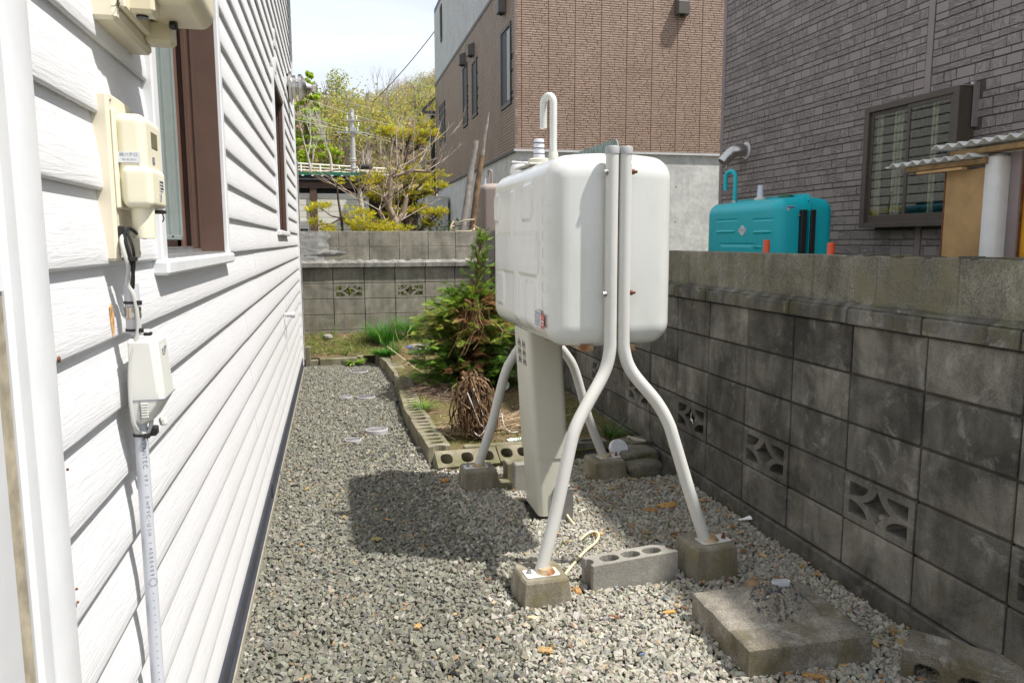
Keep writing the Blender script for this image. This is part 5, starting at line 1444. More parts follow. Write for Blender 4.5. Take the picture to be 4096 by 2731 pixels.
for i in range(9):
    t = i / 8; w_ = .006 + .034 * t ** 1.6; x, y = 1.955 + .085 * t, 3.372 - .03 * t
    for j in range(7):
        a_ = -PI * .15 + PI * 1.05 * j / 6; vs.append((x + .35 * w_ * math.cos(a_) * .3, y + w_ * math.cos(a_), .018 + w_ * .9 * math.sin(a_) + .01 * t))
fs = [(i * 7 + j, i * 7 + j + 1, (i + 1) * 7 + j + 1, (i + 1) * 7 + j) for i in range(8) for j in range(6)]
m.add(vs, fs); o = m.build('shell', 'white_paint_mat', sc, smooth=True, auto=180); md = o.modifiers.new('s', 'SOLIDIFY'); md.thickness = .002
vg = thing('vent_grille', 'round white plastic drain grille behind the far right footing', 'drain grille', (1.70, 4.50, .1))
dsk = rrect(.058, .058, .0579, 9); hl = []
for rr_, nn, ww in ((.042, 9, .010), (.026, 6, .008)):
    for i in range(nn):
        a0 = 2 * PI * i / nn; a1 = a0 + 2 * PI / nn * .72
        hl.append([((rr_ + ww / 2) * math.cos(a_), (rr_ + ww / 2) * math.sin(a_)) for a_ in np.linspace(a0, a1, 4)] + [((rr_ - ww / 2) * math.cos(a_), (rr_ - ww / 2) * math.sin(a_)) for a_ in np.linspace(a1, a0, 4)])
m = MB(); m.extr(dsk, hl, (1.735, 4.47, .115), (1, .2, 0), (-.1, .45, .85), (.15, -.85, .45), .004); m.build('grille', 'white_trim_mat', vg)
m = MB(); m.lathe([(.058, 0), (.060, .03), (.0575, .031), (.0565, .001)], (1.735, 4.47, .115), (-.15, .85, -.45), 30); m.build('rim', 'white_trim_mat', vg, smooth=True)
bp_ = MB(); bp_.lathe([(.022, 0), (.023, .012), (.020, .020), (.008, .022)], (.80, 8.62, gh(.8, 8.62) + .10), (.2, -.3, 1), 14); tag(bp_.build('blue_plastic_disc', 'blue_plastic_mat', smooth=True), 'small bright blue plastic cap among the weeds', 'bottle cap')
m = MB(); m.lathe([(.038, 0), (.044, .06), (.046, .062), (.042, .06), (.036, .004)], (1.475, 6.64, gh(1.47, 6.6) + .02), (-.3, -.8, .5), 18); tag(m.build('white_pot', 'white_trim_mat', smooth=True), 'white plastic pot lying in the shade beside the shrub', 'pot')
for x, y, l_ in ((.455, 2.215, .018), (.985, 2.30, .010)):
    m = MB(); m.box(x, x + l_, y, y + l_ * .5, .012, .019, ch=.002); tag(m.build('blue_fragment', 'blue_plastic_mat'), 'bright blue plastic fragment in the gravel %s' % ('at the bottom edge left of centre' if x < .5 else 'between the near footing and the slab'), 'plastic fragment')
# cloth scrap
m = MB(); vs = []
for j in range(6):
    for i in range(9): vs.append((1.135 + .014 * i, 5.02 + .012 * j, gh(1.2, 5.05) + .012 + .012 * mnoise.noise(Vector((i * .7, j * .7, 1)))))
m.add(vs, [(j * 9 + i, j * 9 + i + 1, (j + 1) * 9 + i + 1, (j + 1) * 9 + i) for j in range(5) for i in range(8)]); tag(m.build('white_rag', 'white_paint_mat', smooth=True, auto=180), 'scrap of white cloth on the mossy soil near the cabinet', 'rag')
# ================================================================== BRICK-CLAD HOUSES
CAMP = Vector((0, 0, 1.42))
def brick_wall(parent, o, u, n_, U, V, rows, rowh, gap, wfn, dep, mats, excl=(), panel=None, seed=1, nind=0, vis=None, name='brick', row0gap=None):
    """bricks on the plane o + u*a + z*b facing n_. the nind largest in view are objects, the rest one part"""
    r_ = random.Random(seed); u = Vector(u); n_ = Vector(n_); o = Vector(o); L_ = []
    v = V[0]; k = 0
    while v < V[1]:
        rh_ = rowh[k % len(rowh)] if isinstance(rowh, (list, tuple)) else rowh
        h = rh_ - gap
        if panel:   # vertical panels with their own joints
            edges = np.arange(panel[0], U[1] + panel[1], panel[1]); spans = [(a_ + panel[2] / 2, b_ - panel[2] / 2) for a_, b_ in zip(edges[:-1], edges[1:])]
            spans = [(max(a_, U[0]), min(b_, U[1])) for a_, b_ in spans if b_ > U[0] + .02 and a_ < U[1] - .02]
        else: spans = [U]
        for a_, b_ in spans:
            x = a_ - (r_.random() * .08 if not panel else 0)
            while x < b_ - .004:
                w_, st = wfn(r_, k); x1 = min(x + w_, b_)
                if b_ - x1 < .025: x1 = b_
                xa = max(x, a_); g_ = gap * .8
                if x1 - g_ - xa > .008:
                    c_ = ((xa + x1) / 2, v + h / 2)
                    if not any(e[0] < c_[0] < e[1] and e[2] < c_[1] < e[3] for e in excl):
                        L_.append((xa, x1 - g_, v, v + h, st))
                x = x1
        v += rh_; k += 1
        if row0gap and k % row0gap[0] == 0: v += row0gap[1]
    def key(q):
        p = o + u * ((q[0] + q[1]) / 2) + Vector((0, 0, (q[2] + q[3]) / 2)); d = p - CAMP
        dirn = d.normalized(); ok = dirn.dot(fwd) > .80 and (vis is None or vis(p))
        return -((q[1] - q[0]) * (q[3] - q[2]) * abs(n_.dot(dirn)) / d.length_squared) if ok else 0
    if nind:
        L_.sort(key=key)
    cache = {}
    def put(mb, q, prou):
        c_ = .0022; A = []
        for (a_, b_, z_, off) in ((q[0], q[2], 0, -.004), (q[1], q[2], 0, -.004), (q[1], q[3], 0, -.004), (q[0], q[3], 0, -.004)): A.append(o + u * a_ + Vector((0, 0, b_)) + n_ * off)
        for (a_, b_) in ((q[0] + c_, q[2] + c_), (q[1] - c_, q[2] + c_), (q[1] - c_, q[3] - c_), (q[0] + c_, q[3] - c_)): A.append(o + u * a_ + Vector((0, 0, b_)) + n_ * prou)
        flip = u.cross(Vector((0, 0, 1))).dot(n_) < 0
        fs = [(4, 5, 6, 7), (0, 1, 5, 4), (1, 2, 6, 5), (2, 3, 7, 6), (3, 0, 4, 7)]
        if flip: fs = [f[::-1] for f in fs]
        mb.add(A, fs)
    for q in L_[:nind]:
        q = (q[0], q[0] + round((q[1] - q[0]) / .01) * .01, q[2], q[3], q[4]); pr_ = dep
        kk = (round(q[1] - q[0], 3), round(q[3] - q[2], 3), q[4]); c_ = o + u * ((q[0] + q[1]) / 2) + Vector((0, 0, (q[2] + q[3]) / 2))
        if kk in cache:
            ob = link_mesh(name, cache[kk][0], c_ + cache[kk][1] + n_ * r_.uniform(-.0008, .0008), parent)
        else:
            mb = MB(); put(mb, q, pr_); ob = mb.build(name, mats[q[4]], parent); cache[kk] = (ob.data, WO[ob.name] - c_)
    mb = MB()
    for q in L_[nind:]:
        mb.cur = q[4]; put(mb, q, dep + r_.uniform(-.0015, .0015))
    if mb.v:
        ob = mb.build('brickwork', mats, parent); ob['kind'] = 'stuff'
    return len(L_)

gh_ = thing('grey_house', 'grey-mauve brick-patterned house with a brown bay window beyond the right wall', 'house', (5.5, 5, 0))
GX = 4.8
BAY = (5.03, 6.13, 1.515, 2.60)
def grey_w(r_, k):
    t = r_.random()
    if t < .34: return r_.uniform(.13, .18), 0
    if t < .68: return r_.uniform(.10, .16), 1
    return r_.uniform(.17, .23), 2
box('wall', 'grey_mortar_mat', (GX + .003, GX + 3.5, .5, 8.98, .55, 6.2), gh_)
box('foundation', 'foundation_mat', (GX + .03, GX + 3.4, .55, 8.9, 0, .55), gh_)
def gvis(p):
    return not (p.x > 4.7 and p.y < 4.2 and p.z < 2.4)
n1 = brick_wall(gh_, (GX, 0, 0), (0, 1, 0), (-1, 0, 0), (2.2, 5.525), (1.10, 6.1), 0, [.0530, .0836], .0052, grey_w, .007, ['grey_brick_plain', 'grey_brick_slant', 'grey_brick_wave'],
           excl=[(BAY[0], BAY[1], BAY[2] - .02, BAY[3] + .02)], seed=3, nind=150, vis=gvis, row0gap=(6, .003))
n2 = brick_wall(gh_, (GX, 0, 0), (0, 1, 0), (-1, 0, 0), (5.60, 8.975), (1.10, 6.1), 0, [.0530, .0836], .0052, grey_w, .007, ['grey_brick_plain', 'grey_brick_slant', 'grey_brick_wave'],
           excl=[(BAY[0], BAY[1], BAY[2] - .02, BAY[3] + .02)], seed=4, nind=150, vis=gvis, row0gap=(6, .003))
box('joint_strip', 'mauve_trim_mat', (GX - .010, GX + .004, 5.53, 5.595, .55, 6.15), gh_)
box('corner_trim', 'mauve_trim_mat', (GX - .014, GX + .05, 8.96, 9.03, .55, 6.2), gh_, ch=.003)
box('end_wall', 'grey_mortar_mat', (GX + .05, GX + 3.4, 8.98, 9.0, .55, 6.2), gh_)
m = MB(); m.box(GX - .45, GX + 3.9, .2, 9.4, 6.2, 6.32); m.build('eave', 'dark_eave_mat', gh_)
# bay window
bt = MB(); X0, X1 = 4.646, GX; y0, y1, z0, z1 = 5.05, 6.11, 1.53, 2.57
fw = .055
bt.box(X0, X1, y0, y0 + .03, z0, z1, ch=.003); bt.box(X0, X1, y1 - .03, y1, z0, z1, ch=.003); bt.box(X0, X1, y0 + .03, y1 - .03, z1 - .035, z1); bt.box(X0, X1, y0 + .03, y1 - .03, z0, z0 + .035)
bt.box(X0 - .012, X0 + .02, y0 - .003, y0 + fw, z0 - .003, z1 + .003, ch=.003); bt.box(X0 - .012, X0 + .02, y1 - fw, y1 + .003, z0 - .003, z1 + .003, ch=.003)
bt.box(X0 - .012, X0 + .02, y0 + fw, y1 - fw, z1 - .045, z1 + .003, ch=.003); bt.box(X0 - .012, X0 + .02, y0 + fw, y1 - fw, z0 - .003, z0 + .04, ch=.003)
bw_ = bt.build('bay_window', 'bay_frame_mat', gh_)
sm = MB(); yc = 5.575
for a_, b_, xo in ((y0 + fw, yc + .02, 0), (yc - .025, y1 - fw, .016)):
    sm.box(X0 + xo, X0 + xo + .014, a_, a_ + .035, z0 + .04, z1 - .045); sm.box(X0 + xo, X0 + xo + .014, b_ - .035, b_, z0 + .04, z1 - .045)
    sm.box(X0 + xo, X0 + xo + .014, a_ + .035, b_ - .035, z0 + .04, z0 + .105); sm.box(X0 + xo, X0 + xo + .014, a_ + .035, b_ - .035, z1 - .075, z1 - .045)
sm.build('sash', 'bay_frame_mat', bw_, bevel=.002)
box('glass', 'clear_glass_mat', (X0 + .005, X0 + .009, y0 + fw + .035, yc - .015, z0 + .105, z1 - .075), bw_)
box('glass', 'clear_glass_mat', (X0 + .021, X0 + .025, yc + .01, y1 - fw - .035, z0 + .105, z1 - .075), bw_)
cm = MB()
for i in range(6): cm.box(4.70 + .012 * (i % 2), 4.71 + .012 * (i % 2), 5.70 + i * .020, 5.720 + i * .020, z0 + .04, z1 - .04)
for i in range(4): cm.box(4.71 + .012 * (i % 2), 4.72 + .012 * (i % 2), 5.96 + i * .022, 5.982 + i * .022, z0 + .04, z1 - .04); cm.box(4.71 + .012 * (i % 2), 4.72 + .012 * (i % 2), 5.33 + i * .018, 5.348 + i * .018, z0 + .04, z1 - .04)
cm.build('curtain', 'curtain_mat', bw_)
box('room', 'interior_mat', (4.79, 4.797, y0 + .03, y1 - .03, z0 + .03, z1 - .03), bw_)
m = MB(); m.box(X0 + .01, X1, y0 - .012, y0 + .05, z1, z1 + .012); m.box(GX - .05, GX, y0 - .022, y0 - .012, z1 - .30, z1 + .03); m.build('hood', 'mauve_trim_mat', bw_)
m = MB(); m.box(GX - .035, GX - .012, y0 + .01, y0 + .035, z1 + .012, z1 + .034, ch=.002); m.build('bracket', 'pale_metal_mat', bw_)
# flue elbow
ge = thing('flue_elbow', 'ribbed silver flue elbow on the grey brick wall above the teal tank', 'flue', (GX, 8.40, 2.45))
P = smooth_path([(GX, 8.40, 2.47), (GX - .09, 8.40, 2.47), (GX - .16, 8.42, 2.455), (GX - .22, 8.43, 2.41), (GX - .29, 8.44, 2.33)], 7)
R_ = [.070 + (.004 if i % 2 else 0) * (3 < i < 20) for i in range(len(P))]
m = MB(); m.tube(P, R_, 22); m.build('elbow', 'steel_mat', ge, smooth=True, auto=70)
m = MB(); m.lathe([(.10, 0), (.10, .012), (.075, .016)], (GX, 8.40, 2.47), (-1, 0, 0), 24); m.build('collar', 'pale_metal_mat', ge, smooth=True)
m = MB(); d_ = (P[-1] - P[-2]).normalized(); m.lathe([(.060, 0), (.060, .002)], P[-1], d_, 20); m.build('opening', 'ink_mat', ge)

# shed
sh = thing('garden_shed', 'plywood lean-to shed with corrugated roof sheets and a yellow panel over the wall', 'shed', (2.9, 2.5, 0))
SX = 2.65
box('plywood_panel', 'plywood_mat', (SX, SX + .012, 2.695, 2.925, 0, 1.715), sh)
box('plywood_edge', 'rust_mat', (SX - .002, SX + .014, 2.926, 2.933, 0, 1.71), sh)
m = MB(); m.box(SX - .025, SX + .06, 2.655, 2.74, 0, 1.765, ch=.016); m.v = [(a_, b_ - .03, c_) for a_, b_, c_ in m.v]; m.build('white_pillar', 'pale_metal_mat', sh, smooth=True, auto=50)
box('mauve_board', 'mauve_trim_mat', (SX + .03, SX + .05, 2.575, 2.630, 0, 1.77), sh)
box('yellow_panel', 'yellow_panel_mat', (SX + .05, SX + .065, 1.9, 2.585, 0, 1.79), sh)
box('frame_post', 'rust_mat', (SX + .04, SX + .048, 2.57, 2.578, 0, 1.78), sh)
box('beam', 'beam_wood_mat', (SX - .045, SX + .01, 2.68, 3.13, 1.728, 1.752), sh, ch=.003)
box('beam', 'plywood_mat', (SX - .06, SX - .03, 2.78, 3.04, 1.712, 1.724), sh, ch=.002)
box('beam', 'beam_wood_mat', (SX - .05, SX + .02, 1.9, 2.86, 1.772, 1.795), sh, ch=.003)
def corr(name, x0, x1, y0, y1, z, slope, mat, ph=0):
    m = MB(); n_ = int((y1 - y0) / .008); vs = []
    for x in (x0, x1):
        for i in range(n_ + 1):
            y = y0 + (y1 - y0) * i / n_; vs.append((x, y, z + slope * (x - x0) + .009 * math.sin(2 * PI * y / .063 + ph)))
    k = n_ + 1; fs = [(i, k + i, k + i + 1, i + 1) for i in range(n_)]; m.add(vs, fs); o = m.build(name, mat, sh, smooth=True, auto=180)
    md = o.modifiers.new('s', 'SOLIDIFY'); md.thickness = .005; return o
corr('roof_sheet', SX - .085, SX + .9, 2.70, 3.21, 1.765, .03, 'roof_sheet_mat')
corr('roof_sheet', SX - .085, SX + .9, 1.85, 2.93, 1.818, .03, 'roof_sheet_mat', 1)
box('side_wall', 'plywood_mat', (SX + .1, SX + .8, 2.90, 2.915, 0, 1.72), sh)

# brown house
bh = thing('brown_house', 'brown brick-clad house with pale upper storey on a tall concrete base', 'house', (6, 17, 0))
BX, BY, BZ, MZ = 2.98, 12.6, 2.915, 5.80
box('foundation', 'foundation_mat', (BX + .03, 12, BY + .03, 22.4, 0, BZ - .02), bh)
m = MB(); m.box(BX - .012, 12, BY - .012, BY + .04, BZ - .025, BZ + .012); m.build('drip_edge', 'pale_metal_mat', bh)
m = MB(); m.box(BX - .014, BX + .03, BY + .04, 22.45, BZ - .03, BZ + .012); m.build('drip_edge', 'grey_line_mat', bh)
m = MB()
for x in np.arange(BX + 1.1, 9, .9): m.lathe([(.012, 0), (.012, .004)], (x, BY + .029, 2.35), (0, -1, 0), 8); m.lathe([(.012, 0), (.012, .004)], (x, BY + .029, 1.75), (0, -1, 0), 8)
m.build('form_tie_hole', 'ink_grey_mat', bh)
box('front_wall', 'brown_mortar_mat', (BX + .003, 12, BY + .003, BY + .12, BZ, 7.7), bh)
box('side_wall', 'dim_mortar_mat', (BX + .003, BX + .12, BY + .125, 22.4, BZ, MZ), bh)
box('upper_side_wall', 'pale_mortar_mat', (BX + .003, BX + .12, BY + .125, 22.4, MZ + .002, 7.7), bh)
box('rear_wall', 'dim_mortar_mat', (BX + .125, 12, 22.3, 22.4, BZ, 7.7), bh); box('roof', 'dark_eave_mat', (BX, 12, BY, 22.4, 7.72, 7.85), bh)
def brown_w(r_, k):
    t = r_.random()
    return (r_.uniform(.10, .24), 0) if t < .72 else (r_.uniform(.12, .20), 1)
brick_wall(bh, (0, BY, 0), (1, 0, 0), (0, -1, 0), (BX + .008, 9.6), (BZ + .016, 6.8), 0, .0372, .0060, brown_w, .009, ['brown_strip', 'brown_reed'], panel=(BX - .34, .455, .006), seed=5, nind=290, name='brick', vis=lambda p: p.x < 7.4)
def side_w(r_, k):
    return r_.uniform(.16, .36), 0 if r_.random() < .85 else 1
wn = [(12.80, 13.58, 3.68, 5.00), (15.88, 16.44, 3.98, 5.12), (17.03, 17.60, 3.95, 5.27), (20.5, 21.5, 4.02, 5.08)]
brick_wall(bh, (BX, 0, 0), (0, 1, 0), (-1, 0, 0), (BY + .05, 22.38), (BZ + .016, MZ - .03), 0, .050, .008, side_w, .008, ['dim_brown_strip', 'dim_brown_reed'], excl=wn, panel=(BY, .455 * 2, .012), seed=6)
brick_wall(bh, (BX, 0, 0), (0, 1, 0), (-1, 0, 0), (BY + .05, 22.38), (MZ + .05, 7.68), 0, .050, .008, side_w, .008, ['pale_strip', 'pale_reed'], excl=[(20.8, 21.12, 6.6, 7.6)], panel=(BY, .455 * 2, .012), seed=7)
box('belt_strip', 'grey_line_mat', (BX - .022, BX + .004, BY, 22.42, MZ - .04, MZ + .03), bh)
box('corner_trim', 'brown_trim_mat', (BX - .010, BX + .045, BY - .010, BY + .05, BZ, MZ + 2), bh, ch=.003)
for i, (a_, b_, c_, d_) in enumerate(wn + [(20.83, 21.09, 6.66, 7.55)]):
    f = MB(); x0 = BX - .03; t_ = .05
    f.box(x0, BX + .01, a_, a_ + t_, c_, d_, ch=.004); f.box(x0, BX + .01, b_ - t_, b_, c_, d_, ch=.004); f.box(x0, BX + .01, a_ + t_, b_ - t_, d_ - t_, d_, ch=.004); f.box(x0, BX + .01, a_ + t_, b_ - t_, c_, c_ + t_ * 1.4, ch=.004)
    w_ = f.build('window', 'dark_frame_mat', bh)
    box('glass', 'dim_glass_mat', (BX - .012, BX - .006, a_ + t_, b_ - t_, c_ + t_, d_ - t_), w_)
    s_ = MB(); mid = a_ + t_ + (b_ - a_ - 2 * t_) * .5
    if b_ - a_ > .6: s_.box(BX - .022, BX - .013, mid - .02, mid + .02, c_ + t_, d_ - t_)
    s_.box(BX - .020, BX - .013, a_ + t_, a_ + t_ + .03, c_ + t_ * 1.4, d_ - t_); s_.box(BX - .020, BX - .013, b_ - t_ - .03, b_ - t_, c_ + t_ * 1.4, d_ - t_)
    s_.build('sash', 'grey_line_mat', w_)
    if i == 0: box('pane_blind', 'cap_grey_mat', (BX - .0125, BX - .0121, a_ + t_ + .02, mid - .05, c_ + .1, d_ - .09), w_)
def hood(o, n_, u, w_, h_, dpt, lb):
    o, n_, u = Vector(o), Vector(n_), Vector(u); z = Vector((0, 0, 1)); t = thing('vent_hood', lb, 'vent hood', o, 'dark vent hoods on the brown house')
    A = [o - u * w_ / 2 - z * h_ / 2, o + u * w_ / 2 - z * h_ / 2, o + u * w_ / 2 + z * h_ / 2, o - u * w_ / 2 + z * h_ / 2]
    B = [o - u * w_ * .42 - z * h_ * .5 + n_ * dpt, o + u * w_ * .42 - z * h_ * .5 + n_ * dpt, o + u * w_ * .42 + z * h_ * .30 + n_ * dpt, o - u * w_ * .42 + z * h_ * .30 + n_ * dpt]
    m = MB(); m.add(A + B, [(3, 2, 1, 0), (4, 5, 6, 7), (0, 1, 5, 4), (1, 2, 6, 5), (2, 3, 7, 6), (3, 0, 4, 7)]); m.build('cowl', 'cap_hood_mat', t, bevel=.008)
    m = MB(); c_ = o - z * (h_ * .5 + .03) + n_ * dpt * .5; m.box(c_.x - .03, c_.x + .03, c_.y - .03, c_.y + .03, c_.z, c_.z + .03); m.build('drip_tip', 'black_plastic_mat', t)
plain('cap_hood_mat', (.10, .09, .08), .5, .1)
hood((5.87, BY - .01, 5.32), (0, -1, 0), (1, 0, 0), .24, .26, .14, 'dark vent hood high on the sunlit brown front wall')
hood((BX - .01, 13.30, 5.37), (-1, 0, 0), (0, -1, 0), .22, .26, .13, 'dark vent hood above the large side window by the corner')
hood((BX - .01, 16.29, 5.35), (-1, 0, 0), (0, -1, 0), .22, .26, .13, 'dark vent hood above the nearer of the slim side windows')
hood((BX - .01, 17.37, 5.40), (-1, 0, 0), (0, -1, 0), .22, .26, .13, 'dark vent hood above the farther of the slim side windows')
# porch at the far end
m = MB(); m.box(BX - .35, BX + .0, 22.42, 24.0, 5.02, 5.10); m.add([(BX - .38, 22.42, 5.10), (BX + .05, 22.42, 5.50), (BX + .05, 24, 5.50), (BX - .38, 24, 5.10), (BX - .38, 22.42, 5.14), (BX + .05, 22.42, 5.55), (BX + .05, 24, 5.55), (BX - .38, 24, 5.14)], [(3, 2, 1, 0), (4, 5, 6, 7), (0, 1, 5, 4), (1, 2, 6, 5), (2, 3, 7, 6), (3, 0, 4, 7)]); m.build('porch_roof', 'grey_line_mat', bh)
box('porch_soffit', 'cream_siding_mat', (BX - .30, BX - .02, 22.43, 23.9, 4.99, 5.015), bh)
box('porch_post', 'dark_eave_mat', (BX - .14, BX - .02, 22.45, 22.6, 0, 4.98), bh)
cw = box('concrete_wing', 'foundation_mat', (2.40, 2.95, 20.0, 22.3, 0, 2.58), ch=.01); tag(cw, 'pale concrete box wall at the far end of the brown house base', 'concrete wall')
mb_ = thing('meter_box', 'small cream electric box on a post against the pale concrete wall', 'electric box', (2.42, 19.9, 0))
box('case', 'white_paint_mat', (2.25, 2.50, 19.85, 19.98, 1.98, 2.30), mb_, ch=.01); m = MB(); m.tube([(2.40, 19.9, 0), (2.40, 19.9, 2.0)], .03, 8); m.build('post', 'pvc_pipe_mat', mb_)

# garage
ga = thing('garage', 'low cream-sided garage with green roof edge and brown posts behind the back wall', 'garage', (-.5, 23, 0))
GY = 22.0
m = MB(); m.box(-7, 1.05, GY + .05, GY + 5, 0, 2.90); m.build('wall', 'interior_mat', ga)
for i in range(16): box('siding_board', 'cream_siding_mat', (-6.9, -.565, GY, GY + .03, .1 + i * .165, .1 + i * .165 + .155), ga, ch=.006); 
for i in range(16): box('siding_board', 'cream_siding_mat', (-.375, 1.02, GY, GY + .03, .1 + i * .165, .1 + i * .165 + .155), ga, ch=.006)
box('post', 'brown_frame_mat', (-.56, -.38, GY - .06, GY + .04, 0, 2.86), ga); box('lintel', 'brown_frame_mat', (-7, 1.05, GY - .05, GY + .04, 2.865, 3.03), ga)
box('eave', 'dark_eave_mat', (-7, 1.02, GY - .07, GY + .2, 3.035, 3.20), ga)
m = MB(); m.tube([(-7, GY - .10, 3.09), (.98, GY - .10, 3.09)], .035, 10)
m.build('gutter', 'dark_eave_mat', ga)
m = MB(); m.box(-7, .96, GY - .12, GY + 5, 3.205, 3.30); m.build('roof', 'green_roof_mat', ga)
m = MB()
for i in range(20): m.box(.8 - i * .26, .86 - i * .26, GY - .14, GY - .115, 3.185, 3.215)
m.build('roof_clip', 'white_paint_mat', ga)
m = MB(); m.box(-1.1, -.6, GY - .02, GY - .005, 1.6, 2.0); wg = m.build('window', 'pale_metal_mat', ga); box('glass', 'window_glass_mat', (-1.06, -.64, GY - .026, GY - .021, 1.64, 1.78), wg); box('glass', 'cap_grey_mat', (-1.06, -.64, GY - .026, GY - .021, 1.82, 1.96), wg)
# the neighbour's house that the bay window mirrors
nh = thing('neighbour_house', 'pale sided house that shows only as a reflection in the bay window', 'house', (-5, 15, 0))
box('wall', 'dark_eave_mat', (-9, -2.62, 10.6, 19.0, 0, 5.2), nh)
for i in range(26): box('siding_board', 'reflected_siding_mat', (-2.62, -2.585, 10.6, 19.0, .1 + i * .19, .1 + i * .19 + .166), nh, ch=.010)
m = MB(); m.box(-9.4, -2.3, 10.3, 19.3, 5.2, 5.35); m.build('roof', 'dark_eave_mat', nh)
# carport
cpt = thing('carport', 'dark open carport with pale roof edge behind the pruned tree', 'carport', (2.2, 25, 0))
box('roof', 'pale_metal_mat', (1.30, 3.3, 24.5, 27, 3.0, 3.07), cpt); box('fascia', 'brown_frame_mat', (1.30, 3.3, 24.45, 24.49, 2.90, 3.0), cpt); box('back_panel', 'bark_dark_mat', (1.1, 3.3, 27, 27.1, 2.2, 2.98), cpt)
for x in (1.4, 2.85): box('post', 'dark_eave_mat', (x, x + .10, 24.6, 24.7, 0, 2.9), cpt)
m = MB(); m.tube([(1.8, 24.4, 2.42), (3.0, 24.4, 2.40)], .04, 8); m.build('rail', 'pvc_pipe_mat', cpt)
for x0, x1, y, z, lb in ((1.15, 2.3, 30, 2.5, 'dark brown shed wall glimpsed under the carport'),):
    tag(box('back_shed', 'brown_frame_mat', (x0, x1 + 2, y, y + 2, 0, z)), lb, 'shed')

# stakes tied with rope
def log(name, a_, b_, r0, r1, mat, lb, top=None):
    P = []; a_, b_ = Vector(a_), Vector(b_); rr = []
    for i in range(13):
        t = i / 12; p = a_.lerp(b_, t) + Vector((mnoise.noise(Vector((t * 3, r0 * 90, 0))), mnoise.noise(Vector((t * 3, r0 * 90, 5))), 0)) * .02; P.append(p); rr.append((r0 + (r1 - r0) * t) * (1 + .10 * mnoise.noise(Vector((t * 9, r1 * 80, 2)))))
    t = thing(name, lb, 'stake', a_); m = MB(); m.tube(P, rr, 12); m.build('pole', mat, t, smooth=True, auto=70); return t, P
log('wooden_stake', (1.52, 10.75, 0), (2.03, 10.95, 2.83), .056, .042, 'log_grey_mat', 'left of the two tied weathered wooden stakes leaning behind the back wall')
tk, P = log('wooden_stake', (1.70, 10.85, 0), (2.10, 10.9, 2.62), .056, .040, 'log_mat', 'right stake of the tied pair with a splintered grey tip')
m = MB(); m.tube([P[-1] - Vector((.0, 0, .05)), P[-1] + Vector((.03, .0, .22)), P[-1] + Vector((.075, 0, .44)), P[-1] + Vector((.105, 0, .60))], [.028, .026, .020, .004], 8); m.build('splinter', 'log_grey_mat', tk, smooth=True)
rp_ = MB()
for k_, z in enumerate((1.60, 1.66)):
    Pr = [(1.80 + .17 * math.cos(a_), 10.84 + .13 * math.sin(a_), z + .045 * math.sin(a_ + k_ * 2.2) + .015 * k_) for a_ in np.linspace(0, 2 * PI, 22)[:-1]]; rp_.tube(Pr, .011, 6, closed=True)
rp_.tube(smooth_path([(1.66, 10.76, 1.70), (1.61, 10.70, 1.62), (1.60, 10.70, 1.55), (1.62, 10.70, 1.45)]), .011, 6); rp_.tube(smooth_path([(1.94, 10.75, 1.64), (2.05, 10.60, 1.57), (2.2, 10.5, 1.572), (2.4, 10.5, 1.57)]), .009, 6)
tag(rp_.build('rope', 'rope_mat', smooth=True), 'pale rope wound round the two leaning stakes', 'rope')

# utility pole and wires
up_ = thing('utility_pole', 'grey concrete utility pole with insulators in front of the wooded hill', 'utility pole', (1.25, 45, 3))
PXX, PYY = 1.27, 45.0
m = MB(); m.tube([(PXX, PYY, 2.5), (PXX + .02, PYY, 8.72)], [.17, .115], 14); m.build('pole', 'pole_concrete_mat', up_, smooth=True)
m = MB(); m.box(PXX - .9, PXX + .9, PYY - .15, PYY - .09, 7.42, 7.48); m.box(PXX - .5, PXX + .5, PYY - .15, PYY - .09, 8.1, 8.15); m.box(PXX - .12, PXX + .22, PYY - .2, PYY - .05, 7.5, 7.75); m.build('crossarm', 'galv_mat', up_)
m = MB()
for dx, z in ((-.9, 7.40), (-.55, 7.32), (-.8, 7.22), (.65, 7.40), (.9, 7.32), (-.5, 6.98)):
    m.lathe([(.03, -.06), (.06, -.02), (.03, 0), (.06, .03), (.03, .06)], (PXX + dx, PYY - .12, z), (1, 0, 0), 8)
m.build('insulator', 'black_plastic_mat', up_)
m = MB()
for dx, z in ((-.25, 8.25), (.25, 8.25), (-.3, 7.62), (.3, 7.62), (0, 8.4), (.35, 7.9)): m.lathe([(.035, 0), (.05, .08), (.03, .12), (.05, .18), (.02, .22)], (PXX + dx, PYY - .12, z - .1), (0, 0, 1), 8)
for z in (5.9, 6.0, 5.5): m.lathe([(.19, 0), (.19, .04)], (PXX, PYY, z), (0, 0, 1), 12)
m.build('fitting', 'pale_metal_mat', up_)
m = MB(); m.tube(smooth_path([(PXX - .9, PYY - .12, 7.2), (PXX - .5, PYY - .2, 6.95), (PXX - .1, PYY - .2, 6.98)]), .02, 5); m.tube(smooth_path([(PXX - .9, PYY - .12, 7.4), (PXX - .4, PYY - .2, 7.15), (PXX, PYY - .2, 7.2)]), .02, 5); m.build('jumper_wire', 'wire_mat', up_)
sp2 = box('equipment_box', 'black_plastic_mat', (PXX + .25, PXX + 1.1, PYY - .3, PYY + .0, 5.45, 5.75), up_, ch=.12)
def wire(a_, b_, sag, r, mat, lb, g_):
    a_, b_ = Vector(a_), Vector(b_); P = [a_.lerp(b_, t) - Vector((0, 0, sag * 4 * t * (1 - t))) for t in np.linspace(0, 1, 14)]; m = MB(); m.tube(P, r, 4); tag(m.build('overhead_wire', mat), lb, 'overhead wire', g_)
wl = 'overhead wires round the utility pole'
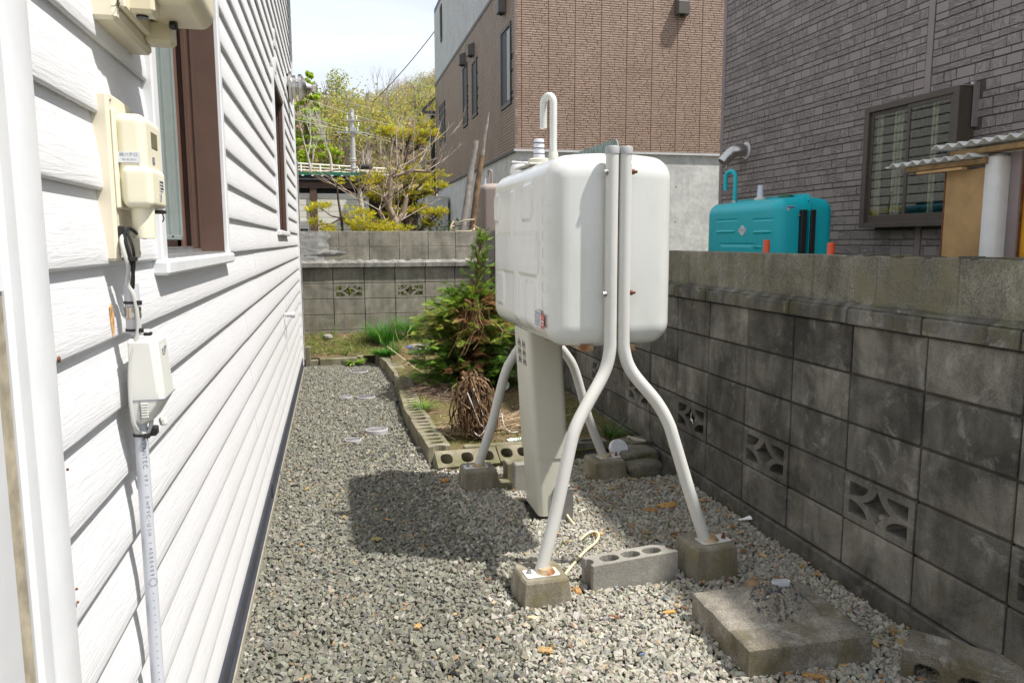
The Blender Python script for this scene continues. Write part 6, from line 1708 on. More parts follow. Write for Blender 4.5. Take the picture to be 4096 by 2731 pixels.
for (za, zb2, zc_, wn_) in ((11.3, 8.45, 7.1, 'topmost'), (10.1, 7.6, 6.6, 'middle'), (9.2, 7.5, 6.2, 'lowest')):
    wire((-9, 40, za - .2), (PXX, PYY, zb2), .1, .014, 'wire_pale_mat', wn_ + ' pale wire running from the left into the utility pole', wl)
    wire((PXX, PYY, zb2), (14, 52, zc_), .15, .014, 'wire_pale_mat', wn_ + ' pale wire running from the utility pole to the right', wl)
wire((-3, 45, 10.2), (10, 46, 7.5), .2, .012, 'wire_pale_mat', 'thin pale wire passing above the utility pole', wl)
for z in (7.0, 7.35): wire((-8, 40, z - .5), (PXX - .9, PYY - .12, z), .2, .018, 'wire_mat', ('lower' if z < 7.2 else 'upper') + ' black wire ending at the pole crossarm from the left', wl)
wire((PXX, PYY, 5.6), (-6, 38, 4.3), .3, .035, 'wire_mat', 'thick black cable drooping left from the utility pole', wl)
wire((6.4, 36, 13.0), (2.4, 44, 9.0), .3, .02, 'wire_mat', 'black wire crossing the hill to the brown house', wl)

# guard rail
fn = thing('guard_fence', 'white pipe fence along the road at the foot of the hill', 'fence', (-1, 50, 5))
for z, r in ((5.82, .035), (6.0, .03), (6.20, .045)):
    m = MB(); m.tube([(-8, 50, z + .28), (-1.8, 50, z), (4, 50, z - .25)], r, 6); m.build('rail', 'white_paint_mat', fn)
for x in np.arange(-7.5, 4, 1.15):
    m = MB(); zz = 6.2 - .045 * (x + 1.8); m.tube([(x, 50, zz - 1.1), (x, 50, zz)], .045, 6); m.build('post', 'white_paint_mat', fn)

# ================================================================== HILL AND FOREST
def hill(x, y):
    if y < 27: return -.02
    b_ = 4.6 * float(sstep(27, 44, np.array(y)))
    ym = 165 + .15 * x
    t = np.clip((y - 52) / (ym - 52), 0, 1); top = 26.0 + 5.5 * math.tanh((x - 12) / 9) + 2 * math.exp(-((x + 8) / 14) ** 2)
    b_ += (top - 4.6) * (t ** .92) * float(sstep(50, 60, np.array(y)))
    if y > ym: b_ -= (y - ym) * .25
    return b_ + 1.2 * mnoise.noise(Vector((x * .05, y * .05, 0))) * float(sstep(50, 80, np.array(y)))
m = MB(); NXh, NYh = 90, 80; vs = []
for j in range(NYh + 1):
    y = 26.5 + (330 - 26.5) * (j / NYh) ** 1.3
    for i in range(NXh + 1):
        x = -170 + 360 * i / NXh; vs.append((x, y, hill(x, y)))
m.add(vs, [(j * (NXh + 1) + i, j * (NXh + 1) + i + 1, (j + 1) * (NXh + 1) + i + 1, (j + 1) * (NXh + 1) + i) for j in range(NYh) for i in range(NXh)])
tag(m.build('hill', 'hill_mat', smooth=True, auto=180), kind='structure')

FO = Big(); rf = random.Random(21)
cl = [(.42, .39, .09), (.36, .37, .08), (.46, .38, .13), (.46, .31, .18), (.44, .31, .23), (.30, .36, .07)]
quad = (np.array([(-.5, -.5, 0), (.5, -.5, 0), (.6, .5, .1), (-.4, .55, -.1)]), np.array([(0, 1, 2), (0, 2, 3)]))
segs = []
ntree = 0
for k_ in range(1500):
    y = 56 + 112 * rf.random() ** .9; tx = rf.uniform(-.20, .30)
    x = tx * y
    far = (y - 56) / 112
    vis_ = -.10 < tx < .20
    if not vis_ and rf.random() < .75: continue
    if rf.random() > .55 + .45 * far: continue
    z = hill(x, y); H_ = rf.uniform(4.5, 7.5); ntree += 1
    dens = rf.random(); bare = rf.random() < (.22 + .35 * max(0, far - .45) * (1 if x > 8 else .6))
    c0 = rf.choice(cl[:3] + cl[5:] + cl[:2]) if not bare else rf.choice(cl[3:5])
    lean = rf.uniform(-.6, .6); tc_ = (.30, .27, .23) if rf.random() < .4 else (.15, .12, .095)
    top = (x + lean, y, z + H_ * .92)
    segs.append(((x, y, z - .3), (x + lean * .4, y, z + H_ * .5), .13, .10)); segs.append(((x + lean * .4, y, z + H_ * .5), top, .10, .02))
    for b in range(7):
        t = rf.uniform(.35, .9); px_ = x + lean * t; pz = z + H_ * t; a_ = rf.random() * 6.28; l_ = H_ * .30 * (1.15 - t)
        segs.append(((px_, y, pz), (px_ + l_ * math.cos(a_), y + l_ * math.sin(a_), pz + l_ * .9), .04, .012))
    n = int((270 if not bare else 170) * (.5 + dens)); r_ = H_ * .27
    P = rng.standard_normal((n, 3)); P /= np.linalg.norm(P, axis=1, keepdims=True); P *= (rng.random((n, 1)) ** .4)
    # clumpy crown
    nc = 6; cc = rng.standard_normal((nc, 3)) * .45; P = P * .6 + cc[rng.integers(0, nc, n)]
    P = P * np.array((r_, r_, H_ * .30)) + np.array((x + lean * .7, y, z + H_ * .66))
    FO.add(quad[0], quad[1], rotz_tilt(n, PI, (.07, .18)), P, cjit(c0, n, .35, .15))
FO.segs(segs, 3, (.36, .32, .27), .4)
tag(FO.build('hillside_forest', 'forest_mat'), kind='stuff')
# undergrowth on the slope
UG = Big(); n = 14000; yy = 53 + 100 * rng.random(n) ** 1.2; xx = yy * (rng.random(n) * .42 - .15); zz = np.array([hill(a_, b_) for a_, b_ in zip(xx, yy)]) + .25
UG.add(quad[0], quad[1], rotz_tilt(n, 1.2, (.2, .6)), np.stack([xx, yy, zz], 1), pick([(.30, .30, .09), (.34, .24, .14), (.36, .31, .15)], (4, 4, 3), n, .3))
tag(UG.build('hill_undergrowth', 'forest_mat'), kind='stuff')

def leafy_tree(name, label, base, H_, crown, n, cols_, w_, trunk_r, sz, bark, depth=3, spread=.5, mat='needle_mat', base_mesh=quad, seed=1, cat='tree'):
    t = thing(name, label, cat, base); r_ = random.Random(seed); S_, T_ = grow(base, (0, 0, 1), H_ * .45, trunk_r, depth, spread, None, .12, .12, .62, (2, 3), rg=r_)
    B = Big(); B.segs(S_, 5, bark, .2); B.build('trunk', 'dry_mat', t)
    C = Big(); P = []
    for (cx, cy_, cz, rx, ry, rz, k) in crown:
        q = rng.standard_normal((k, 3)); q /= np.linalg.norm(q, axis=1, keepdims=True); q *= rng.random((k, 1)) ** .45; P.append(q * (rx, ry, rz) + (cx, cy_, cz))
    P = np.concatenate(P); C.add(base_mesh[0], base_mesh[1], rotz_tilt(len(P), 1.2, sz), P, pick(cols_, w_, len(P), .25)); C.build('crown', mat, t)
    return t
# bright larch on the left
xl, yl = -1.3, 58; zl = hill(xl, yl)
cr_ = []
for i in range(120):
    t = rf.random() ** 1.2; z = zl + .8 + 6.8 * t; r_ = (2.1 * (1 - t) ** .85 + .15) * rf.uniform(.35, 1.1); a_ = rf.random() * 6.28
    cr_.append((xl + r_ * math.cos(a_), yl + r_ * math.sin(a_), z - .15 * r_, .55 * (1.15 - t), .45 * (1.15 - t), .16, 110))
leafy_tree('larch_tree', 'bright lime green larch tree on the hillside at left', (xl, yl, zl), 9, cr_, 0, [(.44, .58, .06), (.36, .50, .05), (.52, .64, .08)], (4, 3, 3), .16, (.07, .15), (.16, .12, .09), depth=1, spread=.3)
xl, yl = 5.6, 118; zl = hill(xl, yl)
leafy_tree('tall_hill_tree', 'tall light green tree breaking the skyline left of the hill dip', (1.0, 108, hill(1, 108)), 9, [(1.0 + dx, 108, hill(1, 108) + dz, 1.7, 1.7, 1.5, 420) for dx, dz in ((0, 6.5), (1.3, 5.2), (-1.2, 5.0), (.3, 8))], 0, [(.30, .35, .08), (.36, .38, .12)], (1, 1), .2, (.10, .22), (.2, .17, .14), depth=2)
def bare_tree(name, label, base, L_, r_, mat_col, seed, depth=4, spread=.55, cat='bare tree', d=(0, 0, 1), parent_kind=None, n=5, jit=.16, ratio=.70):
    t = thing(name, label, cat, base); S_, T_ = grow(base, d, L_, r_, depth, spread, None, .10, jit, ratio, (2, 3), rg=random.Random(seed))
    m0 = [s_ for s_ in S_ if s_[2] > r_ * .42]; m1 = [s_ for s_ in S_ if s_[2] <= r_ * .42]
    B = Big(); B.segs(m0, 8, mat_col, .1); B.build('trunk', 'dry_mat', t, smooth=True)
    if m1: B = Big(); B.segs(m1, 4, mat_col, .2); B.build('branches', 'dry_mat', t)
    return t, T_
bare_tree('pale_bare_tree', 'white-branched bare tree beside the house edge above the garage roof', (-1.1, 47, 4.6), 1.75, .10, (.46, .43, .40), 12, 4)
bare_tree('pale_bare_tree', 'white-branched bare tree left of the utility pole', (.12, 48, 4.7), 1.85, .11, (.48, .45, .42), 8, 4)
bare_tree('pale_bare_tree', 'small white-branched bare tree right of the utility pole', (2.1, 48, 4.3), 1.2, .08, (.44, .41, .38), 5, 3)
for i, (x, y, H_, lb) in enumerate(((4.6, 74, 3.4, 'pale trunk of a hillside tree right of the pole'), (7.4, 84, 3.3, 'pale hillside tree trunk in the middle of the slope'), (9.6, 80, 3.2, 'pale hillside tree trunk near the brown house edge'))):
    bare_tree('birch_tree', lb, (x, y, hill(x, y)), H_, .14, (.38, .35, .30), 30 + i, 3, .35, 'tree', jit=.08)

# ================================================================== NEIGHBOUR GARDEN TREES
ND = needles(10)
YC = [(.52, .51, .03), (.64, .55, .04), (.32, .38, .03), (.70, .52, .05)]
def pads_tree(name, label, base, trunk, pads_, seed, n=360, cols_=YC, w_=(4, 4, 3, 2), sz=(.05, .11), limbs=True, bark=(.085, .06, .05), tr=.05):
    t = thing(name, label, 'conifer', base); B = Big(); S_ = []
    for i in range(len(trunk) - 1): S_.append((trunk[i], trunk[i + 1], tr * (1 - .6 * i / (len(trunk) - 1)), tr * (1 - .6 * (i + 1) / (len(trunk) - 1))))
    rr = random.Random(seed)
    for (cx, cy_, cz, rx, ry, rz) in pads_:
        # limb from nearest trunk vertex
        j = min(range(len(trunk)), key=lambda q: abs(trunk[q][2] - cz + .12) + .1 * q); a_ = Vector(trunk[j]); b_ = Vector((cx, cy_, cz - rz * .4)); mid = a_.lerp(b_, .5) + Vector((0, 0, -.04))
        S_ += [(tuple(a_), tuple(mid), tr * .42, tr * .3), (tuple(mid), tuple(b_), tr * .3, tr * .12)]
        for q in range(9):
            e = b_ + Vector((rr.uniform(-1, 1) * rx, rr.uniform(-1, 1) * ry, rr.uniform(-.3, .6) * rz)); S_.append((tuple(mid.lerp(b_, rr.random())), tuple(e), tr * .10, tr * .04))
    B.segs(S_, 6, bark, .2); B.build('trunk', 'dry_mat', t)
    C = Big()
    for (cx, cy_, cz, rx, ry, rz) in pads_:
        # clumps inside the pad, sprays in the clumps
        nc = max(5, int(16 * rx / .35)); cc = rng.standard_normal((nc, 3)) * .48; nn = int(n * (rx * ry / .06) ** .5)
        ci = rng.integers(0, nc, nn); P = cc[ci] + rng.standard_normal((nn, 3)) * .20
        D = P * np.array((1, 1, .6)) + np.array((0, 0, .45)) + rng.standard_normal((nn, 3)) * .35
        P = P * (rx, ry, rz) + (cx, cy_, cz); P[:, 2] += -.10 * ((P[:, 0] - cx) / rx) ** 2 * rz
        tone = 1 + .22 * cc[ci, 2:3]
        C.add(ND[0], ND[1], frames(D, rng.random(nn) * 6.28, sz[0] + (sz[1] - sz[0]) * rng.random(nn)), P, pick(cols_, w_, nn, .22) * tone)
    C.build('foliage', 'needle_mat', t); return t
k = .00735
pads_tree('yew_shrub', 'yellow-green conifer with a snapped dark trunk behind the left of the back wall', (.16, 11.4, 0), [(.18, 11.4, 0), (.155, 11.4, 1.2), (.135, 11.4, 1.75), (.10, 11.42, 2.0), (.085, 11.4, 2.22)],
          [(-.16, 11.4, 1.92, .17, .14, .045), (-.20, 11.35, 1.70, .16, .16, .12), (-.05, 11.3, 1.60, .14, .14, .10), (.38, 11.4, 1.83, .22, .16, .075), (.52, 11.35, 1.70, .20, .18, .09), (.70, 11.3, 1.63, .22, .16, .07), (.92, 11.3, 1.585, .17, .14, .05), (.33, 11.3, 1.66, .14, .12, .07), (.45, 11.4, 1.60, .2, .1, .05)], 3, n=300, sz=(.035, .075), tr=.032)
SCP = lambda p, f=.948: (p[0] * f, p[1] * f, 1.42 + (p[2] - 1.42) * f) + (tuple(q * f * k_ for q, k_ in zip(p[3:], (1, 1, .68))) if len(p) > 3 else ())
pads_tree('garden_pine', 'taller yellow-green conifer with flat layered pads in front of the garage', (1.21, 12.9, 0), [(1.21, 12.9, 0)] + [SCP(q) for q in ((1.27, 13.6, 1.5), (1.25, 13.6, 2.2), (1.28, 13.6, 2.9), (1.38, 13.6, 3.3))],
          [SCP(q) for q in [(.98, 13.6, 3.27, .26, .2, .085), (1.30, 13.6, 3.22, .28, .2, .10), (1.62, 13.6, 3.40, .10, .1, .20), (1.72, 13.6, 3.25, .20, .15, .06), (1.50, 13.6, 3.10, .16, .15, .08), (.75, 13.5, 2.45, .30, .22, .14), (1.05, 13.5, 2.52, .28, .24, .20), (1.35, 13.7, 2.62, .28, .2, .17), (1.62, 13.6, 2.55, .28, .2, .22), (1.78, 13.6, 2.35, .2, .15, .12), (.85, 13.5, 2.25, .26, .2, .12), (1.22, 13.6, 2.22, .3, .2, .10), (1.15, 13.5, 1.95, .2, .16, .12), (1.45, 13.6, 1.95, .2, .16, .07), (1.80, 13.4, 1.90, .24, .14, .055), (1.65, 13.5, 1.75, .12, .12, .06)]], 4, n=330, cols_=[(.50, .49, .035), (.60, .52, .04), (.30, .36, .035), (.66, .48, .05)], sz=(.045, .10), tr=.06)
# pruned deciduous tree with long bare shoots
pt = thing('pruned_tree', 'pruned bare tree with tan knuckled limbs and long pale shoots behind the back wall', 'bare tree', (.98, 12.3, 0))
B = Big(); rr = random.Random(17); S_ = []
kn = [(.985, 12.3, 1.70), (.80, 12.25, 2.10), (.92, 12.3, 2.42), (1.16, 12.35, 2.10), (1.02, 12.3, 2.56), (.72, 12.2, 1.90)]
S_ += [((.98, 12.3, 0), (.975, 12.3, 1.45), .075, .06), ((.975, 12.3, 1.45), kn[0], .06, .055), (kn[0], (.88, 12.3, 1.95), .05, .045), ((.88, 12.3, 1.95), kn[2], .045, .04), (kn[0], (1.10, 12.35, 1.85), .045, .04), ((1.10, 12.35, 1.85), kn[3], .04, .036), ((.975, 12.3, 1.45), (.80, 12.2, 1.72), .045, .035), ((.80, 12.2, 1.72), kn[5], .035, .03), ((.88, 12.3, 1.95), kn[1], .035, .04), (kn[2], kn[4], .03, .03), ((.95, 12.3, 2.42), (1.25, 12.3, 2.52), .032, .028), ((1.25, 12.3, 2.52), (1.6, 12.3, 2.50), .028, .015)]
B.segs(S_, 9, (.30, .235, .17), .05); B.build('trunk', 'dry_mat', pt, smooth=True)
S2 = []
for kx in kn + [(1.1, 12.3, 2.5), (1.25, 12.3, 2.52), (1.45, 12.3, 2.5)]:
    for i in range(4):
        dx = rr.uniform(-1.1, 1.3); d_ = (dx, rr.uniform(-.6, .6), rr.uniform(.12, 1.1)); s1, _ = grow(kx, d_, rr.uniform(.35, .85), rr.uniform(.006, .011), 2, .45, None, .04, .14, .5, (1, 2), rg=rr); S2 += s1
B = Big(); B.segs(S2, 4, (.40, .33, .27), .35); B.build('shoots', 'dry_mat', pt)
for nm, bs, lb, sd, c_ in (('pale_pruned_tree', (.55, 12.6, 0), 'slim pale-barked pruned tree left of the tan one', 41, (.50, .46, .38)),):
    t = thing(nm, lb, 'bare tree', bs); B = Big(); rr = random.Random(sd); S_ = [(bs, (.50, 12.6, 1.7), .045, .04), ((.50, 12.6, 1.7), (.44, 12.6, 2.25), .04, .033)]; B.segs(S_, 8, c_, .05); B.build('trunk', 'dry_mat', t, smooth=True)
    S2 = []
    for i in range(14):
        s1, _ = grow((.44, 12.6, 2.2 - .06 * (i % 4)), (rr.uniform(-1.2, 1.2), rr.uniform(-.5, .5), rr.uniform(.1, 1.2)), rr.uniform(.3, .6), .008, 2, .5, None, .02, .16, .55, (1, 2), rg=rr); S2 += s1
    B = Big(); B.segs(S2, 4, (.36, .27, .2), .3); B.build('shoots', 'dry_mat', t)
for i, (x, y, z1_, r_, lb) in enumerate(((1.42, 14.2, 1.5, .05, 'thicker dark trunk standing behind the pruned tree'), (1.66, 14.6, 1.7, .028, 'thin dark trunk right of the thicker one'), (1.30, 14.0, 1.3, .04, 'dark trunk left of the thicker one'))):
    t = thing('dark_trunk_tree', lb, 'tree', (x, y, 0)); B = Big(); S_, T_ = grow((x, y, 0), (0, 0, 1), z1_, r_, 2, .5, None, .1, .05, .3, (2, 3), rg=random.Random(60 + i)); B.segs(S_, 7, (.13, .10, .085), .15); B.build('trunk', 'dry_mat', t, smooth=True)
# low leafy greenery behind the wall
GB = Big(); n = 2600; P = rng.random((n, 3)) * (1.6, 1.5, 1.9) + (1.2, 16.5, 0); GB.add(LEAF[0], LEAF[1], rotz_tilt(n, 1.2, (.04, .09)), P, pick([(.12, .2, .03), (.2, .26, .05), (.09, .13, .03)], (3, 3, 2), n))
tag(GB.build('green_shrub', 'leaf_mat'), 'fresh green leafy shrub low between the dark trunks behind the back wall', 'shrub')
GB = Big(); n = 5200; P = rng.random((n, 3)) * (1.5, .5, 1.0) + (-.15, 10.35, .0); P[:, 2] *= .9; GB.add(LEAF[0], LEAF[1], rotz_tilt(n, 1.2, (.03, .07)), P, pick([(.14, .2, .03), (.2, .24, .04), (.08, .10, .03), (.04, .04, .03)], (3, 3, 2, 3), n))
tag(GB.build('hedge_plants', 'leaf_mat'), kind='stuff')

# ================================================================== YARD PLANTS
FR = frond(7)
sh_ = thing('evergreen_shrub', 'feathery evergreen shrub with a brown dead patch between the wall and the tank', 'shrub', (1.25, 6.95, gh(1.25, 6.95)))
bz = gh(1.25, 6.95); S_ = []; tips = []; rr = random.Random(2)
def shrub_r(h):   # outline radius against height above the soil
    return float(np.interp(h, [0, .10, .25, .55, .72, .85, .95, 1.12, 1.30, 1.45], [.26, .42, .46, .43, .38, .22, .15, .10, .07, .03]))
axis = [(1.23, 6.95, bz - .05), (1.22, 6.95, bz + .4), (1.25, 6.95, bz + .8), (1.30, 6.95, bz + 1.1), (1.315, 6.95, bz + 1.48)]
def ax_at(h):
    zz = [a_[2] - bz for a_ in axis]; return Vector((float(np.interp(h, zz, [a_[0] for a_ in axis])), 6.95, bz + h))
for a_, b_, r0, r1 in zip(axis[:-1], axis[1:], (.03, .022, .015, .008), (.022, .015, .008, .003)): S_.append((a_, b_, r0, r1))
Pp, Dd, Cc_, Sz = [], [], [], []
for i in range(480):
    h = 1.46 * rr.random() ** 1.6 if i % 3 == 0 else .92 * rr.random() ** .8; R_ = shrub_r(h) * (rr.uniform(.55, 1.2) if h < .85 else rr.uniform(.2, 1.9)); a_ = rr.random() * 2 * PI
    if h < .75 and math.cos(a_) < -.2: R_ *= 1.12
    p0 = ax_at(max(h - .12, 0)); p1 = ax_at(h) + Vector((math.cos(a_) * R_, math.sin(a_) * R_, rr.uniform(-.04, .05))); mid = p0.lerp(p1, .55) + Vector((0, 0, .03))
    S_ += [(tuple(p0), tuple(mid), .006, .0035), (tuple(mid), tuple(p1), .0035, .0012)]
    brown = (.18 < h < .80 and abs(a_ - 4.5) < .5 and rr.random() < .5) or (.62 < h < .88 and rr.random() < .28 and math.sin(a_) < .3)
    n = 18 if h < .85 else 7
    for q in range(n):
        t = .30 + .75 * q / n; p = (p0.lerp(mid, t / .55) if t < .55 else mid.lerp(p1, (t - .55) / .45)) + Vector((rr.gauss(0, .012), rr.gauss(0, .012), rr.gauss(0, .010)))
        d_ = (p1 - p0).normalized() + Vector((rr.uniform(-.8, .8), rr.uniform(-.8, .8), rr.uniform(-.55, .25)))
        Pp.append(p); Dd.append(d_); Sz.append(rr.uniform(.050, .120) * (1 if h < .9 else .7))
        if brown: c_ = rr.choice([(.30, .15, .07), (.22, .12, .06), (.36, .20, .10), (.26, .20, .06)])
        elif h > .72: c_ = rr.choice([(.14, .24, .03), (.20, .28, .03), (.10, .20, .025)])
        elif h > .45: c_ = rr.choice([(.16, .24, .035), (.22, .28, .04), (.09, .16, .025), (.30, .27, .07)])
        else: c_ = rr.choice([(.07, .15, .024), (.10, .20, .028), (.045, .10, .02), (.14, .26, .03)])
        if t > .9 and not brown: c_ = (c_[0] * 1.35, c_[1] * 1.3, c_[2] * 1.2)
        Cc_.append(c_)
B = Big(); B.segs(S_, 5, (.14, .075, .045), .2); B.build('trunk', 'dry_mat', sh_)
C = Big(); N = len(Pp); C.add(FR[0], FR[1], frames(np.array(Dd), (rng.random(N) - .5) * 1.6, np.array(Sz)), np.array(Pp), np.array(Cc_) * (1 + .2 * (rng.random((N, 1)) - .5))); C.build('foliage', 'leaf_mat', sh_)
# dead hanging stems in front of it
dv = thing('dead_vine', 'tangle of brown dead stems hanging in the middle of the evergreen shrub', 'dead vine', (1.22, 6.55, .4)); B = Big(); S_ = []
for i in range(22):
    x = 1.20 + rr.gauss(0, .05); y = 6.60 + rr.gauss(0, .03); z = .92 - rr.random() * .10; p = Vector((x, y, z)); d_ = Vector((rr.gauss(0, .2), rr.gauss(0, .2), -1))
    for q in range(6):
        q2 = p + d_.normalized() * rr.uniform(.05, .11); S_.append((tuple(p), tuple(q2), .0022, .0018)); p = q2; d_ += Vector((rr.gauss(0, .35), rr.gauss(0, .3), rr.gauss(0, .2)))
        if p.z < .32: break
B.segs(S_, 3, (.33, .20, .11), .4); B.build('stems', 'dry_mat', dv)

def clump(name, label, c_, n, L_, cols_, w_, lean=.55, rad=.1, width=.05, cat='grass clump', droop=.5, flat=1):
    b_ = blade(4, width, droop); a_ = rng.random(n) * 2 * PI; r_ = rad * np.sqrt(rng.random(n)); P = np.stack([c_[0] + r_ * np.cos(a_), c_[1] + r_ * np.sin(a_) * flat, np.full(n, c_[2])], 1)
    ll = lean * (.25 + rng.random(n)); D = np.stack([np.cos(a_) * ll, np.sin(a_) * ll, np.ones(n)], 1) + rng.standard_normal((n, 3)) * .12
    B = Big(); B.add(b_[0], b_[1], frames(D, None, L_ * (.55 + .5 * rng.random(n))), P, pick(cols_, w_, n, .2)); o = B.build(name, 'leaf_mat'); return tag(o, label, cat)
GC = [(.035, .16, .015), (.06, .22, .02), (.10, .28, .03), (.16, .30, .05)]
clump('chive_clump', 'left of two dense bright green tufts at the foot of the back wall', (.60, 9.52, gh(.6, 9.5)), 850, .36, GC, (4, 4, 2, 1), .95, .13, .018)
clump('chive_clump', 'right of two dense bright green tufts at the foot of the back wall', (.90, 9.60, gh(.9, 9.6)), 620, .33, GC, (4, 4, 2, 1), .75, .12, .018)
clump('daffodil_leaves', 'tall thin green leaves sprouting at the far end of the block edging', (.62, 8.75, gh(.65, 8.7)), 110, .30, GC, (2, 4, 3, 1), .35, .08, .03)
clump('leafy_clump', 'low leafy green clump at the far end of the block edging', (.55, 8.90, .12), 260, .13, [(.06, .22, .02), (.10, .28, .03)], (1, 1), 1.3, .10, .16, droop=1.2)
clump('grass_tuft', 'green grass tuft growing out of the middle of the block edging', (.66, 6.02, .09), 130, .14, [(.12, .26, .03), (.2, .3, .05)], (1, 1), 1.2, .05, .05, droop=1)
clump('lily_sprout', 'pair of broad upright leaves by the mossy kerb', (.10, 9.08, .10), 5, .17, [(.10, .26, .05)], (1,), .25, .015, .20)
clump('leafy_weed', 'yellow-green leafy weed growing over the mossy kerb at the path end', (.20, 8.93, .03), 90, .09, [(.20, .34, .04), (.28, .40, .06)], (1, 1), 1.5, .08, .40, droop=1.3, cat='weed')
clump('grass_tuft', 'dark green strappy grass at the foot of the right wall behind the footing', (1.86, 4.97, gh(1.86, 4.97) + .01), 70, .20, [(.045, .12, .02), (.09, .18, .03)], (1, 1), 1.3, .06, .05, droop=.9)
clump('grass_tuft', 'small green grass tuft against the cream cabinet on the mossy soil', (1.22, 5.0, gh(1.2, 5.0)), 30, .10, [(.12, .26, .03)], (1,), .9, .02, .05)
clump('grass_tuft', 'wispy green tuft at the straw bundle foot', (.80, 5.25, gh(.8, 5.25)), 40, .16, [(.07, .18, .03)], (1,), .6, .05, .02)
clump('tall_weed', 'thin tall weed stalks against the left of the back wall', (-.02, 9.80, gh(0, 9.8)), 9, .42, [(.12, .2, .04)], (1,), .35, .08, .012, cat='weed')
fl_ = thing('purple_flower', 'tiny purple wildflower left of the far right footing', 'flower', (1.42, 4.44, .03)); B = Big(); B.add(LEAF[0], LEAF[1], rotz_tilt(30, 1.2, (.010, .022)), np.array((1.43, 4.45, .045)) + rng.standard_normal((30, 3)) * (.015, .012, .008), pick([(.05, .14, .02), (.09, .18, .03)], (1, 1), 30)); B.build('leaves', 'leaf_mat', fl_)
B = Big(); B.add(LEAF[0], LEAF[1], rotz_tilt(12, 1.2, (.008, .012)), np.array((1.43, 4.45, .075)) + rng.standard_normal((12, 3)) * (.008, .008, .006), pick([(.28, .08, .30)], (1,), 12)); B.build('petals', 'leaf_mat', fl_)
# sprouting horsetails in the gravel
def sprout(c_, h, label, lean, n=15):
    B = Big(); S_ = []; p = Vector((c_[0], c_[1], 0)); d_ = Vector((lean[0], lean[1], 1)); P, D, Z = [], [], []
    for i in range(n):
        q = p + d_.normalized() * (h / n); S_.append((tuple(p), tuple(q), .0016, .0014)); d_ += Vector((lean[0] * .18, lean[1] * .18, -.02))
        if i > n * .35:
            for s_ in (-1, 1): P.append(q); D.append((lean[0] + s_ * .8 * (1 if abs(lean[1]) > .0 else 1), s_ * .3, .35)); Z.append(.016 * (1.25 - i / n))
        p = q
    B.segs(S_, 4, (.14, .17, .05), .1); B.add(LEAF[0], LEAF[1], frames(np.array(D), None, np.array(Z)), np.array(P), pick([(.16, .28, .03), (.22, .34, .05)], (1, 1), len(P))); tag(B.build('fern_sprout', 'leaf_mat'), label, 'sprout', 'green fern sprouts in the gravel')
for c_, h, lb, ln in (((.845, 3.52), .10, 'taller fern sprout in the gravel shade left of the near cabinet corner', (-.10, 0)), ((.872, 3.49), .075, 'shorter fern sprout paired with the taller one left of the cabinet', (.25, 0)), ((1.075, 3.27), .075, 'arching fern sprout beside the cream cable', (.9, .1)), ((.978, 3.25), .055, 'short fern sprout right of the near left leg', (.1, 0)),
                      ((1.385, 3.25), .055, 'arching fern sprout behind the hollow block', (.8, 0)), ((1.36, 3.62), .10, 'thin tall fern sprout between cabinet and right leg', (.3, .1)), ((1.56, 3.36), .05, 'small fern sprout left of the near right footing', (.1, 0)), ((1.70, 3.10), .06, 'fern sprout behind the near right footing towards the wall', (-.3, .2)), ((1.76, 3.02), .055, 'fern sprout nearest the wall right of the near right footing', (.5, 0)), ((1.40, 3.80), .06, 'fern sprout in front of the far right footing', (.3, 0)), ((1.79, 3.55), .05, 'dark fern sprout at the wall foot behind the near right leg', (.2, .1))):
    sprout(c_, h, lb, ln)
# weeds and dry litter on the soil
def on_soil(n):
    x = .62 + rng.random(n) * 1.38; y = 4.8 + rng.random(n) ** .9 * 5.15; m_ = rng.random(n) < .36; x = np.where(m_, -.36 + rng.random(n) * 1.0, x); y = np.where(m_, 9.1 + rng.random(n) * .88, y)
    return np.stack([x, y, np.array([gh(a_, b_) for a_, b_ in zip(x, y)])], 1)
WD = Big(); b_ = blade(3, .045, .6); P = on_soil(9000); nz_ = np.array([mnoise.noise(Vector((p[0] * 2.5, p[1] * 2.5, 4))) for p in P]); dark_ = (P[:, 1] > 5.1) & (P[:, 1] < 7.0) & (P[:, 0] < 1.5); P = P[((nz_ > -.12) & ~(dark_ & (rng.random(len(P)) < .92)))]; n = len(P)
D = rng.standard_normal((n, 3)) * (.6, .6, .3) + (0, 0, 1); WD.add(b_[0], b_[1], frames(D, None, (.02 + .055 * rng.random(n) + .05 * (P[:, 1] > 8.6) * rng.random(n))), P, pick([(.14, .22, .03), (.22, .28, .05), (.09, .16, .02), (.32, .32, .10)], (4, 4, 2, 2), n, .2))
P = on_soil(5200); n = len(P); WD.add(LEAF[0], LEAF[1], rotz_tilt(n, .5, (.006, .020)), P + (0, 0, .006), pick([(.12, .22, .03), (.20, .28, .04), (.08, .15, .02)], (4, 3, 2), n, .25))
tag(WD.build('weeds', 'leaf_mat'), kind='stuff')
DL = Big(); P = on_soil(2600); S_ = []
for p in P:
    a_ = rr.random() * 6.28; l_ = rr.uniform(.02, .10) * (2.2 if rr.random() < .05 else 1); S_.append((tuple(p + (0, 0, .006)), (p[0] + l_ * math.cos(a_), p[1] + l_ * math.sin(a_), p[2] + rr.uniform(.004, .03)), .0016, .0010))
DL.segs(S_, 3, (.34, .26, .15), .5)
n = 2200; P = on_soil(n); k_ = (P[:, 1] < 7.2) & (P[:, 0] > .6); P = P[k_]; n = len(P); bv, bf = stone_base(3, .6); DL.add(bv, bf, rotz_tilt(n, 1, (.006, .018), (.3, .3, .3)), P, pick([(.11, .07, .04), (.16, .11, .07)], (1, 1), n))
tag(DL.build('dry_litter', 'dry_mat'), kind='stuff')
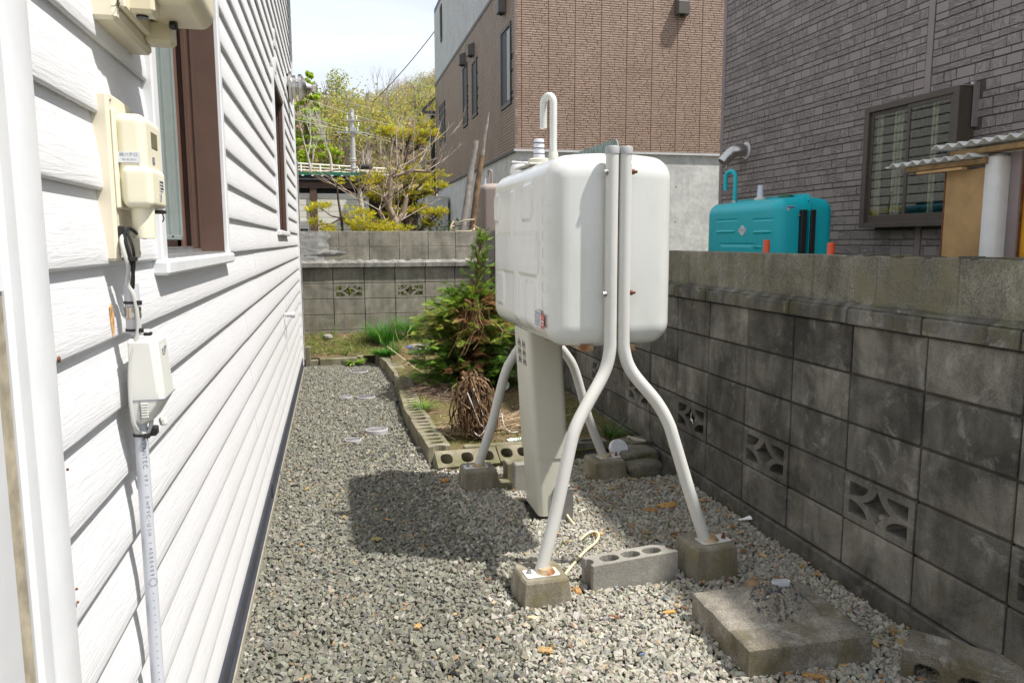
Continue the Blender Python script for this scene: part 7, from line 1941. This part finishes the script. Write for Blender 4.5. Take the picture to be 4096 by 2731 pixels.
# straw bundle and stick pile
sb = thing('straw_bundle', 'drooping sheaf of dead brown stalks standing on the soil behind the tank leg', 'straw bundle', (.93, 5.15, .06)); B = Big(); S_ = []
for i in range(520):
    a_ = rr.random() * 2 * PI; top = Vector((.915 + rr.gauss(0, .026), 5.17 + rr.gauss(0, .025), .47 + rr.gauss(0, .028))); br = .045 + .055 * rr.random(); z0_ = .06 + .10 * rr.random()
    if rr.random() < .22: br *= rr.uniform(1.3, 2.1)
    if rr.random() < .3: z0_ += rr.uniform(.05, .2)
    sw_ = rr.choice((.0018, .0026, .0045, .006)); p = top; mid = top + Vector((math.cos(a_) * br * rr.uniform(.3, .9), math.sin(a_) * br * .7, -rr.uniform(.03, .12))); low = Vector((.93 + math.cos(a_) * br, 5.15 + math.sin(a_) * br, z0_))
    pts = smooth_path([top, mid, mid.lerp(low, .5) + Vector((rr.gauss(0, .022), rr.gauss(0, .022), 0)), low], 3)
    for q1, q2 in zip(pts[:-1], pts[1:]): S_.append((tuple(q1), tuple(q2), sw_, sw_ * .85))
for i in range(150):   # loose curled ends
    a_ = rr.random() * 6.28; z = rr.uniform(.08, .44); r_ = .03 + .07 * (1 - z); p = Vector((.925 + r_ * math.cos(a_), 5.16 + r_ * math.sin(a_), z)); d_ = Vector((math.cos(a_) + rr.gauss(0, .8), math.sin(a_) + rr.gauss(0, .8), rr.gauss(-.2, .5)))
    for q in range(4): p2 = p + d_.normalized() * rr.uniform(.012, .03); S_.append((tuple(p), tuple(p2), .0022, .0016)); p = p2; d_ += Vector((rr.gauss(0, .5), rr.gauss(0, .5), rr.gauss(-.2, .4)))
B.segs(S_, 3, (.17, .105, .058), .95); B.build('stalks', 'dry_mat', sb)
m = MB(); m.tube(smooth_path([(.86, 5.06, .40), (.905, 5.04, .28), (.945, 5.05, .18), (.99, 5.05, .14)]), .0035, 5); m.tube(smooth_path([(.90, 5.05, .43), (.935, 5.04, .33), (.965, 5.05, .24)]), .003, 5); m.tube(smooth_path([(.90, 5.04, .13), (.925, 5.02, .105), (.96, 5.04, .115), (.985, 5.05, .16)]), .003, 5); m.build('white_string', 'white_paint_mat', sb)
sp_ = thing('stick_pile', 'heap of dry pale stalks lying between the straw sheaf and the cabinet', 'stick pile', (1.12, 5.4, .06)); B = Big(); S_ = []
for i in range(330):
    x = 1.12 + rr.gauss(0, .13); y = 5.42 + rr.gauss(0, .10); z = .07 + abs(rr.gauss(0, .055)) * max(.2, 1 - abs(x - 1.12) * 3); a_ = rr.gauss(0, .55) + (PI if rr.random() < .5 else 0); l_ = rr.uniform(.06, .26)
    p = Vector((x, y, z)); q = p + Vector((math.cos(a_) * l_, math.sin(a_) * l_ * .7, rr.gauss(0, .035))); q.z = max(q.z, .055); S_.append((tuple(p), tuple(q), rr.uniform(.0018, .004), .0018))
for i in range(70):
    x = .72 + rr.gauss(0, .05); y = 5.3 + rr.gauss(0, .06); a_ = rr.gauss(.1, .5); l_ = rr.uniform(.08, .22); S_.append(((x, y, .065 + .03 * rr.random()), (x + math.cos(a_) * l_, y + math.sin(a_) * l_, .07 + .03 * rr.random()), .0028, .002))
B.segs(S_, 4, (.36, .27, .17), .5); B.build('sticks', 'dry_mat', sp_, kind='stuff')
m = MB(); m.tube(smooth_path([(1.14, 5.25, .20), (1.15, 5.22, .12), (1.19, 5.2, .075), (1.25, 5.2, .07)]), .0035, 5); m.build('white_string', 'white_paint_mat', sp_)
sp2 = thing('twig_heap', 'low heap of dark twigs at the foot of the evergreen shrub', 'twig heap', (.85, 6.9, .1)); B = Big(); S_ = []
for i in range(420):
    x = .92 + rr.gauss(0, .15); y = 6.55 + rr.gauss(0, .16); z = gh(x, y) + .01 + abs(rr.gauss(0, .03)); a_ = rr.random() * 6.28; l_ = rr.uniform(.05, .20); S_.append(((x, y, z), (x + l_ * math.cos(a_), y + l_ * math.sin(a_), z + rr.gauss(0, .02)), .0025, .0015))
B.segs(S_, 3, (.17, .12, .09), .6); B.build('twigs', 'dry_mat', sp2, kind='stuff')
lt = thing('long_dry_stalk', 'long pale dry stalk arching over the far end of the edging', 'dry stalk', (.65, 8.6, .2)); m = MB(); m.tube(smooth_path([(.56, 8.65, .25), (.68, 8.2, .19), (.80, 7.75, .12), (.86, 7.5, .10)]), .004, 5); m.build('stalk', 'cable_cream_mat', lt)
BS = Big(); S_ = []
for i in range(26):
    x = .85 + rr.gauss(0, .18); y = 8.4 + rr.gauss(0, .5); p = Vector((x, y, gh(x, y))); d_ = Vector((rr.gauss(0, .35), rr.gauss(0, .3), 1))
    for q in range(5): q2 = p + d_.normalized() * rr.uniform(.04, .09); S_.append((tuple(p), tuple(q2), .0025, .002)); p = q2; d_ += Vector((rr.gauss(0, .25), rr.gauss(0, .2), -.1))
BS.segs(S_, 3, (.42, .30, .17), .3); tag(BS.build('dry_stalks', 'dry_mat'), kind='stuff')

# wood chips, bark and dead leaves on the gravel
CH = Big(); n = 1100; x = np.where(rng.random(n) < .80, 1.25 + rng.random(n) * .75, -.33 + rng.random(n) * 2.3); y = 1.9 + rng.random(n) ** 1.15 * 3.6
k_ = (x < 2.0) & ((y < 4.6) | (x < .5))
for a_, b_, c_, d_ in AV: k_ &= ~((x > a_ - .01) & (x < b_ + .01) & (y > c_ - .01) & (y < d_ + .01))
x, y = x[k_], y[k_]; n = len(x); chipv = np.array([(-1, -.45, 0), (.2, -.6, .06), (1, -.1, 0), (.7, .5, .05), (-.5, .55, -.02), (-1, -.4, .22), (.3, -.5, .3), (1, 0, .2), (.6, .45, .3), (-.6, .5, .2)]); chipf = np.array([(0, 1, 6), (0, 6, 5), (1, 2, 7), (1, 7, 6), (2, 3, 8), (2, 8, 7), (3, 4, 9), (3, 9, 8), (4, 0, 5), (4, 5, 9), (5, 6, 9), (6, 8, 9), (6, 7, 8)])
CH.add(chipv, chipf, rotz_tilt(n, .45, (.004, .012 + .010 * 1), (.5, .35, .6)) * (.35 + .65 * rng.random(n) ** 2)[:, None, None], np.stack([x, y, np.full(n, .020)], 1), pick([(.36, .21, .08), (.25, .12, .05), (.42, .28, .12), (.18, .09, .05), (.30, .20, .10)], (4, 3, 2, 3, 3), n, .2))
tag(CH.build('wood_chips', 'chip_mat'), kind='stuff')
def bark(c_, s_, rot, label, col=(.44, .26, .09), seed=1, mat='chip_mat'):
    NGb = 12; r_ = random.Random(seed); vs = []; V = []
    for j in range(NGb + 1):
        for i in range(NGb + 1):
            u_, v_ = -1 + 2 * i / NGb, -1 + 2 * j / NGb; th_ = math.atan2(v_, u_); e_ = 1 + .38 * mnoise.noise(Vector((math.cos(th_) * 1.6, math.sin(th_) * 1.6, seed * 3.3))) + .22 * mnoise.noise(Vector((math.cos(th_) * 5, math.sin(th_) * 5, seed))); mxx = max(abs(u_), abs(v_), 1e-6); rl = math.hypot(u_, v_); f = (mxx / rl if rl > 1e-6 else 1) ** .6
            V.append((u_ * s_[0] * e_ * f, v_ * s_[1] * e_ * f, s_[2] * .75 * (1 - .6 * mxx ** 4) + .004 * mnoise.noise(Vector((u_ * 4, v_ * 2, seed * 2.2)))))
    F = []
    for j in range(NGb):
        for i in range(NGb): a_ = j * (NGb + 1) + i; F += [(a_, a_ + 1, a_ + NGb + 2), (a_, a_ + NGb + 2, a_ + NGb + 1)]
    k0 = len(V); rg_ = [i for i in range(NGb + 1)] + [(j + 1) * (NGb + 1) - 1 for j in range(1, NGb + 1)] + [NGb * (NGb + 1) + i for i in range(NGb - 1, -1, -1)] + [j * (NGb + 1) for j in range(NGb - 1, 0, -1)]
    V += [(V[i][0] * .97, V[i][1] * .97, -.004) for i in rg_]; kk = len(rg_)
    for i in range(kk): F += [(rg_[(i + 1) % kk], rg_[i], k0 + i), (rg_[(i + 1) % kk], k0 + i, k0 + (i + 1) % kk)]
    V = np.array(V); ca, sa = math.cos(rot), math.sin(rot); V = V @ np.array([(ca, sa, 0), (-sa, ca, 0), (0, 0, 1)]) + np.array((c_[0], c_[1], .018))
    B = Big(); B.raw(V, np.array(F), np.tile(np.array(col) * .85, (len(V), 1)) * (1 + .5 * (rng.random((len(V), 1)) - .5))); tag(B.build('bark_piece', mat), label, 'bark piece')
bark((1.70, 3.66), (.060, .034, .014), .1, 'largest tan bark slab lying between the right leg and the wall', seed=2)
bark((1.585, 3.62), (.035, .022, .010), -.6, 'ragged bark piece just left of the largest slab', (.40, .23, .09), 3)
bark((1.83, 3.57), (.030, .020, .010), .2, 'bark piece right of the near right leg by the wall', (.44, .25, .09), 4)
bark((.158, 3.55), (.024, .020, .008), .3, 'yellowish dead leaf piece in the tank shadow on the gravel', (.30, .26, .10), 5)
bark((.672, 2.40), (.026, .018, .008), -.3, 'dark-edged bark flake in the gravel below the near footing', (.42, .28, .12), 6)
bark((.26, 2.67), (.014, .013, .008), .0, 'small tan bark chip in the open gravel left of centre', (.50, .32, .13), 7)
bark((1.20, 3.36), (.034, .009, .010), .0, 'pale pointed wood splinter right of the cream cable', (.60, .40, .17), 8)
bark((1.205, 2.555), (.024, .011, .008), .15, 'tan bark chip left of the concrete slab', (.50, .31, .10), 9)
bark((.685, 2.63), (.022, .007, .010), -.35, 'cream wood sliver in front of the near footing', (.70, .58, .36), 10)
bark((.605, 4.36), (.030, .020, .016), .1, 'orange-brown bark lump beside the holed edging block', (.42, .22, .08), 11)
bark((1.48, 2.04), (.040, .010, .010), -.5, 'long curved bark strip under the near edge of the concrete slab', (.38, .22, .08), 12)
bark((.915, 2.80), (.014, .026, .020), .1, 'upright reddish bark chip at the left end of the hollow block', (.48, .27, .10), 13)
lt_ = LEAF
SC.render.film_transparent = False
